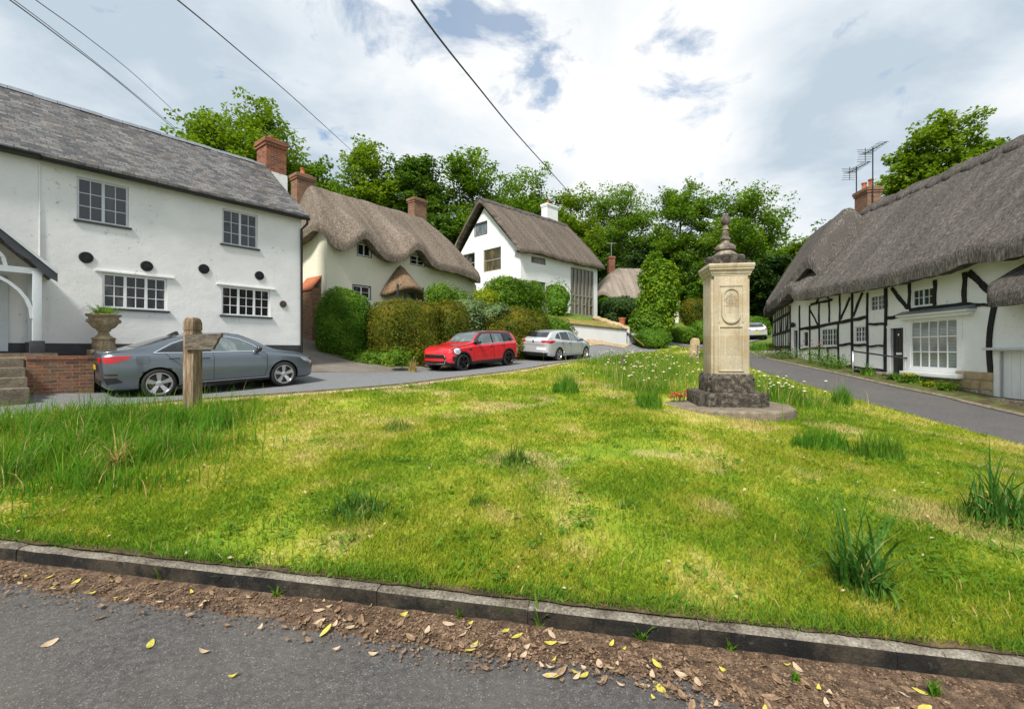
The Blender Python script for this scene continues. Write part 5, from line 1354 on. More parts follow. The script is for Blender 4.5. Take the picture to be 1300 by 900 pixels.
    def aerial(u, v, z0, zt, big_):
        a = MB().tube([(u, v, z0), (u, v, zt)], .028, 6)
        a.tube([(u - .5, v - .1, zt - .12), (u + .75, v + .15, zt - .05)], .02, 5)
        for i in range(9):
            k = i / 8; x = u - .45 + 1.15 * k; a.tube([(x, v - .28 + .05 * k, zt - .12 + .06 * k), (x, v + .28, zt - .1 + .06 * k)], .011, 4)
        for i in range(7):
            zz = zt - .42 + .1 * i; dx = .12 * abs(i - 3) / 3; a.tube([(u - .55 - dx, v - .32, zz), (u - .55 - dx, v + .32, zz)], .011, 4)
        a.tube([(u - .55, v, zt - .45), (u - .55, v, zt + .22)], .015, 5)
        a.build('aerial', 'iron', ch)
    ua_, zt1 = f.uz(1113.5, 184, 3.3); aerial(cu + .62, 3.3, 6.9, zt1, 1)
    ub_, zt2 = f.uz(1081, 216, 3.3); aerial(cu - .62, 3.3, 6.9, zt2, 0)
    return root
cottage_timber()
def cottage_bend():
    f = F6; L = (Vector((14.57, 23.8)) - Vector((18.57, 32.4))).length
    root = thing('end_cottage', 'timber framed cottage turning away at the top end of the row', 'cottage', f.o, f.rz)
    ze = 2.9; m = []
    wn = [(3.6, 4.4, 1.2, 2.0), (6.6, 7.4, .9, 1.9)]
    wall('wall', rect(0, L - .01, -2, ze + .1), [rect(*w) for w in wn], 0, .12, 'limewash', root)
    for w in wn: window(root, *w, .03, 2, 1, 2, 'white_paint', 'pane_sky_tint', fw=.05)
    MB().add([(0, 0, -2), (0, 6, -2), (0, 6, ze), (0, 3, 5), (0, 0, ze)], [(0, 1, 2, 3, 4)]).add([(0, 6, -2), (L, 6, -2), (L, 6, ze), (0, 6, ze)], [(0, 1, 2, 3)]).build('end_wall', 'limewash', root)
    t = MB()
    for u in (.1, 1.1, 2.2, 3.4, 4.6, 5.6, 6.4, 7.6, 8.6): t.box(u - .08, u + .08, -.035, .01, -1, ze)
    for z in (.25, 1.12, 2.05): t.box(0, L - .1, -.033, .01, z - .08, z + .08)
    for u in (1.6, 5.0, 8.0): t.bar((u, -.012, 1.1), (u + .5, -.012, 2.1), .13, .045, (0, 1, 0))
    t.build('timber_frame', 'black_timber', root)
    th = Thatch(-1.3, L + 2.6, -.6, 4.9, ze + .05, 8.15, hipL=2.5, hipR=5.0, bumps=((3.4, .35, .6, 1.1),), round_=1.8, rough=.08, soft=1.2, seed=14, tilt=-.10)
    th.build('thatch_grey', root, 80, 56, .6)
cottage_bend()
# ------------------------------------------------------------------ cars
def interp(tab, x):
    """smooth (monotone-ish cubic) interpolation through [(x,y)...]"""
    xs = [a for a, _ in tab]; ys = [b for _, b in tab]
    if x <= xs[0]: return ys[0]
    if x >= xs[-1]: return ys[-1]
    i = max(k for k in range(len(xs) - 1) if xs[k] <= x)
    h = xs[i + 1] - xs[i]; t = (x - xs[i]) / h
    def slope(k):
        if k == 0: return (ys[1] - ys[0]) / (xs[1] - xs[0])
        if k == len(xs) - 1: return (ys[-1] - ys[-2]) / (xs[-1] - xs[-2])
        a = (ys[k] - ys[k - 1]) / (xs[k] - xs[k - 1]); b = (ys[k + 1] - ys[k]) / (xs[k + 1] - xs[k])
        return 0 if a * b <= 0 else 2 * a * b / (a + b)
    m0, m1 = slope(i) * h, slope(i + 1) * h
    return (2 * t ** 3 - 3 * t * t + 1) * ys[i] + (t ** 3 - 2 * t * t + t) * m0 + (-2 * t ** 3 + 3 * t * t) * ys[i + 1] + (t ** 3 - t * t) * m1

class Car:
    """x forward, y left, z up, origin on the ground under the middle"""
    def __init__(s, spec): s.__dict__.update(spec)
    def section(s, x, k):
        zb, zs, zt, w = interp(s.zb, x), interp(s.zs, x), interp(s.zt, x), interp(s.w, x)
        g = min(1, max(0, (zt - zs - .06) / .40)); wr = w * (.93 - s.tumble * g); zt = max(zt, zs + .012)
        pts = [(w * .80, zb), (w * .955, zb + .05), (w * .995, zb + .18), (w * 1.0, zb + (zs - zb) * .52), (w * .985, zs - .13), (w * .975, zs - .055), (w * .945, zs - .004),
               (w * .925 * (1 - g) + w * .915 * g, zs + .018 * g + .004), (w * .915 + (wr - w * .915) * .5, zs + (zt - zs) * .47), (wr * 1.0, zt - .085 * g - .012), (wr * .90, zt - .03 * g - .006), (wr * .6, zt - .006), (wr * .3, zt), (0, zt + .004)]
        out = []; n = len(pts)
        for i in range(n - 1):
            p0, p1, p2, p3 = pts[max(i - 1, 0)], pts[i], pts[i + 1], pts[min(i + 2, n - 1)]
            for j in range(k):
                t = j / k
                # gentle spline: half tangents keep the shoulder crease
                c = .38
                m1 = ((p2[0] - p0[0]) * c, (p2[1] - p0[1]) * c); m2 = ((p3[0] - p1[0]) * c, (p3[1] - p1[1]) * c)
                h = (2 * t ** 3 - 3 * t * t + 1, t ** 3 - 2 * t * t + t, -2 * t ** 3 + 3 * t * t, t ** 3 - t * t)
                out.append((h[0] * p1[0] + h[1] * m1[0] + h[2] * p2[0] + h[3] * m2[0], h[0] * p1[1] + h[1] * m1[1] + h[2] * p2[1] + h[3] * m2[1]))
        out.append(pts[-1]); return out
    def body(s, root, mat):
        k = 4; n = 88
        xs = [-s.L / 2 + s.L * (0.5 - 0.5 * math.cos(math.pi * i / (n - 1))) * 1.0 for i in range(n)]
        V = []; F = []; rows = []
        for x in xs:
            sec = s.section(x, k); r = []
            for (y, z) in sec: r.append(len(V)); V.append((x, -y, z))
            for (y, z) in sec[-2::-1]: r.append(len(V)); V.append((x, y, z))
            rows.append(r)
        m = len(rows[0])
        for i in range(n - 1):
            for j in range(m): F.append((rows[i][j], rows[i + 1][j], rows[i + 1][(j + 1) % m], rows[i][(j + 1) % m]))
        F.append(tuple(rows[0])); F.append(tuple(reversed(rows[-1])))
        me = bpy.data.meshes.new('body'); me.from_pydata(V, [], F); me.update()
        bm = bmesh.new(); bm.from_mesh(me); bmesh.ops.recalc_face_normals(bm, faces=bm.faces); bm.to_mesh(me); bm.free()
        o = link('body', me, root)
        # smooth copy for projecting the glass and trim on to
        bm = bmesh.new(); bm.from_mesh(me); s.bvh = BVHTree.FromBMesh(bm); bm.free()
        cut = MB()
        for ax in s.axles:
            for sg in (-1, 1):
                nn = 36; y1, y2 = sg * (s.W / 2 + .15), sg * (s.W / 2 - .30); r_ = s.arch
                cut.prism([(ax + r_ * math.cos(2 * math.pi * i / nn), s.wr + r_ * math.sin(2 * math.pi * i / nn)) for i in range(nn)], min(y1, y2), max(y1, y2), 'y')
        c = cut.build('cutter', mat, root, uv=False)
        md = o.modifiers.new('arches', 'BOOLEAN'); md.operation = 'DIFFERENCE'; md.object = c; md.solver = 'EXACT'
        bpy.context.view_layer.update()
        dg = bpy.context.evaluated_depsgraph_get()
        me2 = bpy.data.meshes.new_from_object(o.evaluated_get(dg)); o.modifiers.clear(); o.data = me2
        bpy.data.objects.remove(c)
        me2.materials.clear(); me2.materials.append(MATS[mat]); me2.materials.append(MATS['trim_black'])
        for p in me2.polygons:
            ce = p.center
            inarch = any(math.hypot(ce.x - ax, ce.z - s.wr) < s.arch - .004 for ax in s.axles) and abs(ce.y) < s.W / 2 + .1
            edge = any(abs(math.hypot(ce.x - ax, ce.z - s.wr) - s.arch) < .006 for ax in s.axles)
            p.material_index = 1 if inarch or edge or ce.z < interp(s.zb, ce.x) + s.skirt else 0
        me2.shade_smooth(); me2.set_sharp_from_angle(angle=R(38))
        return o
    def hit(s, o, d):
        h = s.bvh.ray_cast(Vector(o), Vector(d)); return h[0], h[1]
    def patch(s, name, poly, view, mat, root, off=.006, step=.035, thick=.0):
        """a panel lying on the body: outline seen from a side ('L','R'), front 'F', back 'B' or above 'T'"""
        poly = dense(poly, step); A = np.array(poly); x0, y0 = A.min(0); x1, y1 = A.max(0)
        gx, gy = np.meshgrid(np.arange(x0, x1, step), np.arange(y0, y1, step)); G = np.stack([gx.ravel(), gy.ravel()], 1); G = G[inside(poly, G)]
        n = len(poly); v, e, f, *_ = delaunay_2d_cdt([Vector(p) for p in poly] + [Vector(p) for p in G], [(i, (i + 1) % n) for i in range(n)], [], 1, 1e-5)
        mk = {'L': (lambda a, b: ((a, 3, b), (0, -1, 0))), 'R': (lambda a, b: ((a, -3, b), (0, 1, 0))), 'F': (lambda a, b: ((5, a, b), (-1, 0, 0))), 'B': (lambda a, b: ((-5, a, b), (1, 0, 0))), 'T': (lambda a, b: ((a, b, 4), (0, 0, -1)))}[view]
        V = []; last = None
        for p in v:
            o, d = mk(p.x, p.y); h, nn = s.hit(o, d)
            if h is None: h, nn = (last if last else (Vector(o) + Vector(d) * 4, -Vector(d)))
            last = (h, nn); V.append(h + (nn if nn.dot(Vector(d)) < 0 else -nn) * off)
        m = MB(); m.add(V, [tuple(t) for t in f])
        me = bpy.data.meshes.new(name); me.from_pydata([tuple(q) for q in m.v], [], m.f); me.update()
        d = Vector(mk(0, 0)[1]); bm = bmesh.new(); bm.from_mesh(me)
        for fc in bm.faces:
            if fc.normal.dot(d) > 0: fc.normal_flip()
        bm.to_mesh(me); bm.free(); me.shade_smooth(); me.materials.append(MATS[mat])
        return link(name, me, root)
    def strip(s, name, lines, view, w, mat, root, off=.004, closed=False):
        """thin strips following polylines over the body: seams, chrome, sills"""
        mk = {'L': (lambda a, b: ((a, 3, b), (0, -1, 0))), 'R': (lambda a, b: ((a, -3, b), (0, 1, 0))), 'F': (lambda a, b: ((5, a, b), (-1, 0, 0))), 'B': (lambda a, b: ((-5, a, b), (1, 0, 0))), 'T': (lambda a, b: ((a, b, 4), (0, 0, -1)))}[view]
        m = MB()
        for ln in lines:
            pts = []
            for i in range(len(ln) - 1):
                a, b = ln[i], ln[i + 1]; k = max(2, int(math.hypot(b[0] - a[0], b[1] - a[1]) / .04))
                pts += [(a[0] + (b[0] - a[0]) * j / k, a[1] + (b[1] - a[1]) * j / k) for j in range(k)]
            pts.append(ln[-1]); P3 = []
            for p in pts:
                o, d = mk(*p); h, nn = s.hit(o, d)
                if h is not None: P3.append((h + nn * off, nn))
            V = []; 
            for i in range(len(P3)):
                t = (P3[min(i + 1, len(P3) - 1)][0] - P3[max(i - 1, 0)][0])
                if t.length < 1e-6: t = Vector((1, 0, 0))
                c = t.normalized().cross(P3[i][1]).normalized() * w / 2
                V += [P3[i][0] - c, P3[i][0] + c]
            m.add(V, [(2 * i, 2 * i + 1, 2 * i + 3, 2 * i + 2) for i in range(len(P3) - 1)])
        return m.build(name, mat, root, smooth=True, uv=False)
    def wheels(s, root, rim, spokes, rim_r, style='star'):
        for ax in s.axles:
            for sg in (-1, 1):
                R_, w = s.wr, s.tw; yo = sg * (s.W / 2 - .012)
                e = bpy.data.objects
                prof = [(rim_r, 0), (rim_r + .015, .008), (R_ * .86, .012), (R_ * .965, -.006), (R_, -.035), (R_, -w + .035), (R_ * .965, -w), (rim_r, -w)]
                def turn(prof, n, m):
                    vs = [(r * math.cos(2 * math.pi * j / n), sg * y, r * math.sin(2 * math.pi * j / n)) for r, y in prof for j in range(n)]
                    m.add(vs, [(i * n + j, i * n + (j + 1) % n, (i + 1) * n + (j + 1) % n, (i + 1) * n + j) for i in range(len(prof) - 1) for j in range(n)])
                m = MB(); turn(prof, 40, m)
                wh = m.build('wheel', 'tyre', root, smooth=True, loc=(ax, yo, s.wr), uv=False)
                m = MB(); turn([(rim_r + .006, .004), (rim_r - .012, .004), (rim_r - .025, -.02), (rim_r - .03, -w + .02)], 40, m)
                for i in range(spokes):
                    a = 2 * math.pi * (i + .25) / spokes; c, n_ = math.cos(a), math.sin(a)
                    for da in ((-.17, .17) if style == 'twin' else (0,)):
                        ca, sa = math.cos(a + da), math.sin(a + da); ww = (.026 if style == 'twin' else .040)
                        tx, tz = -math.sin(a), math.cos(a)
                        vs = []
                        for rr, yy, wf in ((.03, -.030, .8), (rim_r * .5, -.012, .95 if style != 'twin' else .8), (rim_r - .008, -.002, 1.35)):
                            dc, ds = (c + (ca - c) * rr / rim_r, n_ + (sa - n_) * rr / rim_r)
                            for q, dy in ((-1, 0), (1, 0), (1, -.035), (-1, -.035)): vs.append((rr * dc + tx * ww * wf * q, sg * (yy + dy), rr * ds + tz * ww * wf * q))
                        m.add(vs, [(0, 1, 5, 4), (1, 2, 6, 5), (2, 3, 7, 6), (3, 0, 4, 7), (4, 5, 9, 8), (5, 6, 10, 9), (6, 7, 11, 10), (7, 4, 8, 11), (8, 9, 10, 11)])
                n = 16; vs = [(r * math.cos(2 * math.pi * j / n), sg * y, r * math.sin(2 * math.pi * j / n)) for r, y in ((.062, -.05), (.06, -.02), (.045, -.012)) for j in range(n)]
                m.add(vs, [(i * n + j, i * n + (j + 1) % n, (i + 1) * n + (j + 1) % n, (i + 1) * n + j) for i in range(2) for j in range(n)] + [tuple(range(2 * n, 3 * n))])
                m.build('rim', rim, wh, smooth=True, angle=35, uv=False)
                m = MB(); n = 28; rd = rim_r * .78
                m.add([(rr * math.cos(2 * math.pi * j / n), sg * -.085, rr * math.sin(2 * math.pi * j / n)) for rr in (.05, rd) for j in range(n)], [(j, (j + 1) % n, n + (j + 1) % n, n + j) for j in range(n)])
                m.build('brake_disc', 'disc', wh, uv=False)
                m = MB(); m.add([(rr * math.cos(2 * math.pi * j / n), sg * -.12, rr * math.sin(2 * math.pi * j / n)) for rr in (.0, rim_r) for j in range(n)], [(j, (j + 1) % n, n + (j + 1) % n, n + j) for j in range(n)])
                m.build('hub_well', 'seam', wh, uv=False)
    def mirror(s, root, x, z, mat):
        for sg in (-1, 1):
            h, nn = s.hit((x, sg * 3, z), (0, -sg, 0))
            if h is None: continue
            y = abs(h.y)
            m = MB(); n, k = 14, 8; vs = []
            for j in range(k + 1):
                th = math.pi * j / k
                for i in range(n):
                    ph = 2 * math.pi * i / n; a = (math.sin(th) * math.cos(ph), math.cos(th), math.sin(th) * math.sin(ph)); q = (abs(a[0]) ** 3 + abs(a[1]) ** 3 + abs(a[2]) ** 3) ** (-1 / 3)
                    vs.append((x + .04 + a[0] * q * .065 - .02 * a[1] * q * sg * 0, sg * (y + .125) + a[1] * q * .105, z + .035 + a[2] * q * .07))
            m.add(vs, [(j * n + i, j * n + (i + 1) % n, (j + 1) * n + (i + 1) % n, (j + 1) * n + i) for j in range(k) for i in range(n)])
            o = m.build('door_mirror', mat, root, smooth=True, uv=False)
            MB().bar((x + .02, sg * (y - .03), z - .03), (x + .02, sg * (y + .09), z), .05, .03).build('mirror_stalk', 'trim_black', o, uv=False)
    def handles(s, root, spots, mat):
        for sg in (-1, 1):
            for (x, z) in spots:
                h, nn = s.hit((x, sg * 3, z), (0, -sg, 0))
                m = MB(); y = h.y + sg * .022
                m.bar((x - .10, y, z), (x + .10, y, z), .022, .028, (0, sg, .1)).bar((x - .09, h.y - sg * .01, z), (x - .07, y, z), .02, .025).bar((x + .07, y, z), (x + .09, h.y - sg * .01, z), .02, .025)
                m.build('door_handle', mat, root, bevel=.004, uv=False)
def place_car(name, label, xy, head, group=None):
    """origin and pitch follow the road under the axles"""
    root = thing(name, label, 'car', (xy[0], xy[1], 0), 0, group); return root
def seat_car(root, xy, head, axles):
    d = Vector((math.cos(head), math.sin(head))); n = Vector((-d.y, d.x))
    a = Vector(xy) + d * axles[1]; b = Vector(xy) + d * axles[0]
    za, zb = H(*a) , H(*b); pitch = math.atan2(za - zb, axles[1] - axles[0])
    zl = (H(*(Vector(xy) + n * .75)) - H(*(Vector(xy) - n * .75))) / 1.5
    z = zb + (za - zb) * (0 - axles[0]) / (axles[1] - axles[0])
    root.location = (xy[0], xy[1], z + .002); root.rotation_euler = (math.atan(zl), -pitch, head)
def from_wheels(rear, front, axles, W, side):
    """where the car stands from two ground points under its near tyres"""
    a, b = Vector(rear), Vector(front); d = (b - a).normalized(); n = Vector((-d.y, d.x)) * side
    mid = (a + b) / 2 - d * (axles[0] + axles[1]) / 2 + n * (W / 2 - .11)
    return (mid.x, mid.y), math.atan2(d.y, d.x)

def saloon():
    c = Car(dict(L=4.50, W=1.82, wr=.322, tw=.22, arch=.362, axles=(-1.29, 1.345), tumble=.27, skirt=.0,
        zb=[(-2.25, .36), (-2.1, .24), (-1.8, .20), (1.9, .19), (2.12, .21), (2.25, .30)],
        zs=[(-2.25, .94), (-2.0, .985), (-1.2, .965), (0, .925), (1.0, .885), (1.5, .84), (1.95, .76), (2.17, .66), (2.25, .58)],
        zt=[(-2.25, .97), (-2.18, 1.055), (-2.05, 1.068), (-1.72, 1.105), (-1.3, 1.235), (-.9, 1.355), (-.5, 1.415), (0, 1.428), (.35, 1.392), (.8, 1.20), (1.18, .985), (1.35, .945), (1.8, .865), (2.1, .765), (2.21, .68), (2.25, .60)],
        w=[(-2.25, .62), (-2.19, .78), (-2.0, .865), (-1.6, .902), (-1, .91), (1.2, .91), (1.7, .89), (1.95, .84), (2.13, .74), (2.21, .60), (2.25, .50)]))
    root = place_car('grey_saloon', 'dark metallic grey saloon car parked beside the white slate-roofed house', (0, 0), 0)
    c.body(root, 'car_grey')
    for v in 'RL':
        c.patch('side_window', [(-1.30, 1.01), (-.98, 1.17), (-.74, 1.255), (-.40, 1.305), (-.27, 1.31), (-.27, .985), (-.9, .995)], v, 'car_glass', root)
        c.patch('side_window', [(-.20, 1.312), (.08, 1.30), (.36, 1.235), (.62, 1.10), (.80, .955), (-.20, .98)], v, 'car_glass_sheen', root)
        c.strip('window_trim', [[(-1.36, .995), (-1.02, 1.185), (-.75, 1.275), (-.40, 1.328), (-.1, 1.332), (.12, 1.318), (.38, 1.255), (.64, 1.12), (.86, .945), (0, .962), (-.9, .978), (-1.36, .995)]], v, .022, 'chrome', root, .009)
        c.strip('door_seam', [[(-.24, .985), (-.23, .8), (-.25, .5), (-.25, .31), (.86, .31), (.93, .5), (.95, .86), (.86, .94)], [(-1.18, 1.0), (-1.05, .85), (-.80, .62), (-.72, .42), (-.70, .31), (-.25, .31)]], v, .009, 'seam', root)
        c.strip('fuel_flap', [[(-1.66, .92), (-1.45, .92), (-1.44, .80), (-1.47, .78), (-1.63, .78), (-1.66, .80), (-1.66, .92)]], v, .005, 'seam', root)
        c.strip('sill_trim', [[(-.88, .25), (.98, .25)]], v, .05, 'trim_black', root, .012); c.strip('sill_chrome', [[(-.85, .295), (.95, .295)]], v, .016, 'chrome', root, .014)
        c.patch('tail_light', [(-2.20, .93), (-2.17, .80), (-2.05, .80), (-1.86, .86), (-1.72, .945), (-1.95, .955)], v, 'red_lamp', root, .008, .02)
        c.patch('headlight', [(1.78, .745), (1.98, .70), (2.20, .60), (2.20, .55), (2.0, .60), (1.86, .66)], v, 'clear_lamp', root, .008, .02)
        c.strip('reflector', [[(-2.18, .57), (-1.98, .565)]], v, .025, 'dark_lamp', root, .008)
        c.patch('bumper_vent', [(-2.2, .50), (-2.0, .50), (-1.9, .40), (-2.15, .36)], v, 'trim_black', root, .007, .03)
    c.patch('windscreen', [(1.14, -.60), (1.16, 0), (1.14, .60), (.44, .50), (.42, 0), (.44, -.50)], 'T', 'car_glass', root)
    c.patch('rear_window', [(-1.62, -.60), (-1.66, 0), (-1.62, .60), (-.86, .50), (-.84, 0), (-.86, -.50)], 'T', 'car_glass', root)
    sg = [(-.66, .93), (.66, .93), (.60, .80), (-.60, .80)]
    c.patch('boot_panel', [(-.60, .78), (.60, .78), (.60, .62), (-.60, .62)], 'B', 'trim_black', root, .006, .04)
    c.patch('number_plate', [(-.26, .76), (.26, .76), (.26, .655), (-.26, .655)], 'B', 'plate_yellow', root, .012, .05)
    c.patch('tail_light', [(-.72, .925), (-.35, .905), (-.35, .84), (-.70, .82)], 'B', 'red_lamp', root, .008, .03); c.patch('tail_light', [(.72, .925), (.35, .905), (.35, .84), (.70, .82)], 'B', 'red_lamp', root, .008, .03)
    c.patch('diffuser', [(-.68, .46), (.68, .46), (.62, .34), (-.62, .34)], 'B', 'trim_black', root, .008, .04)
    c.patch('grille', [(-.48, .62), (.48, .62), (.55, .50), (.42, .32), (-.42, .32), (-.55, .50)], 'F', 'trim_black', root, .008, .04)
    MB().add([(-.98, -.015, 1.36), (-.78, -.004, 1.46), (-.74, -.004, 1.455), (-.72, -.02, 1.39), (-.98, .015, 1.36), (-.78, .004, 1.46), (-.74, .004, 1.455), (-.72, .02, 1.39)], [(0, 1, 2, 3), (7, 6, 5, 4), (0, 4, 5, 1), (1, 5, 6, 2), (2, 6, 7, 3), (3, 7, 4, 0)]).build('roof_aerial', 'trim_black', root)
    c.mirror(root, .70, .97, 'car_black'); c.handles(root, [(-.42, .835), (-1.0, .86)][:2], 'car_black')
    c.wheels(root, 'rim_silver', 5, .235, 'star')
    xy, hd = from_wheels((-7.84, 10.1), (-6.06, 12.06), c.axles, c.W, 1); seat_car(root, xy, hd, c.axles)
saloon()
def hatch_red():
    c = Car(dict(L=3.95, W=1.73, wr=.312, tw=.20, arch=.352, axles=(-1.245, 1.32), tumble=.20, skirt=.10,
        zb=[(-1.975, .36), (-1.85, .25), (-1.6, .21), (1.6, .20), (1.88, .22), (1.975, .30)],
        zs=[(-1.975, .90), (-1.8, .96), (-1.2, .955), (0, .93), (.8, .915), (1.3, .88), (1.7, .80), (1.9, .70), (1.975, .62)],
        zt=[(-1.975, 0.920), (-1.93, 1.023), (-1.86, 1.148), (-1.72, 1.365), (-1.55, 1.439), (-1, 1.467), (-0.3, 1.473), (0.12, 1.445), (0.36, 1.342), (0.65, 1.091), (0.93, 1.000), (1.00, 0.975), (1.5, 0.925), (1.8, 0.830), (1.93, 0.720), (1.975, 0.640)],
        w=[(-1.975, .64), (-1.93, .74), (-1.75, .82), (-1.3, .86), (1.3, .865), (1.6, .84), (1.82, .76), (1.93, .64), (1.975, .54)]))
    root = place_car('red_hatchback', 'small bright red hatchback with black roof, arches and wheels', (0, 0), 0)
    c.body(root, 'car_red')
    for v in 'RL':
        c.patch('side_window', [(-.30, .965), (-.30, 1.325), (.10, 1.315), (.29, 1.23), (.46, 1.08), (.54, .955)], v, 'car_glass_sheen', root)
        c.patch('side_window', [(-1.0, .985), (-.96, 1.32), (-.38, 1.327), (-.38, .967)], v, 'car_glass_sheen', root)
        c.patch('side_window', [(-1.62, 1.03), (-1.50, 1.285), (-1.05, 1.315), (-1.08, .99)], v, 'car_glass', root)
        c.patch('pillar_trim', [(-1.08, .985), (-1.05, 1.325), (-.96, 1.325), (-1.0, .985)], v, 'trim_black', root, .005)
        c.patch('pillar_trim', [(-1.70, 1.02), (-1.56, 1.34), (-1.42, 1.345), (-1.5, 1.28), (-1.62, 1.02)], v, 'car_black', root, .005)
        c.patch('pillar_trim', [(-.38, .965), (-.38, 1.33), (-.30, 1.33), (-.30, .965)], v, 'trim_black', root, .005)
        c.patch('pillar_trim', [(.54, .955), (.46, 1.08), (.29, 1.23), (.13, 1.315), (.23, 1.36), (.42, 1.25), (.74, .995), (.72, .96)], v, 'car_black', root, .005, .02)
        c.strip('roof_edge', [[(-1.62, 1.335), (-1.2, 1.355), (-.4, 1.385), (.1, 1.375), (.22, 1.345)]], v, .085, 'car_black', root, .007)
        c.strip('waist_trim', [[(-1.66, .99), (-1.0, .975), (-.3, .955), (.7, .945)]], v, .018, 'chrome', root, .009)
        c.strip('door_seam', [[(-.34, .96), (-.33, .6), (-.36, .34), (.74, .34), (.80, .6), (.80, .93)], [(-1.02, .98), (-.98, .72), (-.88, .55), (-.83, .34), (-.36, .34)]], v, .009, 'seam', root)
        for ax in c.axles:
            ring = [(ax + r_ * math.cos(a), c.wr + r_ * math.sin(a)) for r_, rng in ((c.arch + .062, np.linspace(-.12, math.pi + .12, 26)), (c.arch + .002, np.linspace(math.pi + .12, -.12, 26))) for a in rng]
            c.patch('arch_trim', ring, v, 'trim_black', root, .010, .03)
        c.strip('sill_trim', [[(-.84, .27), (.90, .27)]], v, .10, 'trim_black', root, .012)
        ea, ez = 1.60, .735; ring = [(ea + .135 * math.cos(a), ez + .115 * math.sin(a)) for a in np.linspace(0, 2 * math.pi, 22)[:-1]]
        c.patch('headlight_ring', [(ea + .165 * math.cos(a), ez + .14 * math.sin(a)) for a in np.linspace(0, 2 * math.pi, 24)[:-1]], v, 'trim_black', root, .008, .025)
        c.patch('headlight', ring, v, 'clear_lamp', root, .016, .02)
        c.patch('side_scuttle', [(.88, .80), (1.02, .80), (1.0, .74), (.87, .74)], v, 'trim_black', root, .007, .02)
        c.patch('tail_light', [(-1.93, .93), (-1.80, .95), (-1.78, .74), (-1.90, .72)], v, 'red_lamp', root, .008, .02)
        c.patch('bumper_vent', [(1.66, .56), (1.80, .55), (1.80, .40), (1.68, .40)], v, 'trim_black', root, .008, .02)
    # roof in black, screens
    c.patch('roof', [(-1.60, -.585), (-1.62, 0), (-1.60, .585), (.25, .565), (.28, 0), (.25, -.565)], 'T', 'car_black', root, .006, .05)
    c.patch('windscreen', [(.76, -.63), (.82, 0), (.76, .63), (.26, .56), (.29, 0), (.26, -.56)], 'T', 'car_glass_sheen', root, .007)
    c.patch('rear_window', [(-.54, 1.10), (.54, 1.10), (.50, 1.31), (-.50, 1.31)], 'B', 'car_glass', root)
    c.patch('grille', [(-.50, .60), (.50, .60), (.56, .50), (.50, .30), (-.50, .30), (-.56, .50)], 'F', 'trim_black', root, .010, .03)
    c.strip('grille_trim', [[(-.52, .625), (.52, .625), (.59, .50), (.53, .30), (-.53, .30), (-.59, .50), (-.52, .625)]], 'F', .030, 'chrome', root, .018)
    c.patch('bumper_bar', [(-.52, .485), (.52, .485), (.52, .39), (-.52, .39)], 'F', 'car_red', root, .018, .03)
    MB().lathe([(.0, 0), (.04, .003), (.04, .012), (.0, .014)], 14, (1.80, 0, .845)).build('bonnet_badge', 'chrome', root)
    c.strip('bonnet_seam', [[(1.0, -.66), (1.5, -.62), (1.75, -.5)], [(1.0, .66), (1.5, .62), (1.75, .5)]], 'T', .010, 'seam', root)
    c.mirror(root, .50, .985, 'car_black'); c.handles(root, [(-.18, .885), (-.86, .90)], 'chrome')
    c.wheels(root, 'rim_dark', 5, .225, 'twin')
    # it faces the camera: its left side is turned to the green
    xy, hd = from_wheels((-.21, 18.6), (-1.79, 16.7), c.axles, c.W, 1)
    a = Vector((-.21, 18.6)); b = Vector((-1.79, 16.7)); d = (b - a).normalized(); away = Vector((-0.72, .69)); n = Vector((-d.y, d.x)); side = 1 if n.dot(away) > 0 else -1
    xy, hd = from_wheels(a, b, c.axles, c.W, side); seat_car(root, xy, hd, c.axles)
hatch_red()
def hatch_spec(): return dict(L=4.37, W=1.81, wr=.325, tw=.21, arch=.365, axles=(-1.28, 1.38), tumble=.26, skirt=.03,
        zb=[(-2.185, .36), (-2.05, .25), (-1.7, .21), (1.8, .20), (2.06, .22), (2.185, .30)],
        zs=[(-2.185, .92), (-2.0, 1.0), (-1.2, .985), (0, .94), (1.0, .90), (1.45, .86), (1.9, .76), (2.1, .66), (2.185, .58)],
        zt=[(-2.185, .94), (-2.13, 1.04), (-2.02, 1.10), (-1.80, 1.25), (-1.58, 1.375), (-1.2, 1.43), (-.5, 1.475), (0, 1.48), (.35, 1.44), (.8, 1.23), (1.2, 1.0), (1.36, .955), (1.8, .87), (2.05, .76), (2.15, .67), (2.185, .60)],
        w=[(-2.185, .66), (-2.13, .79), (-1.95, .865), (-1.5, .90), (1.2, .905), (1.65, .88), (1.9, .83), (2.07, .73), (2.15, .60), (2.185, .50)])
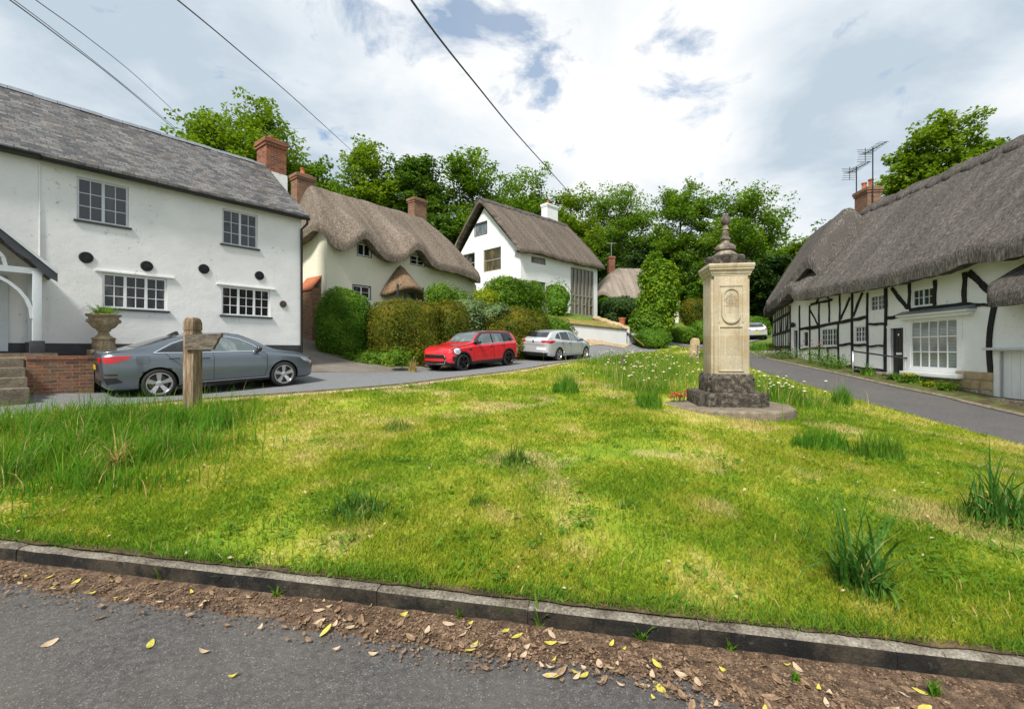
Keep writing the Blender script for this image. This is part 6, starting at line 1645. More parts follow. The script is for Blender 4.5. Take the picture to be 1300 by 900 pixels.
def hatch_silver(name, label, mat, plate, place, detail=True):
    c = Car(hatch_spec()); root = place_car(name, label, (0, 0), 0)
    c.body(root, mat)
    for v in 'RL':
        c.patch('side_window', [(-1.0, 1.03), (-.94, 1.36), (-.22, 1.395), (-.20, .985)], v, 'car_glass', root)
        c.patch('side_window', [(-.13, .98), (-.14, 1.395), (.14, 1.37), (.45, 1.25), (.70, 1.09), (.82, .955)], v, 'car_glass_sheen', root)
        c.patch('side_window', [(-1.55, 1.10), (-1.25, 1.28), (-1.02, 1.34), (-1.07, 1.04)], v, 'car_glass', root)
        c.strip('door_seam', [[(-.17, .98), (-.18, .6), (-.2, .33), (.86, .33), (.92, .6), (.93, .9)], [(-1.06, 1.03), (-.98, .8), (-.80, .6), (-.74, .33), (-.2, .33)]], v, .009, 'seam', root)
        c.strip('waist_trim', [[(-1.5, 1.055), (-1.0, 1.0), (0, .955), (.84, .93)]], v, .016, 'chrome', root, .009)
        c.strip('sill_trim', [[(-.88, .25), (.98, .25)]], v, .05, 'trim_black', root, .012)
        c.patch('tail_light', [(-2.12, .97), (-2.05, .86), (-1.85, .88), (-1.60, .985), (-1.9, 1.0)], v, 'red_lamp', root, .008, .02)
        c.patch('headlight', [(1.72, .76), (1.95, .71), (2.12, .62), (2.10, .57), (1.9, .63)], v, 'clear_lamp', root, .008, .02)
    c.patch('rear_window', [(-.60, 1.13), (0, 1.115), (.60, 1.13), (.52, 1.36), (-.52, 1.36)], 'B', 'car_glass', root, .007, .04)
    c.patch('windscreen', [(1.16, -.61), (1.2, 0), (1.16, .61), (.45, .53), (.43, 0), (.45, -.53)], 'T', 'car_glass', root)
    for sg in (-1, 1): c.patch('tail_light', [(sg * .82, .985), (sg * .42, .975), (sg * .46, .895), (sg * .80, .875)], 'B', 'red_lamp', root, .009, .03)
    c.patch('number_plate', [(-.27, .70), (.27, .70), (.27, .585), (-.27, .585)] if plate == 'plate_yellow' else [(-.70, .66), (-.20, .66), (-.20, .54), (-.70, .54)], 'B', plate, root, .012, .05)
    c.patch('rear_bumper', [(-.80, .43), (.80, .43), (.70, .31), (-.70, .31)], 'B', 'trim_black', root, .010, .04)
    c.strip('tailgate_seam', [[(-.78, .86), (-.72, .77), (.72, .77), (.78, .86)]], 'B', .012, 'seam', root)
    c.strip('roof_spoiler', [[(-.54, 1.385), (.54, 1.385)]], 'B', .03, 'trim_black', root, .01)
    MB().lathe([(.0, 0), (.05, 0), (.05, .02), (.0, .022)], 16).build('tailgate_badge', 'chrome', root, loc=(-2.185, 0, .93)).rotation_euler = (0, R(-80), 0)
    c.mirror(root, .72, .985, 'car_black' if detail else mat); c.handles(root, [(-.36, .90), (-1.02, .93)], mat)
    c.wheels(root, 'rim_silver', 5, .215, 'twin')
    return c, root
c_, r_ = hatch_silver('silver_hatchback', 'silver hatchback parked nose away beside the white retaining wall', 'car_silver', 'plate_white', None)
xy_, hd_ = from_wheels((2.11, 21.4), (3.76, 23.6), c_.axles, c_.W, 1); seat_car(r_, xy_, hd_, c_.axles)
c_, r_ = hatch_silver('distant_hatchback', 'pale hatchback with yellow rear plate far up the lane beyond the cottages', 'car_silver', 'plate_yellow', None, False)
xy_ = (P(970, 431, 41).x, 42.6); seat_car(r_, xy_, math.atan2(0.93, .40), c_.axles)
# ------------------------------------------------------------------ the stone memorial
def memorial():
    bx, by = P(921, 500, 9.0).x, 9.0
    z0 = H(bx, by) + 0.02; rz = R(-9)
    root = thing('stone_memorial', 'square stone memorial pillar with moulded cap and ball finial on dark steps', 'memorial', (bx, by, z0), rz)
    zz = lambda py: EYE - (py - HY) / FPX * 8.85 - z0        # heights read at the front face
    zs0, zs1, zp, zsh, zc0, zc1 = 0.0, zz(517), zz(499) , zz(474), zz(352), zz(337)
    zb1 = zz(497); zb2 = zz(474)
    MB().lathe([(1.20, -.35), (1.20, .05), (1.15, .08), (0.0, .08)], 14).build('base_slab', 'step_stone', root, bevel=.02)
    # cross-shaped step and plinth
    def cross(a, b, za, zb, mat, name, bev):
        m = MB(); p = [(b, -a), (b, -b), (a, -b), (a, b), (b, b), (b, a), (-b, a), (-b, b), (-a, b), (-a, -b), (-b, -b), (-b, -a)]
        m.prism(p, za, zb, 'z'); return m.build(name, mat, root, bevel=bev)
    cross(.63, .51, .02, zb1, 'dark_stone', 'step', .02)
    cross(.42, .37, zb1 - .01, zb2 - .075, 'dark_stone', 'plinth', .02)
    m = MB(); m.frustum(0, 0, zb2 - .08, zb2, .41, .41, .37, .37); m.build('plinth_cap', 'dark_stone', root, bevel=.015)
    w = .30; ws = .345
    sh = MB(); p = [(w, -ws), (w, -w), (ws, -w), (ws, w), (w, w), (w, ws), (-w, ws), (-w, w), (-ws, w), (-ws, -w), (-w, -w), (-w, -ws)]
    sh.prism(p, zb2 - .01, zc0 + .01, 'z')
    shaft = sh.build('shaft', 'ashlar', root, bevel=.008)
    # raised oval tablet and sunk name panel on the front
    zt0, zt1 = zz(412), zz(366); cx = 0.0; r = .175
    fr = MB(); n = 20
    def stadium(rr, za, zb_, y): return [(rr * math.cos(a), y, zb_ - r + rr * math.sin(a)) for a in np.linspace(0, math.pi, n)] + [(-rr * math.cos(a), y, za + r - rr * math.sin(a)) for a in np.linspace(0, math.pi, n)]
    o = stadium(r, zt0, zt1, -ws - .001); a = stadium(r - .012, zt0, zt1, -ws - .035); b = stadium(r - .045, zt0, zt1, -ws - .035); c = stadium(r - .055, zt0, zt1, -ws - .014)
    k = len(o); fr.add(o + a + b + c, [(q * k + i, q * k + (i + 1) % k, (q + 1) * k + (i + 1) % k, (q + 1) * k + i) for q in range(3) for i in range(k)] + [tuple(range(3 * k, 4 * k))])
    tb = fr.build('tablet', 'ashlar', shaft, smooth=True, angle=35)
    pn = MB(); pz0, pz1 = zz(469), zz(416); pw = .20
    pn.box(-pw - .03, -pw, -ws - .022, -ws + .01, pz0 - .03, pz1 + .03).box(pw, pw + .03, -ws - .022, -ws + .01, pz0 - .03, pz1 + .03).box(-pw, pw, -ws - .021, -ws + .01, pz0 - .03, pz0).box(-pw, pw, -ws - .021, -ws + .01, pz1, pz1 + .03)
    pn.build('name_panel', 'ashlar', shaft, bevel=.006)
    sq = MB(); q0, q1 = zt0 + .03, zt1 + .015
    for sg in (-1, 1): sq.box(sg * (r + .03), sg * (r + .05), -ws - .014, -ws + .01, q0, q1)
    sq.box(-r - .05, r + .05, -ws - .013, -ws + .01, q1, q1 + .022); sq.build('tablet_border', 'ashlar', shaft)
    cur = bpy.data.curves.new('inscription', 'FONT'); cur.body = 'IN\nHONOUR\nOF THE MEN\nOF THIS PARISH\nWHO FELL IN\nTHE GREAT\nWAR 1914-1918'
    cur.size = .034; cur.align_x = 'CENTER'; cur.extrude = .002; cur.space_line = 1.1
    cur.materials.append(MATS['cut_letters']); tmp = bpy.data.objects.new('lettering', cur); COL.objects.link(tmp); bpy.context.view_layer.update(); tme = bpy.data.meshes.new_from_object(tmp.evaluated_get(bpy.context.evaluated_depsgraph_get())); bpy.data.objects.remove(tmp); io = link('inscription', tme, tb)
    io.location = (0, -ws - .017, zt1 - .15); io.rotation_euler = (R(90), 0, 0)
    # cornice, stepped and weathered
    def ring(name, prof, mat, bev=.0):
        m = MB()
        for (a0, z_0), (a1, z_1) in zip(prof, prof[1:]):
            if abs(z_1 - z_0) < 1e-4: continue
            m.frustum(0, 0, z_0, z_1, a0, a0, a1, a1)
        return m
    zc = zc0; hh = zc1 - zc0
    co = MB(); 
    for a0, a1, za, zb_ in ((.352, .352, 0, .10), (.358, .375, .12, .34), (.375, .395, .34, .46), (.40, .40, .48, .62), (.405, .415, .64, .84), (.415, .405, .84, 1.0)):
        co.frustum(0, 0, zc + hh * za, zc + hh * zb_, a0, a0, a1, a1)
    co.build('cornice', 'ashlar', root, bevel=.006)
    # cap, ogee spire and ball finial
    ztop = zz(270); y = zc1; H_ = ztop - y
    cp = MB(); cp.frustum(0, 0, y - .005, y + H_ * .055, .36, .36, .36, .36); cp.lathe([(.375, .05 * H_), (.385, .16 * H_), (.35, .19 * H_)], 8, (0, 0, y)); 
    cap = cp.build('cap_block', 'dark_stone', root, bevel=.012)
    sp = MB().lathe([(r_, y + t_ * H_) for r_, t_ in ((.34, .165), (.30, .18), (.24, .21), (.185, .25), (.16, .285), (.155, .30), (.185, .315), (.19, .35), (.18, .39), (.14, .425), (.105, .44), (.085, .455), (.08, .50), (.10, .515), (.10, .545), (.075, .56), (.06, .58), (.052, .70), (.07, .71), (.07, .735), (.05, .745), (.045, .80), (.06, .81), (.08, .86), (.085, .90), (.075, .95), (.045, .985), (.0, 1.0))], 16)
    sp.build('spire', 'lichen_stone', root, smooth=True, angle=45)
    return bx, by, z0
MEM = memorial()
def red_flowers():
    x, y = P(862, 502, 9.3).x, 9.3
    w = thing('red_flower_clump', 'small clump of red flowers in the grass left of the memorial steps', 'flowers', (x, y, H(x, y)), .3)
    m = MB(); st = MB(); rnd = random.Random(12)
    for i in range(26):
        a, b, h = rnd.gauss(0, .10), rnd.gauss(0, .07), rnd.uniform(.10, .24)
        m.lathe([(.0, h), (.026, h + .01), (.032, h + .026), (.012, h + .02), (.0, h + .018)], 7, (a, b, 0)); st.tube([(a * .6, b * .6, 0), (a, b, h)], .004, 4)
    m.build('flowers', 'petal_red', w, smooth=True); st.build('stems', 'leaf_hedge', w)
red_flowers()

# ------------------------------------------------------------------ oak sign post with a broken arm
def sign_post():
    Y = 7.9; x = P(244.5, 500, Y).x; zg = H(x, Y); ztop = P(244, 403, Y).z - zg
    root = thing('oak_signpost', 'thick oak post with grooved rounded head and rotten signboard arm', 'signpost', (x, Y, zg), R(-8))
    h = .10
    m = MB(); m.prism([(-h, -.3), (h, -.3), (h, ztop - .245), (-h, ztop - .245)], -h, h, 'y'); m.box(-h * .9, h * .9, -h * .9, h * .9, ztop - .246, ztop - .225)
    m.frustum(0, 0, ztop - .226, ztop - .10, h, h, h, h); m.frustum(0, 0, ztop - .10, ztop - .03, h, h, h * .84, h * .84); m.frustum(0, 0, ztop - .03, ztop, h * .84, h * .84, h * .55, h * .55)
    m.build('post', 'oak', root, bevel=.008)
    z1 = ztop - .31; z0 = z1 - .245; b = MB(); rnd = random.Random(4)
    top = [(-.01, z1), (.2, z1 + .012), (.62, z1 + .018), (.68, z1 + .018), (.67, z1 - .035)]
    jag = [(.64 - i * .012 - .018 * rnd.random(), z1 - .05 - i * .022 + .008 * (i % 2)) for i in range(9)]
    b.prism(top + jag + [(.52, z0), (.1, z0 - .006), (-.01, z0)], -h - .055, -h - .004, 'y')
    b.build('sign_board', 'grey_wood', root)
    return x, Y
SIGN = sign_post()
# small markers of the green
def marker():
    Y = 19.8; x = P(880, 456, Y).x; z = H(x, Y)
    s = thing('stone_bollard', 'pale square stone bollard leaning at the edge of the lane', 'bollard', (x, Y, z), R(15)); s.rotation_euler = (R(2), R(5), R(15))
    m = MB(); m.frustum(0, 0, -.3, .95, .17, .15, .15, .13); m.frustum(0, 0, .95, 1.05, .15, .13, .10, .08); m.build('shaft', 'block_stone', s, bevel=.02)
    MB().box(.02, .1, -.155, -.13, .1, .75).build('chase', 'lichen_stone', s)
    Y = 16.5; x = P(791, 461, Y).x; z = H(x, Y)
    s = thing('wooden_stake', 'short weathered wooden stake standing in the daisies', 'stake', (x, Y, z), .4)
    MB().frustum(0, 0, -.3, .40, .075, .075, .065, .065).build('stake', 'grey_wood', s, bevel=.01); MB().frustum(0, 0, .40, .46, .085, .085, .05, .05).build('top', 'grey_wood', s, bevel=.01)
marker()

# ------------------------------------------------------------------ walls, gate and pots by the tall house
def white_wall():
    a, b = P(690, 440, 26.0), P(795.5, 440, 31.2)
    d = Vector((b.x - a.x, b.y - a.y)); L = d.length; zb = H(b.x, b.y); za = H(a.x, a.y)
    w = thing('garden_wall', 'long white painted retaining wall with grey coping below the tall house', 'wall', (a.x, a.y, za), math.atan2(d.y, d.x))
    zt0 = P(690, 409, 26).z - za; zt1 = P(795.5, 419.5, 31.2).z - za
    m = MB(); m.add([(0, 0, -.8), (L, 0, -.8), (L, 0, zt1), (0, 0, zt0), (0, .3, -.8), (L, .3, -.8), (L, .3, zt1), (0, .3, zt0)], [(0, 1, 2, 3), (7, 6, 5, 4), (0, 4, 5, 1), (3, 2, 6, 7), (1, 5, 6, 2), (0, 3, 7, 4)])
    m.build('wall', 'bright_render', w)
    MB().add([(-.02, -.05, zt0 + .003), (L + .04, -.05, zt1 + .003), (L + .04, .34, zt1 + .003), (-.02, .34, zt0 + .003), (-.02, -.05, zt0 + .09), (L + .04, -.05, zt1 + .09), (L + .04, .34, zt1 + .09), (-.02, .34, zt0 + .09)], [(0, 3, 2, 1), (4, 5, 6, 7), (0, 1, 5, 4), (1, 2, 6, 5), (2, 3, 7, 6), (3, 0, 4, 7)]).build('coping', 'grey_wood', w)
    # raised lawn held by the wall, sloping up to the house
    n = Vector((-d.y, d.x)).normalized(); q = [Vector((a.x, a.y)) + n * .25, Vector((b.x, b.y)) + n * .25, Vector((8.0, 37.6)), Vector((.9, 31.6))]
    V = []; F = []; N = 12
    for j in range(N + 1):
        for i in range(N + 1):
            s_, t = i / N, j / N; p = (q[0].lerp(q[1], s_)).lerp(q[3].lerp(q[2], s_), t)
            z0_ = za + zt0 + (zt1 - zt0) * s_ + .06; z1_ = F3.o.z + .05
            V.append((p.x, p.y, z0_ + (z1_ - z0_) * t ** .8 + .05 * mnoise.noise(Vector((p.x, p.y, 0)))))
    for j in range(N):
        for i in range(N): k = j * (N + 1) + i; F.append((k, k + 1, k + N + 2, k + N + 1))
    ed = [j * (N + 1) for j in range(N + 1)], [j * (N + 1) + N for j in range(N + 1)]
    for e_, sg in zip(ed, (-1, 1)):
        b0 = len(V)
        for i_ in e_: x_, y_, z_ = V[i_]; V.append((x_ + sg * 1.2, y_ - sg * .8, H(x_, y_) - .3))
        F += [(e_[i_], e_[i_ + 1], b0 + i_ + 1, b0 + i_) for i_ in range(N)]
    me = bpy.data.meshes.new('bank'); me.from_pydata(V, [], F); me.update(); me.shade_smooth(); auto_uv(me); me.materials.append(MATS['dry_bank']); tag(link('bank', me), kind='structure')
    g = thing('garden_gate', 'pale weathered wooden gate between white wall and clipped shrub', 'gate', (b.x + .15, b.y + .25, H(b.x, b.y)), R(25))
    zt = P(808, 424, 31.5).z - H(b.x, b.y); m = MB()
    for i in range(8): m.box(.12 + i * .13, .22 + i * .13, -.02, .02, .1, zt - .05 + .12 * math.sin(i / 7 * math.pi))
    m.box(.1, 1.2, .02, .05, .35, .45).box(.1, 1.2, .02, .05, zt - .4, zt - .3); m.build('boards', 'grey_paint', g)
    MB().box(-.05, .1, -.08, .08, -.2, zt + .35).box(1.2, 1.36, -.08, .08, -.2, zt + .25).build('gate_posts', 'grey_paint', g, bevel=.01)
    px = P(790, 412, 33.0); pt = thing('terracotta_pot', 'terracotta pot standing on the bank above the white wall', 'pot', px, 0)
    MB().lathe([(.16, -.25), (.24, .38), (.27, .38), (.27, .48), (.22, .48), (.2, .3), (0, .3)], 18).build('pot', 'terracotta', pt, smooth=True, angle=40)
    rnd = random.Random(9)
    for i, (sx, sy, dx) in enumerate(((0, 0, .5), (1, 0, .4))): pass
    rk = thing('rockery', 'line of rough stones edging the bank below the glazed end', 'rockery', P(760, 404, 34.0), R(30))
    for i in range(11):
        p = P(756 + i * 4.0 + rnd.uniform(-1, 1), 404 + i * 1.3, 34.2 - i * .22) - rk.location; p.rotate(Matrix.Rotation(-R(30), 3, 'Z'))
        m = MB(); r = rnd.uniform(.18, .34); n, k = 8, 5
        m.add([(p.x + r * math.sin(math.pi * j / k) * math.cos(6.283 * i_ / n) * rnd.uniform(.8, 1.3), p.y + r * math.sin(math.pi * j / k) * math.sin(6.283 * i_ / n) * rnd.uniform(.8, 1.2), p.z + r * .75 * math.cos(math.pi * j / k)) for j in range(k + 1) for i_ in range(n)], [(j * n + i_, j * n + (i_ + 1) % n, (j + 1) * n + (i_ + 1) % n, (j + 1) * n + i_) for j in range(k) for i_ in range(n)])
        m.build('stone', 'block_stone', rk, smooth=True)
m_ramp('dry_bank', [(0.33, (0.10, 0.13, 0.02)), (0.5, (0.24, 0.20, 0.045)), (0.66, (0.36, 0.27, 0.08))], 2.5, 0.95, 0.6, 0.02, fine=(40, 0.6, 1.2))
white_wall()

# ------------------------------------------------------------------ in front of the cottages
def cottage_bits():
    f = F5; wg = lambda px, py, off: f.world(f.uz(px, py, off)[0], off, f.uz(px, py, off)[1])
    # handrail by the black door
    u0, z0 = f.uz(1083, 446, -.95); u1, z1 = f.uz(1147, 455, -.12); ug, zg = f.uz(1083.5, 474, -.95)
    h = thing('handrail', 'dark sloping handrail on one grey post beside the black cottage door', 'handrail', f.o, f.rz)
    MB().tube([(u0, -.95, zg - .3), (u0, -.95, z0)], .035, 8).build('post', 'alu', h, smooth=True)
    MB().tube([(u0 - .05, -.95, z0 + .01), (u0 + (u1 - u0) * .5, -.55, z0 + (z1 - z0) * .5 + .01), (u1, -.12, z1 + .01), (u1 + .02, -.02, z1 + .01)], .028, 8).build('rail', 'iron', h, smooth=True)
    p = wg(1097, 471.5, -.45); b = thing('black_tub', 'small black planter tub against the cottage footing', 'planter', p, f.rz)
    MB().frustum(0, 0, -.28, .02, .30, .16, .36, .20).box(-.38, .38, -.22, .22, .02, .06).build('tub', 'iron', b, bevel=.01)
    # stone trough below the garage door
    u, z = f.uz(1255, 505, -.62); ub, zb = f.uz(1257, 522, -.62)
    t = thing('stone_trough', 'long low stone trough standing before the boarded garage door', 'trough', f.world(u, -.62, zb), f.rz)
    hh = z - zb; m = MB(); Lt = 2.6
    m.box(0, Lt, 0, .1, -.2, hh).box(0, Lt, .42, .52, -.2, hh).box(0, .1, .1, .42, -.2, hh).box(Lt - .1, Lt, .1, .42, -.2, hh).box(.1, Lt - .1, .1, .42, -.2, hh - .08)
    m.build('trough', 'lichen_stone', t, bevel=.015)
cottage_bits()

# ------------------------------------------------------------------ overhead lines
def wire(label, pts, r):
    P3 = smooth_line([tuple(P(*p)) for p in pts], 10)
    m = MB().tube(P3, r, 6); o = m.build('overhead_wire', 'iron', None, smooth=True, uv=False); tag(o, label, 'wire', 'overhead wires')
wire('thick black overhead cable swooping from above the green to the wood', [(470, -92, 5.2), (522, 0, 6.2), (600, 102, 9.2), (680, 197, 15.5), (750, 272, 34), (800, 312, 42), (850, 340, 48), (890, 357, 54)], .016)
wire('single wire above the slate roof ending behind its brick chimney', [(205, -14, 8), (225, 0, 8.6), (300, 62, 11.5), (380, 131, 17.5), (447, 192, 29)], .014)
wire('lower of two close wires running down to the slate ridge', [(-20, -22, 8.0), (12, 0, 8.6), (70, 43, 10.2), (150, 104, 13.8), (220, 163, 21)], .012)
wire('upper of two close wires running down to the slate ridge', [(-15, -22, 8.0), (17, 0, 8.6), (75, 43.5, 10.2), (152, 104, 13.8), (222, 162, 21.2)], .008)
wire('thin lone wire highest over the slate roof', [(20, -22, 8.5), (45, 0, 9.2), (110, 47, 11.5), (175, 99, 15.5), (236, 156, 23)], .010)
# ------------------------------------------------------------------ hedges and shrubs
def at(px, py, Y): return P(px, py, Y)
def hz(px, Y): x = (px - CX) / FPX * Y; return Vector((x, Y, H(x, Y)))
# the long copper-topped hedge in front of the cream cottage, along the lane
def lane_hedge(pa, Ya, pb, Yb, topa, name, label, mat, width, seed, power=4.5, density=420, leaf=.075, sag=0, **k):
    a, b = hz(pa, Ya), hz(pb, Yb); d = Vector((b.x - a.x, b.y - a.y)); L = d.length; mid = (a + b) / 2
    zt = EYE + (HY - topa) / FPX * mid.y; zb = min(a.z, b.z) - .28; h = (zt - zb) / 2
    return hedge(name, label, [(0, 0, h, L / 2, width, h, power)], mat, leaf, density, (mid.x, mid.y, zb), math.atan2(d.y, d.x), seed=seed, **k)
lane_hedge(466, 18.5, 560, 19.8, 383, 'clipped_hedge', 'long clipped hedge with copper tinted top left of the red hatchback', 'leaf_copper', 1.0, 5, wob=.10)
lane_hedge(550, 19.8, 592, 20.5, 383, 'clipped_hedge', 'rounded end lobe of copper hedge directly behind the red hatchback', 'leaf_copper', .95, 6, 3.2, wob=.10)
lane_hedge(404, 18.9, 472, 19.0, 369, 'round_hedge', 'deep green rounded hedge at the corner of the driveway', 'leaf_hedge', 1.1, 7, 2.5, leaf=.085, density=420, wob=.13, shag=.05)
lane_hedge(622, 21.6, 690, 24.2, 394, 'sloping_hedge', 'copper and green sloping hedge behind the silver hatchback', 'leaf_copper', 1.2, 8, 2.6, density=330, leaf=.09, wob=.2)
lane_hedge(668, 23.2, 722, 25.8, 404, 'ivy_bank', 'bright green creeping shrub trailing over the left end of the white wall', 'leaf_hedge', .9, 9, 2.4, density=330, leaf=.09, wob=.25)
lane_hedge(618, 26.0, 680, 29.0, 358, 'laurel_hedge', 'tall square laurel hedge before the corner of the tall house', 'leaf_mid', 1.1, 10, 4.5, density=260, leaf=.15, wob=.18, shag=.1)
lane_hedge(424, 17.8, 540, 18.9, 441, 'ivy_edging', 'low ragged ivy edging at the foot of the clipped hedges along the drive', 'leaf_mid', .75, 11, 2.2, density=300, leaf=.09, wob=.3, shag=.1)
def bush(name, label, px, py0, py1, wpx, Y, mat, power=2.3, leaf=.11, density=240, seed=20, cat='shrub', lobes=1, **k):
    x = (px - CX) / FPX * Y; zb = EYE + (HY - py1) / FPX * Y; zt = EYE + (HY - py0) / FPX * Y; r = wpx / FPX * Y / 2; h = (zt - zb) / 2; rnd = random.Random(seed)
    parts = [(0, 0, h, r, r * .9, h, power)]
    for i in range(lobes - 1):
        a = rnd.uniform(0, 6.28); parts.append((r * .55 * math.cos(a), r * .5 * math.sin(a), h * rnd.uniform(.7, 1.35), r * rnd.uniform(.45, .65), r * rnd.uniform(.45, .6), h * rnd.uniform(.4, .6), 2.2))
    return hedge(name, label, parts, mat, leaf, density, (x, Y, zb), rnd.uniform(0, 6), cat, seed=seed, **k)
bush('sage_shrub', 'grey green rounded shrub between the copper hedges above the red hatchback', 597, 379, 425, 46, 22.5, 'leaf_sage', seed=21, lobes=3, wob=.3, shag=.14)
bush('lime_shrub', 'vivid lime green shrub beside the thatched hood of the cream cottage', 614, 371, 402, 30, 24.5, 'leaf_lime', seed=22, lobes=3, wob=.3, shag=.12)
bush('climbing_rose', 'loose leafy shrub against the cream wall right of the porch', 560, 362, 392, 36, 22.8, 'leaf_mid', seed=23, lobes=4, wob=.35, shag=.16)
bush('leafy_shrub', 'leafy shrub rising over the hedge near the right end of the cream cottage', 585, 367, 395, 22, 23.4, 'leaf_hedge', seed=24, lobes=3, wob=.35, shag=.16)
bush('variegated_shrub', 'pale variegated shrub on top of the sloping copper hedge', 629, 388, 410, 40, 22.4, 'leaf_sage', seed=25, lobes=3, wob=.25, leaf=.10, shag=.12)
bush('wall_shrub', 'thin young shrub standing before the white wall of the tall house', 710, 360, 402, 30, 33.0, 'leaf_hedge', seed=26, lobes=4, wob=.5, leaf=.16, density=60, shag=.3)
bush('ivy_column', 'tall bright green ivy-clad topiary column by the garden gate', 835, 333, 420, 43, 33.5, 'leaf_column', 2.9, leaf=.22, density=170, seed=27, cat='topiary', wob=.35, shag=.16)
bush('column_skirt', 'bushy green skirt of leaves spreading at the foot of the ivy column', 826, 396, 424, 44, 33.2, 'leaf_mid', 2.4, leaf=.2, density=150, seed=28, lobes=3, wob=.35, shag=.16)
bush('clipped_mound', 'low bright green clipped mound right of the garden gate', 828, 418, 443, 42, 31.5, 'leaf_hedge', 2.4, leaf=.10, density=220, seed=29, wob=.15)
bush('dark_shrub', 'dark rounded shrub below the far thatched cottage', 790, 379, 412, 62, 40.0, 'leaf_yew', 2.5, leaf=.16, density=170, seed=30, lobes=1, wob=.3)
bush('light_shrub', 'yellow green shrub between tall house and far cottage', 768, 379, 405, 28, 42.5, 'leaf_hedge', 2.3, leaf=.18, density=130, seed=31, lobes=1, wob=.3)
bush('yew_dome', 'rust brown clipped yew dome on the sloping garden lawn', 880.5, 380, 413, 30, 41.5, 'leaf_copper', 3.0, leaf=.12, density=230, seed=32, cat='topiary', wob=.08)
bush('box_hedge', 'low square green hedge by the far lane left of the memorial', 865, 417, 436, 34, 37.0, 'leaf_mid', 4.0, leaf=.13, density=200, seed=33, cat='hedge', wob=.12)
bush('box_hedge', 'taller green hedge block touching the memorial edge beyond the lane', 896, 409, 434, 36, 38.5, 'leaf_hedge', 4.0, leaf=.13, density=200, seed=34, cat='hedge', wob=.14)
bush('round_shrub', 'dark green rounded shrub behind the distant hatchback', 948, 403, 432, 46, 45.5, 'leaf_hedge', 3.0, leaf=.16, density=170, seed=35, wob=.2)
def small_plants():
    Y = 17.9
    bush('verge_shrub', 'small fresh green plant at the foot of the copper hedge by the drive', 504, 443, 462, 22, 16.9, 'leaf_mid', leaf=.10, density=260, seed=41, lobes=3, wob=.3, shag=.1)
    # straw-coloured tuft beside the red car
    p = hz(524, 16.6); o = thing('dry_tuft', 'straw coloured dry grass tuft beside the red hatchback nose', 'grass tuft', p)
    blade_fan('blades', o, 200, .22, .50, .018, 'leaf_straw', 12, .9)
def blade_fan(name, parent, n, spread, length, width, mat, seed, lean=.6, segs=4, droop=.5, flat=1.0):
    """arching strap leaves rising from a base"""
    r = random.Random(seed); V = []; F = []
    for i in range(n):
        a = r.uniform(0, 6.283); rr = spread * math.sqrt(r.random()) * .6; L = length * r.uniform(.35, 1.15) * (1.12 - .55 * (rr / (spread * .6 + 1e-6)) ** 2); ln = lean * r.uniform(.1, 1.0) ** .8; w = width * r.uniform(.6, 1.2)
        bx, by = rr * math.cos(a * 1.7 + i), rr * math.sin(a * 1.7 + i) * flat; dx, dy = math.cos(a), math.sin(a); b = len(V); x = y = z = 0.0; ang = ln * .35
        tw = r.uniform(-.6, .6); px, py = -math.sin(a + tw), math.cos(a + tw)
        for k in range(segs + 1):
            t = k / segs; ww = w * (1 - t ** 1.6) * .5 + .0006; h = bx + dx * x, by + dy * x * (flat * .3 + .7)
            V += [(h[0] - px * ww, h[1] - py * ww, z), (h[0] + px * ww, h[1] + py * ww, z)]
            x += L / segs * math.sin(ang); z += L / segs * math.cos(ang); ang += (ln + droop * ln * t * 2.2) / segs
            z = max(z, .004)
        F += [(b + 2 * k, b + 2 * k + 1, b + 2 * k + 3, b + 2 * k + 2) for k in range(segs)]
    me = np_mesh(name, V, F); me.materials.append(MATS[mat]); me.shade_smooth(); return link(name, me, parent)
small_plants()
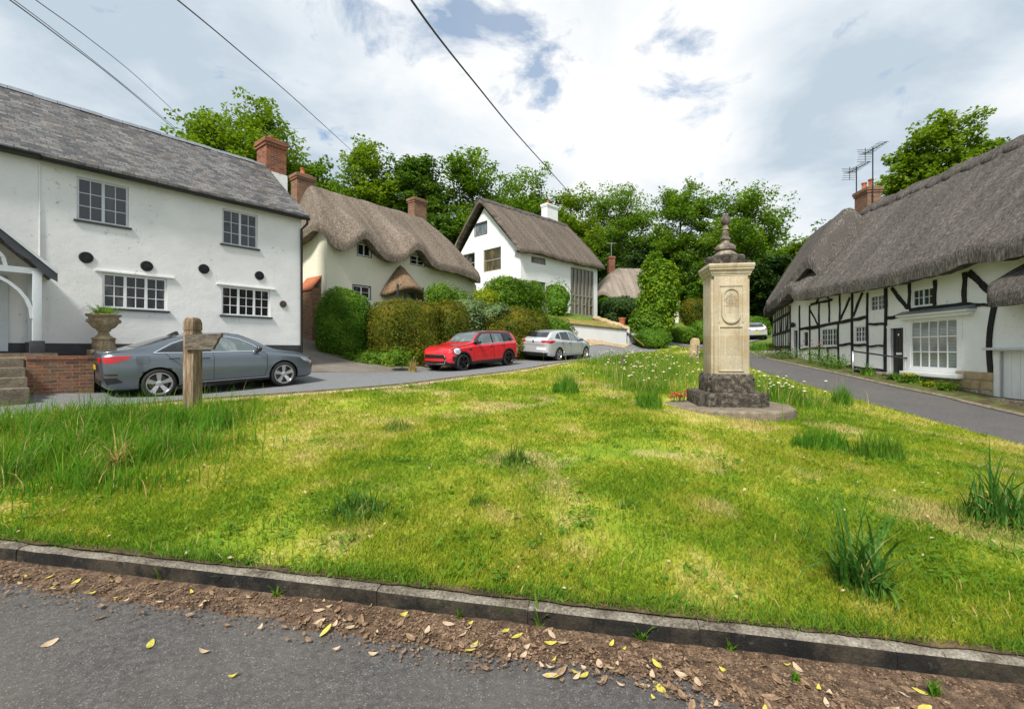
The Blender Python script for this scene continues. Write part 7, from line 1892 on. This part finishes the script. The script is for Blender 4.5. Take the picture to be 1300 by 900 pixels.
# flowers and plants along the cottages
def border():
    f = F5
    def wp(px, py, off=-.5): u, z = f.uz(px, py, off); p = f.world(u, off, z); return Vector((p.x, p.y, H(p.x, p.y) + .03))
    def clump(name, label, px, py, h, w, leafmat, seed, fl=None, nfl=0, leaf=.07, n=500, off=-.6):
        p = wp(px, py, off); o = thing(name, label, 'plant', p); g = np.random.default_rng(seed)
        C = g.normal(size=(n, 3)) * (w * .34, w * .28, h * .26); C[:, 2] = np.abs(C[:, 2] + h * .4); leaf_obj('foliage', C, leaf, leafmat, o, up=.3)
        blade_fan('stems', o, 30, w * .5, h * .9, .012, leafmat, seed, .4)
        if fl:
            m = MB(); r = random.Random(seed)
            for i in range(nfl): m.lathe([(.0, -.01), (.035, .01), (.045, .03), (.0, .02)], 6, (r.gauss(0, w * .3), r.gauss(0, w * .22), h * r.uniform(.7, 1.15)))
            m.build('flowers', fl, o)
    clump('flower_clump', 'pink flowered clump against the timber wall near the side door', 1036, 460, .9, 1.0, 'leaf_mid', 51, 'petal_pink', 26)
    clump('leafy_clump', 'tall leafy green clump beside the pink flowers at the timber wall', 1052, 464, .75, 1.0, 'leaf_hedge', 52)
    clump('low_clump', 'low mixed clump at the timber wall below the three-light window', 1063, 468, .45, .8, 'leaf_hedge', 53)
    clump('sprawling_clump', 'sprawling clump at the top of the row by the end cottage', 1000, 449, .6, 1.0, 'leaf_deep', 54, 'petal_red', 10, off=-.7)
    clump('pale_groundcover', 'white-flowered pale ground cover by the kerb at the end cottage', 985, 449, .3, 1.8, 'leaf_sage', 55, 'petal_white', 60, off=-1.0)
    p = wp(1101, 479, -.75); o = thing('strap_plant', 'fresh green strap-leaved plant in front of the black tub', 'plant', p); blade_fan('leaves', o, 70, .35, .50, .045, 'leaf_hedge', 56, 1.1)
    clump('dark_clump', 'dark leafy clump below the doorstep left of the yellow flowers', 1136, 484, .26, .5, 'leaf_deep', 57, off=-.5)
    clump('yellow_clump', 'yellow flowered bushy clump below the white window sill', 1154, 487, .28, .5, 'leaf_hedge', 58, 'petal_yellow', 16, off=-.55)
    clump('small_yellow_clump', 'smaller yellow green clump below the middle of the sill', 1181, 493, .18, .35, 'leaf_lime', 59, off=-.5)
    clump('green_clump', 'dark green clump before the stone footing under the sill corner', 1203, 497, .26, .42, 'leaf_mid', 60, off=-.5)
border()
# rough verge growth at the top of the lane
def verge_plants():
    for i, (px, py, Y, n, L, mat, lab) in enumerate(((962, 449, 27, 260, .55, 'leaf_tall', 'tall rough grass clump on the verge left of the end cottage'), (972, 444, 29, 200, .45, 'leaf_hedge', 'rough grass clump on the verge below the distant hatchback'))):
        x = P(px, py, Y).x; o = thing('verge_clump', lab, 'grass tuft', (x, Y, H(x, Y))); blade_fan('blades', o, n, 1.0, L, .03, mat, 70 + i, .5)
verge_plants()

# ------------------------------------------------------------------ trees
def tr(label, px, top, wpx, Y, mat, seed, dpx=None, leaves=8000, leaf=.34, clumps=60, zlow=None, kind='tree', group='trees of the wood', trunk=.28, gappy=0.0, low=0.0, cr=None):
    x = (px - CX) / FPX * Y; zb = H(min(max(x, -60), 60), min(Y, 110)); zt = EYE + (HY - top) / FPX * Y; h = zt - zb
    rx = wpx / FPX * Y / 2; lowz = (zlow if zlow is not None else .18) * h; rz = (h - lowz) / 2 * 1.05; cz = lowz + (h - lowz) / 2
    return tree(kind, label, (x, Y, zb), h, (rx * 1.08, min(rx, 5.5), rz, cz), mat, leaves, leaf, clumps, trunk, 'tree', group, seed, low=low, gappy=gappy, clump_r=cr)
tr('airy bright green tree rising behind the slate roof chimney', 312, 130, 150, 36, 'leaf_bright', 101, leaves=12000, leaf=.30, clumps=80, zlow=.35, gappy=.15)
tr('lower green tree showing over the slate ridge at left of the airy tree', 238, 158, 100, 38, 'leaf_mid', 102, zlow=.2, leaves=8000)
tr('dark leafy tree between slate chimney and cream thatch', 392, 200, 90, 40, 'leaf_mid', 103, zlow=.1, leaves=9000, low=.2)
tr('tall yellow green tree behind the left chimney of the cream cottage', 470, 176, 66, 44, 'leaf_bright', 104, leaves=9000, zlow=.1, clumps=70)
tr('tall narrow dark tree right of the yellow green tree', 526, 176, 66, 45, 'leaf_deep', 105, leaves=10000, zlow=.1, clumps=70)
tr('small bushy tree low between the cream thatch and its right chimney', 438, 214, 50, 46, 'leaf_deep', 106, leaves=6000, zlow=.05)
tr('broad rounded green tree behind the gap of the two thatched houses', 602, 203, 116, 47, 'leaf_mid', 107, leaves=13000, clumps=90, zlow=.05, low=.2)
tr('dense dark tree low behind the right end of the cream cottage', 560, 268, 70, 43, 'leaf_deep', 108, leaves=9000, zlow=.02, low=.3)
tr('spreading tree above the ridge of the tall house', 672, 216, 96, 52, 'leaf_mid', 109, leaves=10000, zlow=.1, low=.2)
tr('green tree standing right behind the white chimney', 722, 232, 70, 52, 'leaf_bright', 110, leaves=8000, zlow=.05, low=.2)
tr('high crowned tree over the far thatched cottage', 788, 226, 98, 69, 'leaf_mid', 111, leaves=12000, clumps=80, zlow=.1, gappy=.12)
tr('bushy tree left of the far cottage chimney', 744, 283, 60, 66, 'leaf_deep', 112, leaves=8000, zlow=.0, low=.4)
tr('tree with bare gaps left of the memorial finial', 868, 230, 88, 60, 'leaf_mid', 113, leaves=10000, clumps=60, zlow=.25, gappy=.25)
tr('large round tree right behind the memorial finial', 950, 230, 96, 56, 'leaf_mid', 114, leaves=13000, clumps=90, zlow=.1, gappy=.05)
tr('slim pale tree at the left end of the timber cottage thatch', 1014, 292, 44, 50, 'leaf_bright', 115, leaves=5000, zlow=.1, gappy=.25, trunk=.15)
tr('dark yew-like tree behind the far cottage roof', 832, 300, 90, 64, 'leaf_yew', 116, leaves=10000, zlow=.0, low=.5)
tr('dark yew-like tree right behind the memorial shaft', 925, 318, 80, 52, 'leaf_yew', 117, leaves=10000, zlow=.0, low=.5)
tr('dark evergreen tree at the top of the lane by the cottages', 985, 322, 70, 50, 'leaf_yew', 118, leaves=10000, zlow=.0, low=.5)
tr('mid green tree low behind the ivy column', 885, 318, 64, 58, 'leaf_deep', 119, leaves=9000, zlow=.0, low=.5)
tr('bright tree peeping between far cottage and memorial', 900, 335, 40, 50, 'leaf_hedge', 120, leaves=5000, zlow=.0, low=.5)
tr('small tree filling the gap left of the tall house gable', 570, 318, 44, 41, 'leaf_mid', 121, leaves=5000, zlow=.0, low=.5)
tr('bright maple-like tree rising behind the timber cottage ridge', 1192, 146, 118, 31, 'leaf_bright', 122, leaves=13000, leaf=.28, clumps=80, zlow=.35, group='trees behind the timber cottage')
tr('lower branchy tree right of the two aerials', 1142, 226, 44, 32, 'leaf_mid', 123, leaves=4500, leaf=.28, zlow=.35, group='trees behind the timber cottage', trunk=.18)
# the rest of the wood reads as one mass on the hill
def wood():
    g = np.random.default_rng(77); m = []
    C = []
    for i in range(150):
        px = g.uniform(150, 1150); Y = g.uniform(66, 88); x = (px - CX) / FPX * Y; zb = H(x, Y)
        top = EYE + (HY - g.uniform(268, 330)) / FPX * Y
        r = g.uniform(2.4, 4.2); n = 420
        q = g.normal(size=(n, 3)); q /= np.linalg.norm(q, axis=1)[:, None]; q *= (g.uniform(.35, 1, n) ** .5)[:, None]
        h = max(2.0, (top - zb) / 2)
        C.append(np.stack([x + q[:, 0] * r, Y + q[:, 1] * r, zb + h + q[:, 2] * h], 1))
    leaf_obj('woodland', np.concatenate(C), .75, 'leaf_deep', None, up=.5)
    tag(bpy.data.objects['woodland'], kind='stuff')
wood()

def shade_foliage():  # dark leaf clumps added to stand in for deep shade under the trees
    g = np.random.default_rng(78); C = []
    for i in range(70):
        px = g.uniform(690, 1015); Y = g.uniform(50, 62); x = (px - CX) / FPX * Y; Y = Y + 12 if 5.5 < x < 24 else Y; x = (px - CX) / FPX * Y; zb = H(x, Y); top = EYE + (HY - g.uniform(352, 400)) / FPX * Y; r = g.uniform(1.5, 2.8); n = 300
        q = g.normal(size=(n, 3)); q /= np.linalg.norm(q, axis=1)[:, None]; q *= (g.uniform(.35, 1, n) ** .5)[:, None]; h = max(.8, (top - zb) / 2)
        C.append(np.stack([x + q[:, 0] * r, Y + q[:, 1] * r, zb + h + q[:, 2] * h], 1))
    leaf_obj('shade_foliage', np.concatenate(C), .5, 'leaf_yew', None, up=.5); tag(bpy.data.objects['shade_foliage'], kind='stuff')
shade_foliage()
# ------------------------------------------------------------------ grass, tufts, flowers, leaves
MX, MY = MEM[0], MEM[1]
def lawn_z(xy): return lawn_zn(xy)
def grass():
    """the mown sward: short blades, sparser with distance"""
    g = np.random.default_rng(21); n = 420000
    Y = np.exp(g.uniform(math.log(2.0), math.log(30), n)); X = g.uniform(-1.45, 1.35, n) * (Y + .6)
    xy = np.stack([X, Y], 1); ok = inside(LAWN, xy) & (np.hypot(X - MX, Y - MY) > 1.19)
    # thin where the turf is worn
    w = np.array([mnoise.noise(Vector((a * .8, b * .8, 9))) for a, b in xy]); ok &= g.uniform(0, 1, n) > np.clip((w - .15) * 1.5, 0, .75)
    xy = xy[ok]; Y = xy[:, 1]; n = len(xy); z = lawn_z(xy)
    h = (.028 + .030 * g.random(n)) * (1 + .35 * np.clip(-w[ok], -.5, 1)); h *= 1 + .03 * Y
    wd = .0022 + .0011 * Y; a = g.uniform(0, 2 * math.pi, n); ln = g.uniform(.3, 1.3, n); la = g.uniform(0, 2 * math.pi, n)
    dx, dy = np.cos(a) * wd, np.sin(a) * wd; tx, ty = np.cos(la) * h * ln, np.sin(la) * h * ln
    V = np.empty((n, 3, 3)); V[:, 0] = np.stack([xy[:, 0] - dx, xy[:, 1] - dy, z - .004], 1); V[:, 1] = np.stack([xy[:, 0] + dx, xy[:, 1] + dy, z - .004], 1)
    V[:, 2] = np.stack([xy[:, 0] + tx, xy[:, 1] + ty, z + h], 1)
    me = np_mesh('grass', V.reshape(-1, 3), np.arange(n * 3).reshape(-1, 3)); me.materials.append(MATS['lawn_blade']); tag(link('grass', me), kind='stuff')
grass()
def patch_blades(name, pts, h, w, mat, seed, lean=.45, kind='stuff', label=None, cat=None, group=None, segs=3, parent=None, zoff=0.0, clumpy=False):
    """long blades with a bend at the given ground points"""
    g = np.random.default_rng(seed); xy = np.asarray(pts); n = len(xy); z = lawn_z(xy) + zoff
    L = h * g.uniform(.45, 1.15, n); a = g.uniform(0, 6.283, n); tw = a + g.uniform(-1, 1, n); ln = lean * g.uniform(.15, 1.3, n)
    if clumpy:                      # neighbours lean the same way, and rise and fall in clumps
        nz = np.array([(mnoise.noise(Vector((p[0] * 1.9, p[1] * 1.9, seed % 7))), mnoise.noise(Vector((p[0] * 3.7, p[1] * 3.7, 8))), mnoise.noise(Vector((p[0] * 1.4, p[1] * 1.4, 15)))) for p in xy])
        L = L * np.clip(.95 + 1.0 * nz[:, 1] + .7 * nz[:, 2], .3, 1.7); a = nz[:, 0] * 7 + g.normal(0, .8, n); tw = a + g.uniform(-1, 1, n); ln = ln * (1 + .8 * np.abs(nz[:, 2]))
    V = np.empty((n, 2 * (segs + 1), 3)); x = np.zeros(n); zz = np.zeros(n); ang = ln * .3
    for k in range(segs + 1):
        t = k / segs; ww = w * (1 - t ** 1.5) * .5 + .0005
        cx = xy[:, 0] + np.cos(a) * x; cy = xy[:, 1] + np.sin(a) * x
        V[:, 2 * k] = np.stack([cx - np.sin(tw) * ww, cy + np.cos(tw) * ww, z + zz], 1); V[:, 2 * k + 1] = np.stack([cx + np.sin(tw) * ww, cy - np.cos(tw) * ww, z + zz], 1)
        x += L / segs * np.sin(ang); zz += L / segs * np.cos(ang); ang = ang + ln * (1 + t) / segs * 1.3
    base = np.arange(n)[:, None] * (2 * (segs + 1)); q = np.concatenate([base + np.array([2 * k, 2 * k + 1, 2 * k + 3, 2 * k + 2]) for k in range(segs)], 1).reshape(-1, 4)
    V = V.reshape(-1, 3)
    if parent is not None: V = V - np.array(parent.location)
    me = np_mesh(name, V, q); me.materials.append(MATS[mat]); me.shade_smooth(); o = link(name, me, parent)
    return tag(o, label, cat, group, kind)
def blob(px, py, Y, rx, ry, n, seed, rot=0.0):
    g = np.random.default_rng(seed); x0 = P(px, py, Y).x; u, v = rx * g.normal(0, .52, n), ry * g.normal(0, .52, n)
    c, s_ = math.cos(rot), math.sin(rot); return np.stack([x0 + u * c - v * s_, Y + u * s_ + v * c], 1)
# unmown corner at the left, round the post, and the daisy meadow behind the memorial
g_ = np.random.default_rng(5)
left = np.concatenate([blob(20, 560, 6.6, 2.6, 1.0, 5200, 1, .25), blob(120, 545, 6.9, 2.0, .8, 3600, 2, .2), blob(215, 560, 6.9, 1.1, .6, 2400, 3, .1), blob(150, 590, 5.8, 1.5, .55, 2200, 4), blob(-160, 560, 7.0, 2.6, 1.3, 3000, 5), blob(60, 530, 8.2, 2.6, .7, 3000, 6, .6), blob(30, 600, 5.2, 1.7, .75, 2300, 17), blob(175, 600, 5.3, .9, .5, 1300, 18), blob(-90, 600, 4.7, 1.5, .8, 1700, 19), blob(90, 610, 4.5, 1.1, .35, 1300, 20)])
left = left[inside(LAWN, left)]
def mixed(name, pts, h, w, seed, lean, mats):
    """long grass in several tones, taller and shorter in drifts"""
    g = np.random.default_rng(seed); hm = np.array([mnoise.noise(Vector((a * 1.3, b * 1.3, 4))) for a, b in pts]); kind_ = g.choice(len(mats), len(pts), p=[m_[1] for m_ in mats])
    for i, (mt, _, hs, nm) in enumerate(mats):
        sel = pts[(kind_ == i) & (g.uniform(-.75, .3, len(pts)) < hm)]
        patch_blades(nm, sel, h * hs, w, mt, seed + i, lean, clumpy=True)
mixed('long_grass', left[::4 // 3] if False else left[np.arange(len(left)) % 4 != 0], .37, .010, 31, .75, (('leaf_tall', .62, 1, 'long_grass'), ('leaf_hedge', .2, .85, 'dark_long_grass'), ('leaf_bright', .10, 1.15, 'bright_long_grass'), ('leaf_straw', .08, 1.05, 'dry_long_grass')))
meadow = np.concatenate([blob(835, 478, 14.5, 1.9, 3.6, 5200, 7, -.35), blob(800, 470, 18.5, 1.8, 3.0, 3000, 8, -.5), blob(975, 492, 11.5, 1.0, 2.2, 2600, 9, -.15), blob(880, 470, 19, 1.3, 2.0, 1800, 10), blob(815, 505, 10.8, .55, .5, 900, 11), blob(990, 500, 10.2, .8, .5, 900, 12)])
meadow = meadow[np.hypot(meadow[:, 0] - MX, meadow[:, 1] - MY) > 1.3]; meadow = meadow[inside(LAWN, meadow)]
mixed('meadow', meadow, .38, .013, 36, .6, (('leaf_tall', .66, 1, 'meadow_grass'), ('leaf_bright', .20, 1.1, 'bright_meadow_grass'), ('leaf_straw', .14, 1.2, 'dry_meadow_grass')))
# scattered weeds along the kerb: lush fringe creeping over the stone
fr = np.stack([(fx := g_.uniform(-5.5, 3.6, 9000)), kerb_y(fx) + .075 + np.abs(g_.normal(0, .08, 9000))], 1)
fw = np.array([mnoise.noise(Vector((a * 1.6, 1, 3))) for a in fr[:, 0]]); fr = fr[g_.uniform(-.55, .35, len(fr)) < fw]
patch_blades('edge_grass', fr, .095, .006, 'leaf_hedge', 33, 1.3)
# longer single blades all over the mown part, in drifts
lg_y = np.exp(g_.uniform(math.log(2.4), math.log(24), 60000)); lg = np.stack([g_.uniform(-1.3, 1.2, 60000) * (lg_y + .4), lg_y], 1)
lg = lg[inside(LAWN, lg)]; lw = np.array([mnoise.noise(Vector((a * 1.1, b * 1.1, 12))) for a, b in lg]); lg = lg[(g_.uniform(-.25, .75, len(lg)) < lw) & (np.hypot(lg[:, 0] - MX, lg[:, 1] - MY) > 1.3)]
patch_blades('uneven_grass', lg[::3], .10, .006, 'leaf_tall', 34, .9); patch_blades('uneven_grass', lg[1::3], .085, .006, 'leaf_hedge', 35, .9); patch_blades('dry_grass', lg[2::6], .10, .006, 'leaf_straw', 37, 1.0)
def tuft(label, px, py, Y, n, spread, h, w, mat, seed, lean=.7, name='grass_tuft', extra=None, flat=1.0):
    x = P(px, py, Y).x; o = thing(name, label, 'grass tuft', (x, Y, H(x, Y) + .015)); blade_fan('leaves', o, n, spread, h, w, mat, seed, lean, flat=flat)
    if extra:
        for k_, e in enumerate(extra): blade_fan(e[0], o, *e[1:])
    return o
def depth(px, py):
    """distance at which the lawn is seen at this pixel"""
    lo, hi = 2.0, 30.0
    for _ in range(40):
        m = (lo + hi) / 2; p = P(px, py, m)
        if p.z > H(p.x, p.y): lo = m
        else: hi = m
    return lo
def T(label, px, py, *a, **k): tuft(label, px, py, depth(px, py), *a, **k)
T('large daffodil clump with broad strap leaves nearest the right of the kerb', 1093, 752, 95, .22, .60, .022, 'leaf_strap', 61, 1.2, extra=[('arching_leaves', 26, .18, .58, .020, 'leaf_strap', 262, 2.3), ('dead_leaves', 14, .15, .40, .012, 'leaf_straw', 62, 1.5), ('grass_blades', 160, .30, .16, .006, 'leaf_hedge', 63, .9)])
T('tall daffodil clump cut by the right edge of the view', 1268, 668, 95, .34, .62, .024, 'leaf_strap', 64, .85, extra=[('arching_leaves', 30, .3, .55, .020, 'leaf_strap', 265, 2.2), ('dead_leaves', 26, .30, .45, .014, 'leaf_straw', 65, 1.4), ('grass_blades', 420, .65, .20, .007, 'leaf_hedge', 66, .8)])
T('flopped dark green clump left of the middle of the lawn', 455, 655, 120, .34, .30, .016, 'leaf_strap', 67, 1.5, extra=[('grass_blades', 420, .55, .12, .007, 'leaf_deep', 68, .9), ('dead_leaves', 12, .2, .22, .010, 'leaf_straw', 69, 1.5)])
T('lone tuft with long seed stalks in the middle of the lawn', 655, 592, 50, .22, .30, .012, 'leaf_strap', 70, 1.3, extra=[('grass_blades', 300, .38, .17, .007, 'leaf_hedge', 71, .8), ('stalks', 6, .1, .62, .008, 'leaf_deep', 72, .7), ('dead_leaves', 14, .2, .30, .010, 'leaf_straw', 73, 1.4)])
T('small straw-tinted tuft in the lawn beyond the flopped clump', 505, 546, 60, .25, .20, .010, 'leaf_straw', 74, 1.0, extra=[('grass_blades', 240, .38, .17, .008, 'leaf_hedge', 75, .7)])
T('upright bright green tuft near the lane behind the lone tuft', 718, 500, 420, .50, .50, .014, 'leaf_tall', 76, .5, extra=[('dead_leaves', 12, .4, .45, .014, 'leaf_straw', 77, 1.2)])
T('wide low band of long grass between memorial and right lane', 1040, 572, 620, .62, .32, .010, 'leaf_tall', 78, .6, flat=.5)
T('darker end of the long grass band below the right lane', 1112, 583, 620, .58, .34, .010, 'leaf_hedge', 79, .6, flat=.6)
T('upright tuft with pale seed heads against the right lane', 1068, 515, 420, .38, .50, .013, 'leaf_tall', 80, .4, extra=[('stalks', 26, .35, .72, .006, 'leaf_straw', 81, .4)])
T('fallen sheaf of yellowed daffodil leaves in the long grass at left', 150, 598, 46, .12, .50, .017, 'leaf_straw', 82, 1.5, extra=[('green_leaves', 14, .12, .5, .016, 'leaf_strap', 83, 1.4)])
T('thin dark weed clump beside the daffodils near the right kerb', 1025, 690, 10, .08, .26, .010, 'leaf_strap', 84, .6, extra=[('grass_blades', 120, .25, .09, .006, 'leaf_hedge', 85, .9)])
T('tuft at the foot of the oak signpost on the right', 272, 548, 380, .40, .42, .009, 'leaf_tall', 86, .6)
T('tuft hugging the left side of the oak signpost foot', 226, 548, 300, .30, .45, .009, 'leaf_tall', 87, .6)
T('tall tuft left of the memorial step beside the red flowers', 824, 520, 330, .40, .48, .012, 'leaf_tall', 88, .6, extra=[('stalks', 14, .3, .6, .006, 'leaf_straw', 89, .5)])
T('small dark tuft low in the lawn right of the flopped clump', 607, 645, 130, .16, .14, .008, 'leaf_hedge', 90, .8)
T('green tuft around the leaning stone bollard', 892, 458, 260, .35, .6, .02, 'leaf_tall', 91, .5)
# broad-leaved weeds rooted in the gutter
def weed(label, px, py, r, n, seed, mat='leaf_hedge'):
    Y = 2.9
    lo, hi = 1.5, 4.2
    for _ in range(40):
        m = (lo + hi) / 2; p = P(px, py, m); lo, hi = (m, hi) if p.z > near_z(p.x, 0) else (lo, m)
    p = P(px, py, lo); o = thing('gutter_weed', label, 'weed', (p.x, p.y, near_z(p.x, 0) + .02)); blade_fan('leaves', o, n, .03, r, r * .20, mat, seed, 1.25, droop=.2)
for i, w in enumerate((('broad-leaved weed in the gutter near the left of the kerb', 122, 722, .16, 9), ('spreading weed in the gutter left of the middle', 205, 740, .11, 14), ('pale wispy weed against the kerb', 295, 748, .14, 16), ('dandelion rosette in the gutter below the flopped clump', 352, 762, .12, 12), ('small bright weed in the gutter under the lone tuft', 583, 789, .07, 12), ('fern-like weed climbing the kerb', 685, 800, .16, 12), ('straggly weed patch on the kerb face', 815, 818, .12, 30), ('bright clover tuft in the leaf strip', 927, 832, .08, 26), ('tiny round moss tuft on the tarmac edge', 1010, 868, .05, 40), ('rosette weed against the kerb at right', 1205, 862, .12, 14), ('ragged weed by the road edge at far right', 1185, 888, .11, 20))): weed(*w, 200 + i, 'leaf_mid' if i % 2 else 'leaf_hedge')

# daisies standing in the meadow
def daisies():
    me = bpy.data.meshes.new('daisy'); m = MB(); n = 9; m.tube([(0, 0, 0), (.02, .01, .2), (.0, .0, .42)], .004, 4)
    m.build('tmp', 'leaf_mid', None, uv=False); st = bpy.data.objects['tmp'].data; bpy.data.objects.remove(bpy.data.objects['tmp'])
    m = MB(); m.lathe([(.008, 0), (.036, .006), (.034, .012), (.010, .012)], n, (0, 0, .42)); m.build('tmp', 'petal_white', None, uv=False); hd = bpy.data.objects['tmp'].data; bpy.data.objects.remove(bpy.data.objects['tmp'])
    m = MB(); m.lathe([(.016, 0), (.014, .012), (.0, .016)], n, (0, 0, .43)); m.build('tmp', 'petal_yellow', None, uv=False); ce = bpy.data.objects['tmp'].data; bpy.data.objects.remove(bpy.data.objects['tmp'])
    proto = thing('ox_eye_daisy', 'white ox-eye daisy standing in the long grass around the memorial', 'daisy', (0, 0, 0), 0, 'daisies in the meadow grass')
    link('stem', st, proto); link('petals', hd, proto); link('eye', ce, proto)
    g = np.random.default_rng(8); idx = g.choice(len(meadow), 200, replace=False)
    for i, k in enumerate(idx):
        if i == 0: o, kids = proto, []
        else:
            o = proto.copy(); COL.objects.link(o)
            for ch in proto.children[:3]:
                c = ch.copy(); COL.objects.link(c); c.parent = o
        x, y = meadow[k]; s_ = g.uniform(.75, 1.25); o.location = (x, y, H(x, y)); o.scale = (.85 * s_, .85 * s_, s_); o.rotation_euler = (g.normal(0, .12), g.normal(0, .12), g.uniform(0, 6))
daisies()
# fallen leaves: the larger ones singly, the crumbled rest as litter
def leaf_mesh(name, L, W, curl, mat, seed):
    r = random.Random(seed); V = []; F = []; n = 6
    for i in range(n + 1):
        t = i / n; w = W * math.sin(math.pi * (t * .92 + .04)) ** .8 * .5; z = .004 + curl * (2 * t - 1) ** 2 * L * .5
        V += [(L * (t - .5), -w, z + curl * .3 * w), (L * (t - .5), 0, z), (L * (t - .5), w, z + curl * .6 * w)]
    for i in range(n): a = 3 * i; F += [(a, a + 3, a + 4, a + 1), (a + 1, a + 4, a + 5, a + 2)]
    V += [(L * .5, 0, .006), (L * .5 + L * .22, .004, .01), (L * .5 + L * .22, -.002, .008)]; F += [(len(V) - 3, len(V) - 2, len(V) - 1, len(V) - 3)][:0]
    me = bpy.data.meshes.new(name); me.from_pydata(V[:-3], [], F); me.update(); me.shade_smooth(); me.materials.append(MATS[mat]); return me
def fallen():
    g = np.random.default_rng(15)
    kinds = {'brown': ('fallen_brown', 'curled brown fallen leaf lying in the strip along the kerb'), 'pale': ('fallen_pale', 'pale buff fallen leaf lying in the strip along the kerb'), 'yellow': ('fallen_yellow', 'yellow fallen leaf lying in the strip along the kerb')}
    M = {k: [leaf_mesh('leaf', .075 * s_, .034 * s_, c, v[0], i) for i, (s_, c) in enumerate(((1, .25), (.8, .45), (1.15, .12), (.65, .6)))] for k, v in kinds.items()}
    def put(x, y, k, label, grp, sc=1.0, zo=.0):
        o = bpy.data.objects.new('fallen_leaf', M[k][g.integers(0, 4)]); COL.objects.link(o); o.location = (x, y, near_z(x, y) + zo)
        o.rotation_euler = (g.normal(0, .18), g.normal(0, .18), g.uniform(0, 6.28)); o.scale = (sc,) * 3; tag(o, label, 'fallen leaf', grp)
    for i in range(290):
        x = g.uniform(-4.6, 2.9) if i < 150 else g.uniform(-1.4, 2.9); t = g.uniform(.02, .40) * (1.0 if x > -1.5 else .85) + .16 * max(0, x - .2) * g.random(); y = kerb_y(x) - t
        if mnoise.noise(Vector((x * .9, 0, 21))) < -.28 and g.random() < .6: continue
        k = g.choice(['brown', 'pale', 'yellow'], p=[.64, .24, .12]); put(x, y, k, kinds[k][1], 'leaves along the kerb', g.uniform(.55, .95), .012 + .02 * (1 - t / .42))
    for (px, py, Y, k, lab) in ((62, 822, 2.42, 'pale', 'pale leaf alone on the tarmac at far left'), (190, 820, 2.42, 'yellow', 'green-yellow leaf alone on the tarmac left of the upright one'), (297, 864, 2.2, 'yellow', 'lime yellow leaf lying alone on the tarmac near the front'), (258, 832, 2.37, 'pale', 'small round pale leaf alone on the tarmac'), (127, 789, 2.65, 'brown', 'orange brown leaf just off the strip at left'), (732, 852, 2.25, 'yellow', 'small yellow leaf just off the strip in the middle'), (815, 871, 2.17, 'pale', 'cream leaf just off the strip right of the middle'), (838, 872, 2.16, 'yellow', 'pale yellow leaf beside the cream leaf'), (475, 832, 2.37, 'pale', 'grey-buff leaf just off the strip left of the middle')):
        p = P(px, py, Y); put(p.x, p.y, k, lab, None, 1.0, .003)
    n = 15000; x = np.where(g.random(n) < .45, g.uniform(-5, 3.4, n), np.where(g.random(n) < .45, g.uniform(.7, 3.4, n), g.uniform(-.8, 3.4, n))); t = np.abs(g.normal(0, .17, n)); y = kerb_y(x) - .01 - t; kx = np.array([mnoise.noise(Vector((a * .9, 0, 7))) for a in x]); t = t * (1 + .75 * np.clip(x - .2, 0, 3)); y = kerb_y(x) - .01 - t; ok = t < .38 + .22 * kx + .14 * np.clip(x - .2, 0, 3); x, y = x[ok], y[ok]
    C = np.stack([x, y, near_z(x, y) + .012 + .018 * np.clip(1 - t[ok] / .4, 0, 1)], 1)
    for nm, frac, sz, mt in (('leaf_litter', 0, .021, 'fallen_dark'), ('leaf_crumbs', 1, .017, 'fallen_brown')):
        sel = (np.arange(len(C)) % 3 == 0) == bool(frac); leaf_obj(nm, C[sel], sz, mt, None, up=1.6); tag(bpy.data.objects[nm], kind='stuff')
    # a few leaves dropped on the grass, small white clover and daisies
    n = 150; Y = np.exp(g.uniform(math.log(2.6), math.log(9), n)); X = g.uniform(-1.1, 1.1, n) * Y; xy = np.stack([X, Y], 1); xy = xy[inside(LAWN, xy)]
    leaf_obj('lawn_litter', np.concatenate([xy, (lawn_z(xy) + .045)[:, None]], 1), .035, 'fallen_pale', None, up=1.5); tag(bpy.data.objects['lawn_litter'], kind='stuff')
fallen()
def lawn_weeds():
    """broad plantain and dandelion leaves among the turf"""
    g = np.random.default_rng(44); C = []
    for i in range(300):
        Y = math.exp(g.uniform(math.log(2.6), math.log(11))); X = g.uniform(-1.2, 1.15) * Y; n = int(g.integers(8, 22)); r = g.uniform(.04, .11)
        C.append(np.stack([X + g.normal(0, r, n), Y + g.normal(0, r, n), np.full(n, g.uniform(.02, .04))], 1))
    C = np.concatenate(C); ok = inside(LAWN, C[:, :2]); C = C[ok]; C[:, 2] += lawn_z(C[:, :2]); leaf_obj('lawn_weeds', C, .055, 'leaf_hedge', None, up=1.0, aspect=.45); tag(bpy.data.objects['lawn_weeds'], kind='stuff')
lawn_weeds()
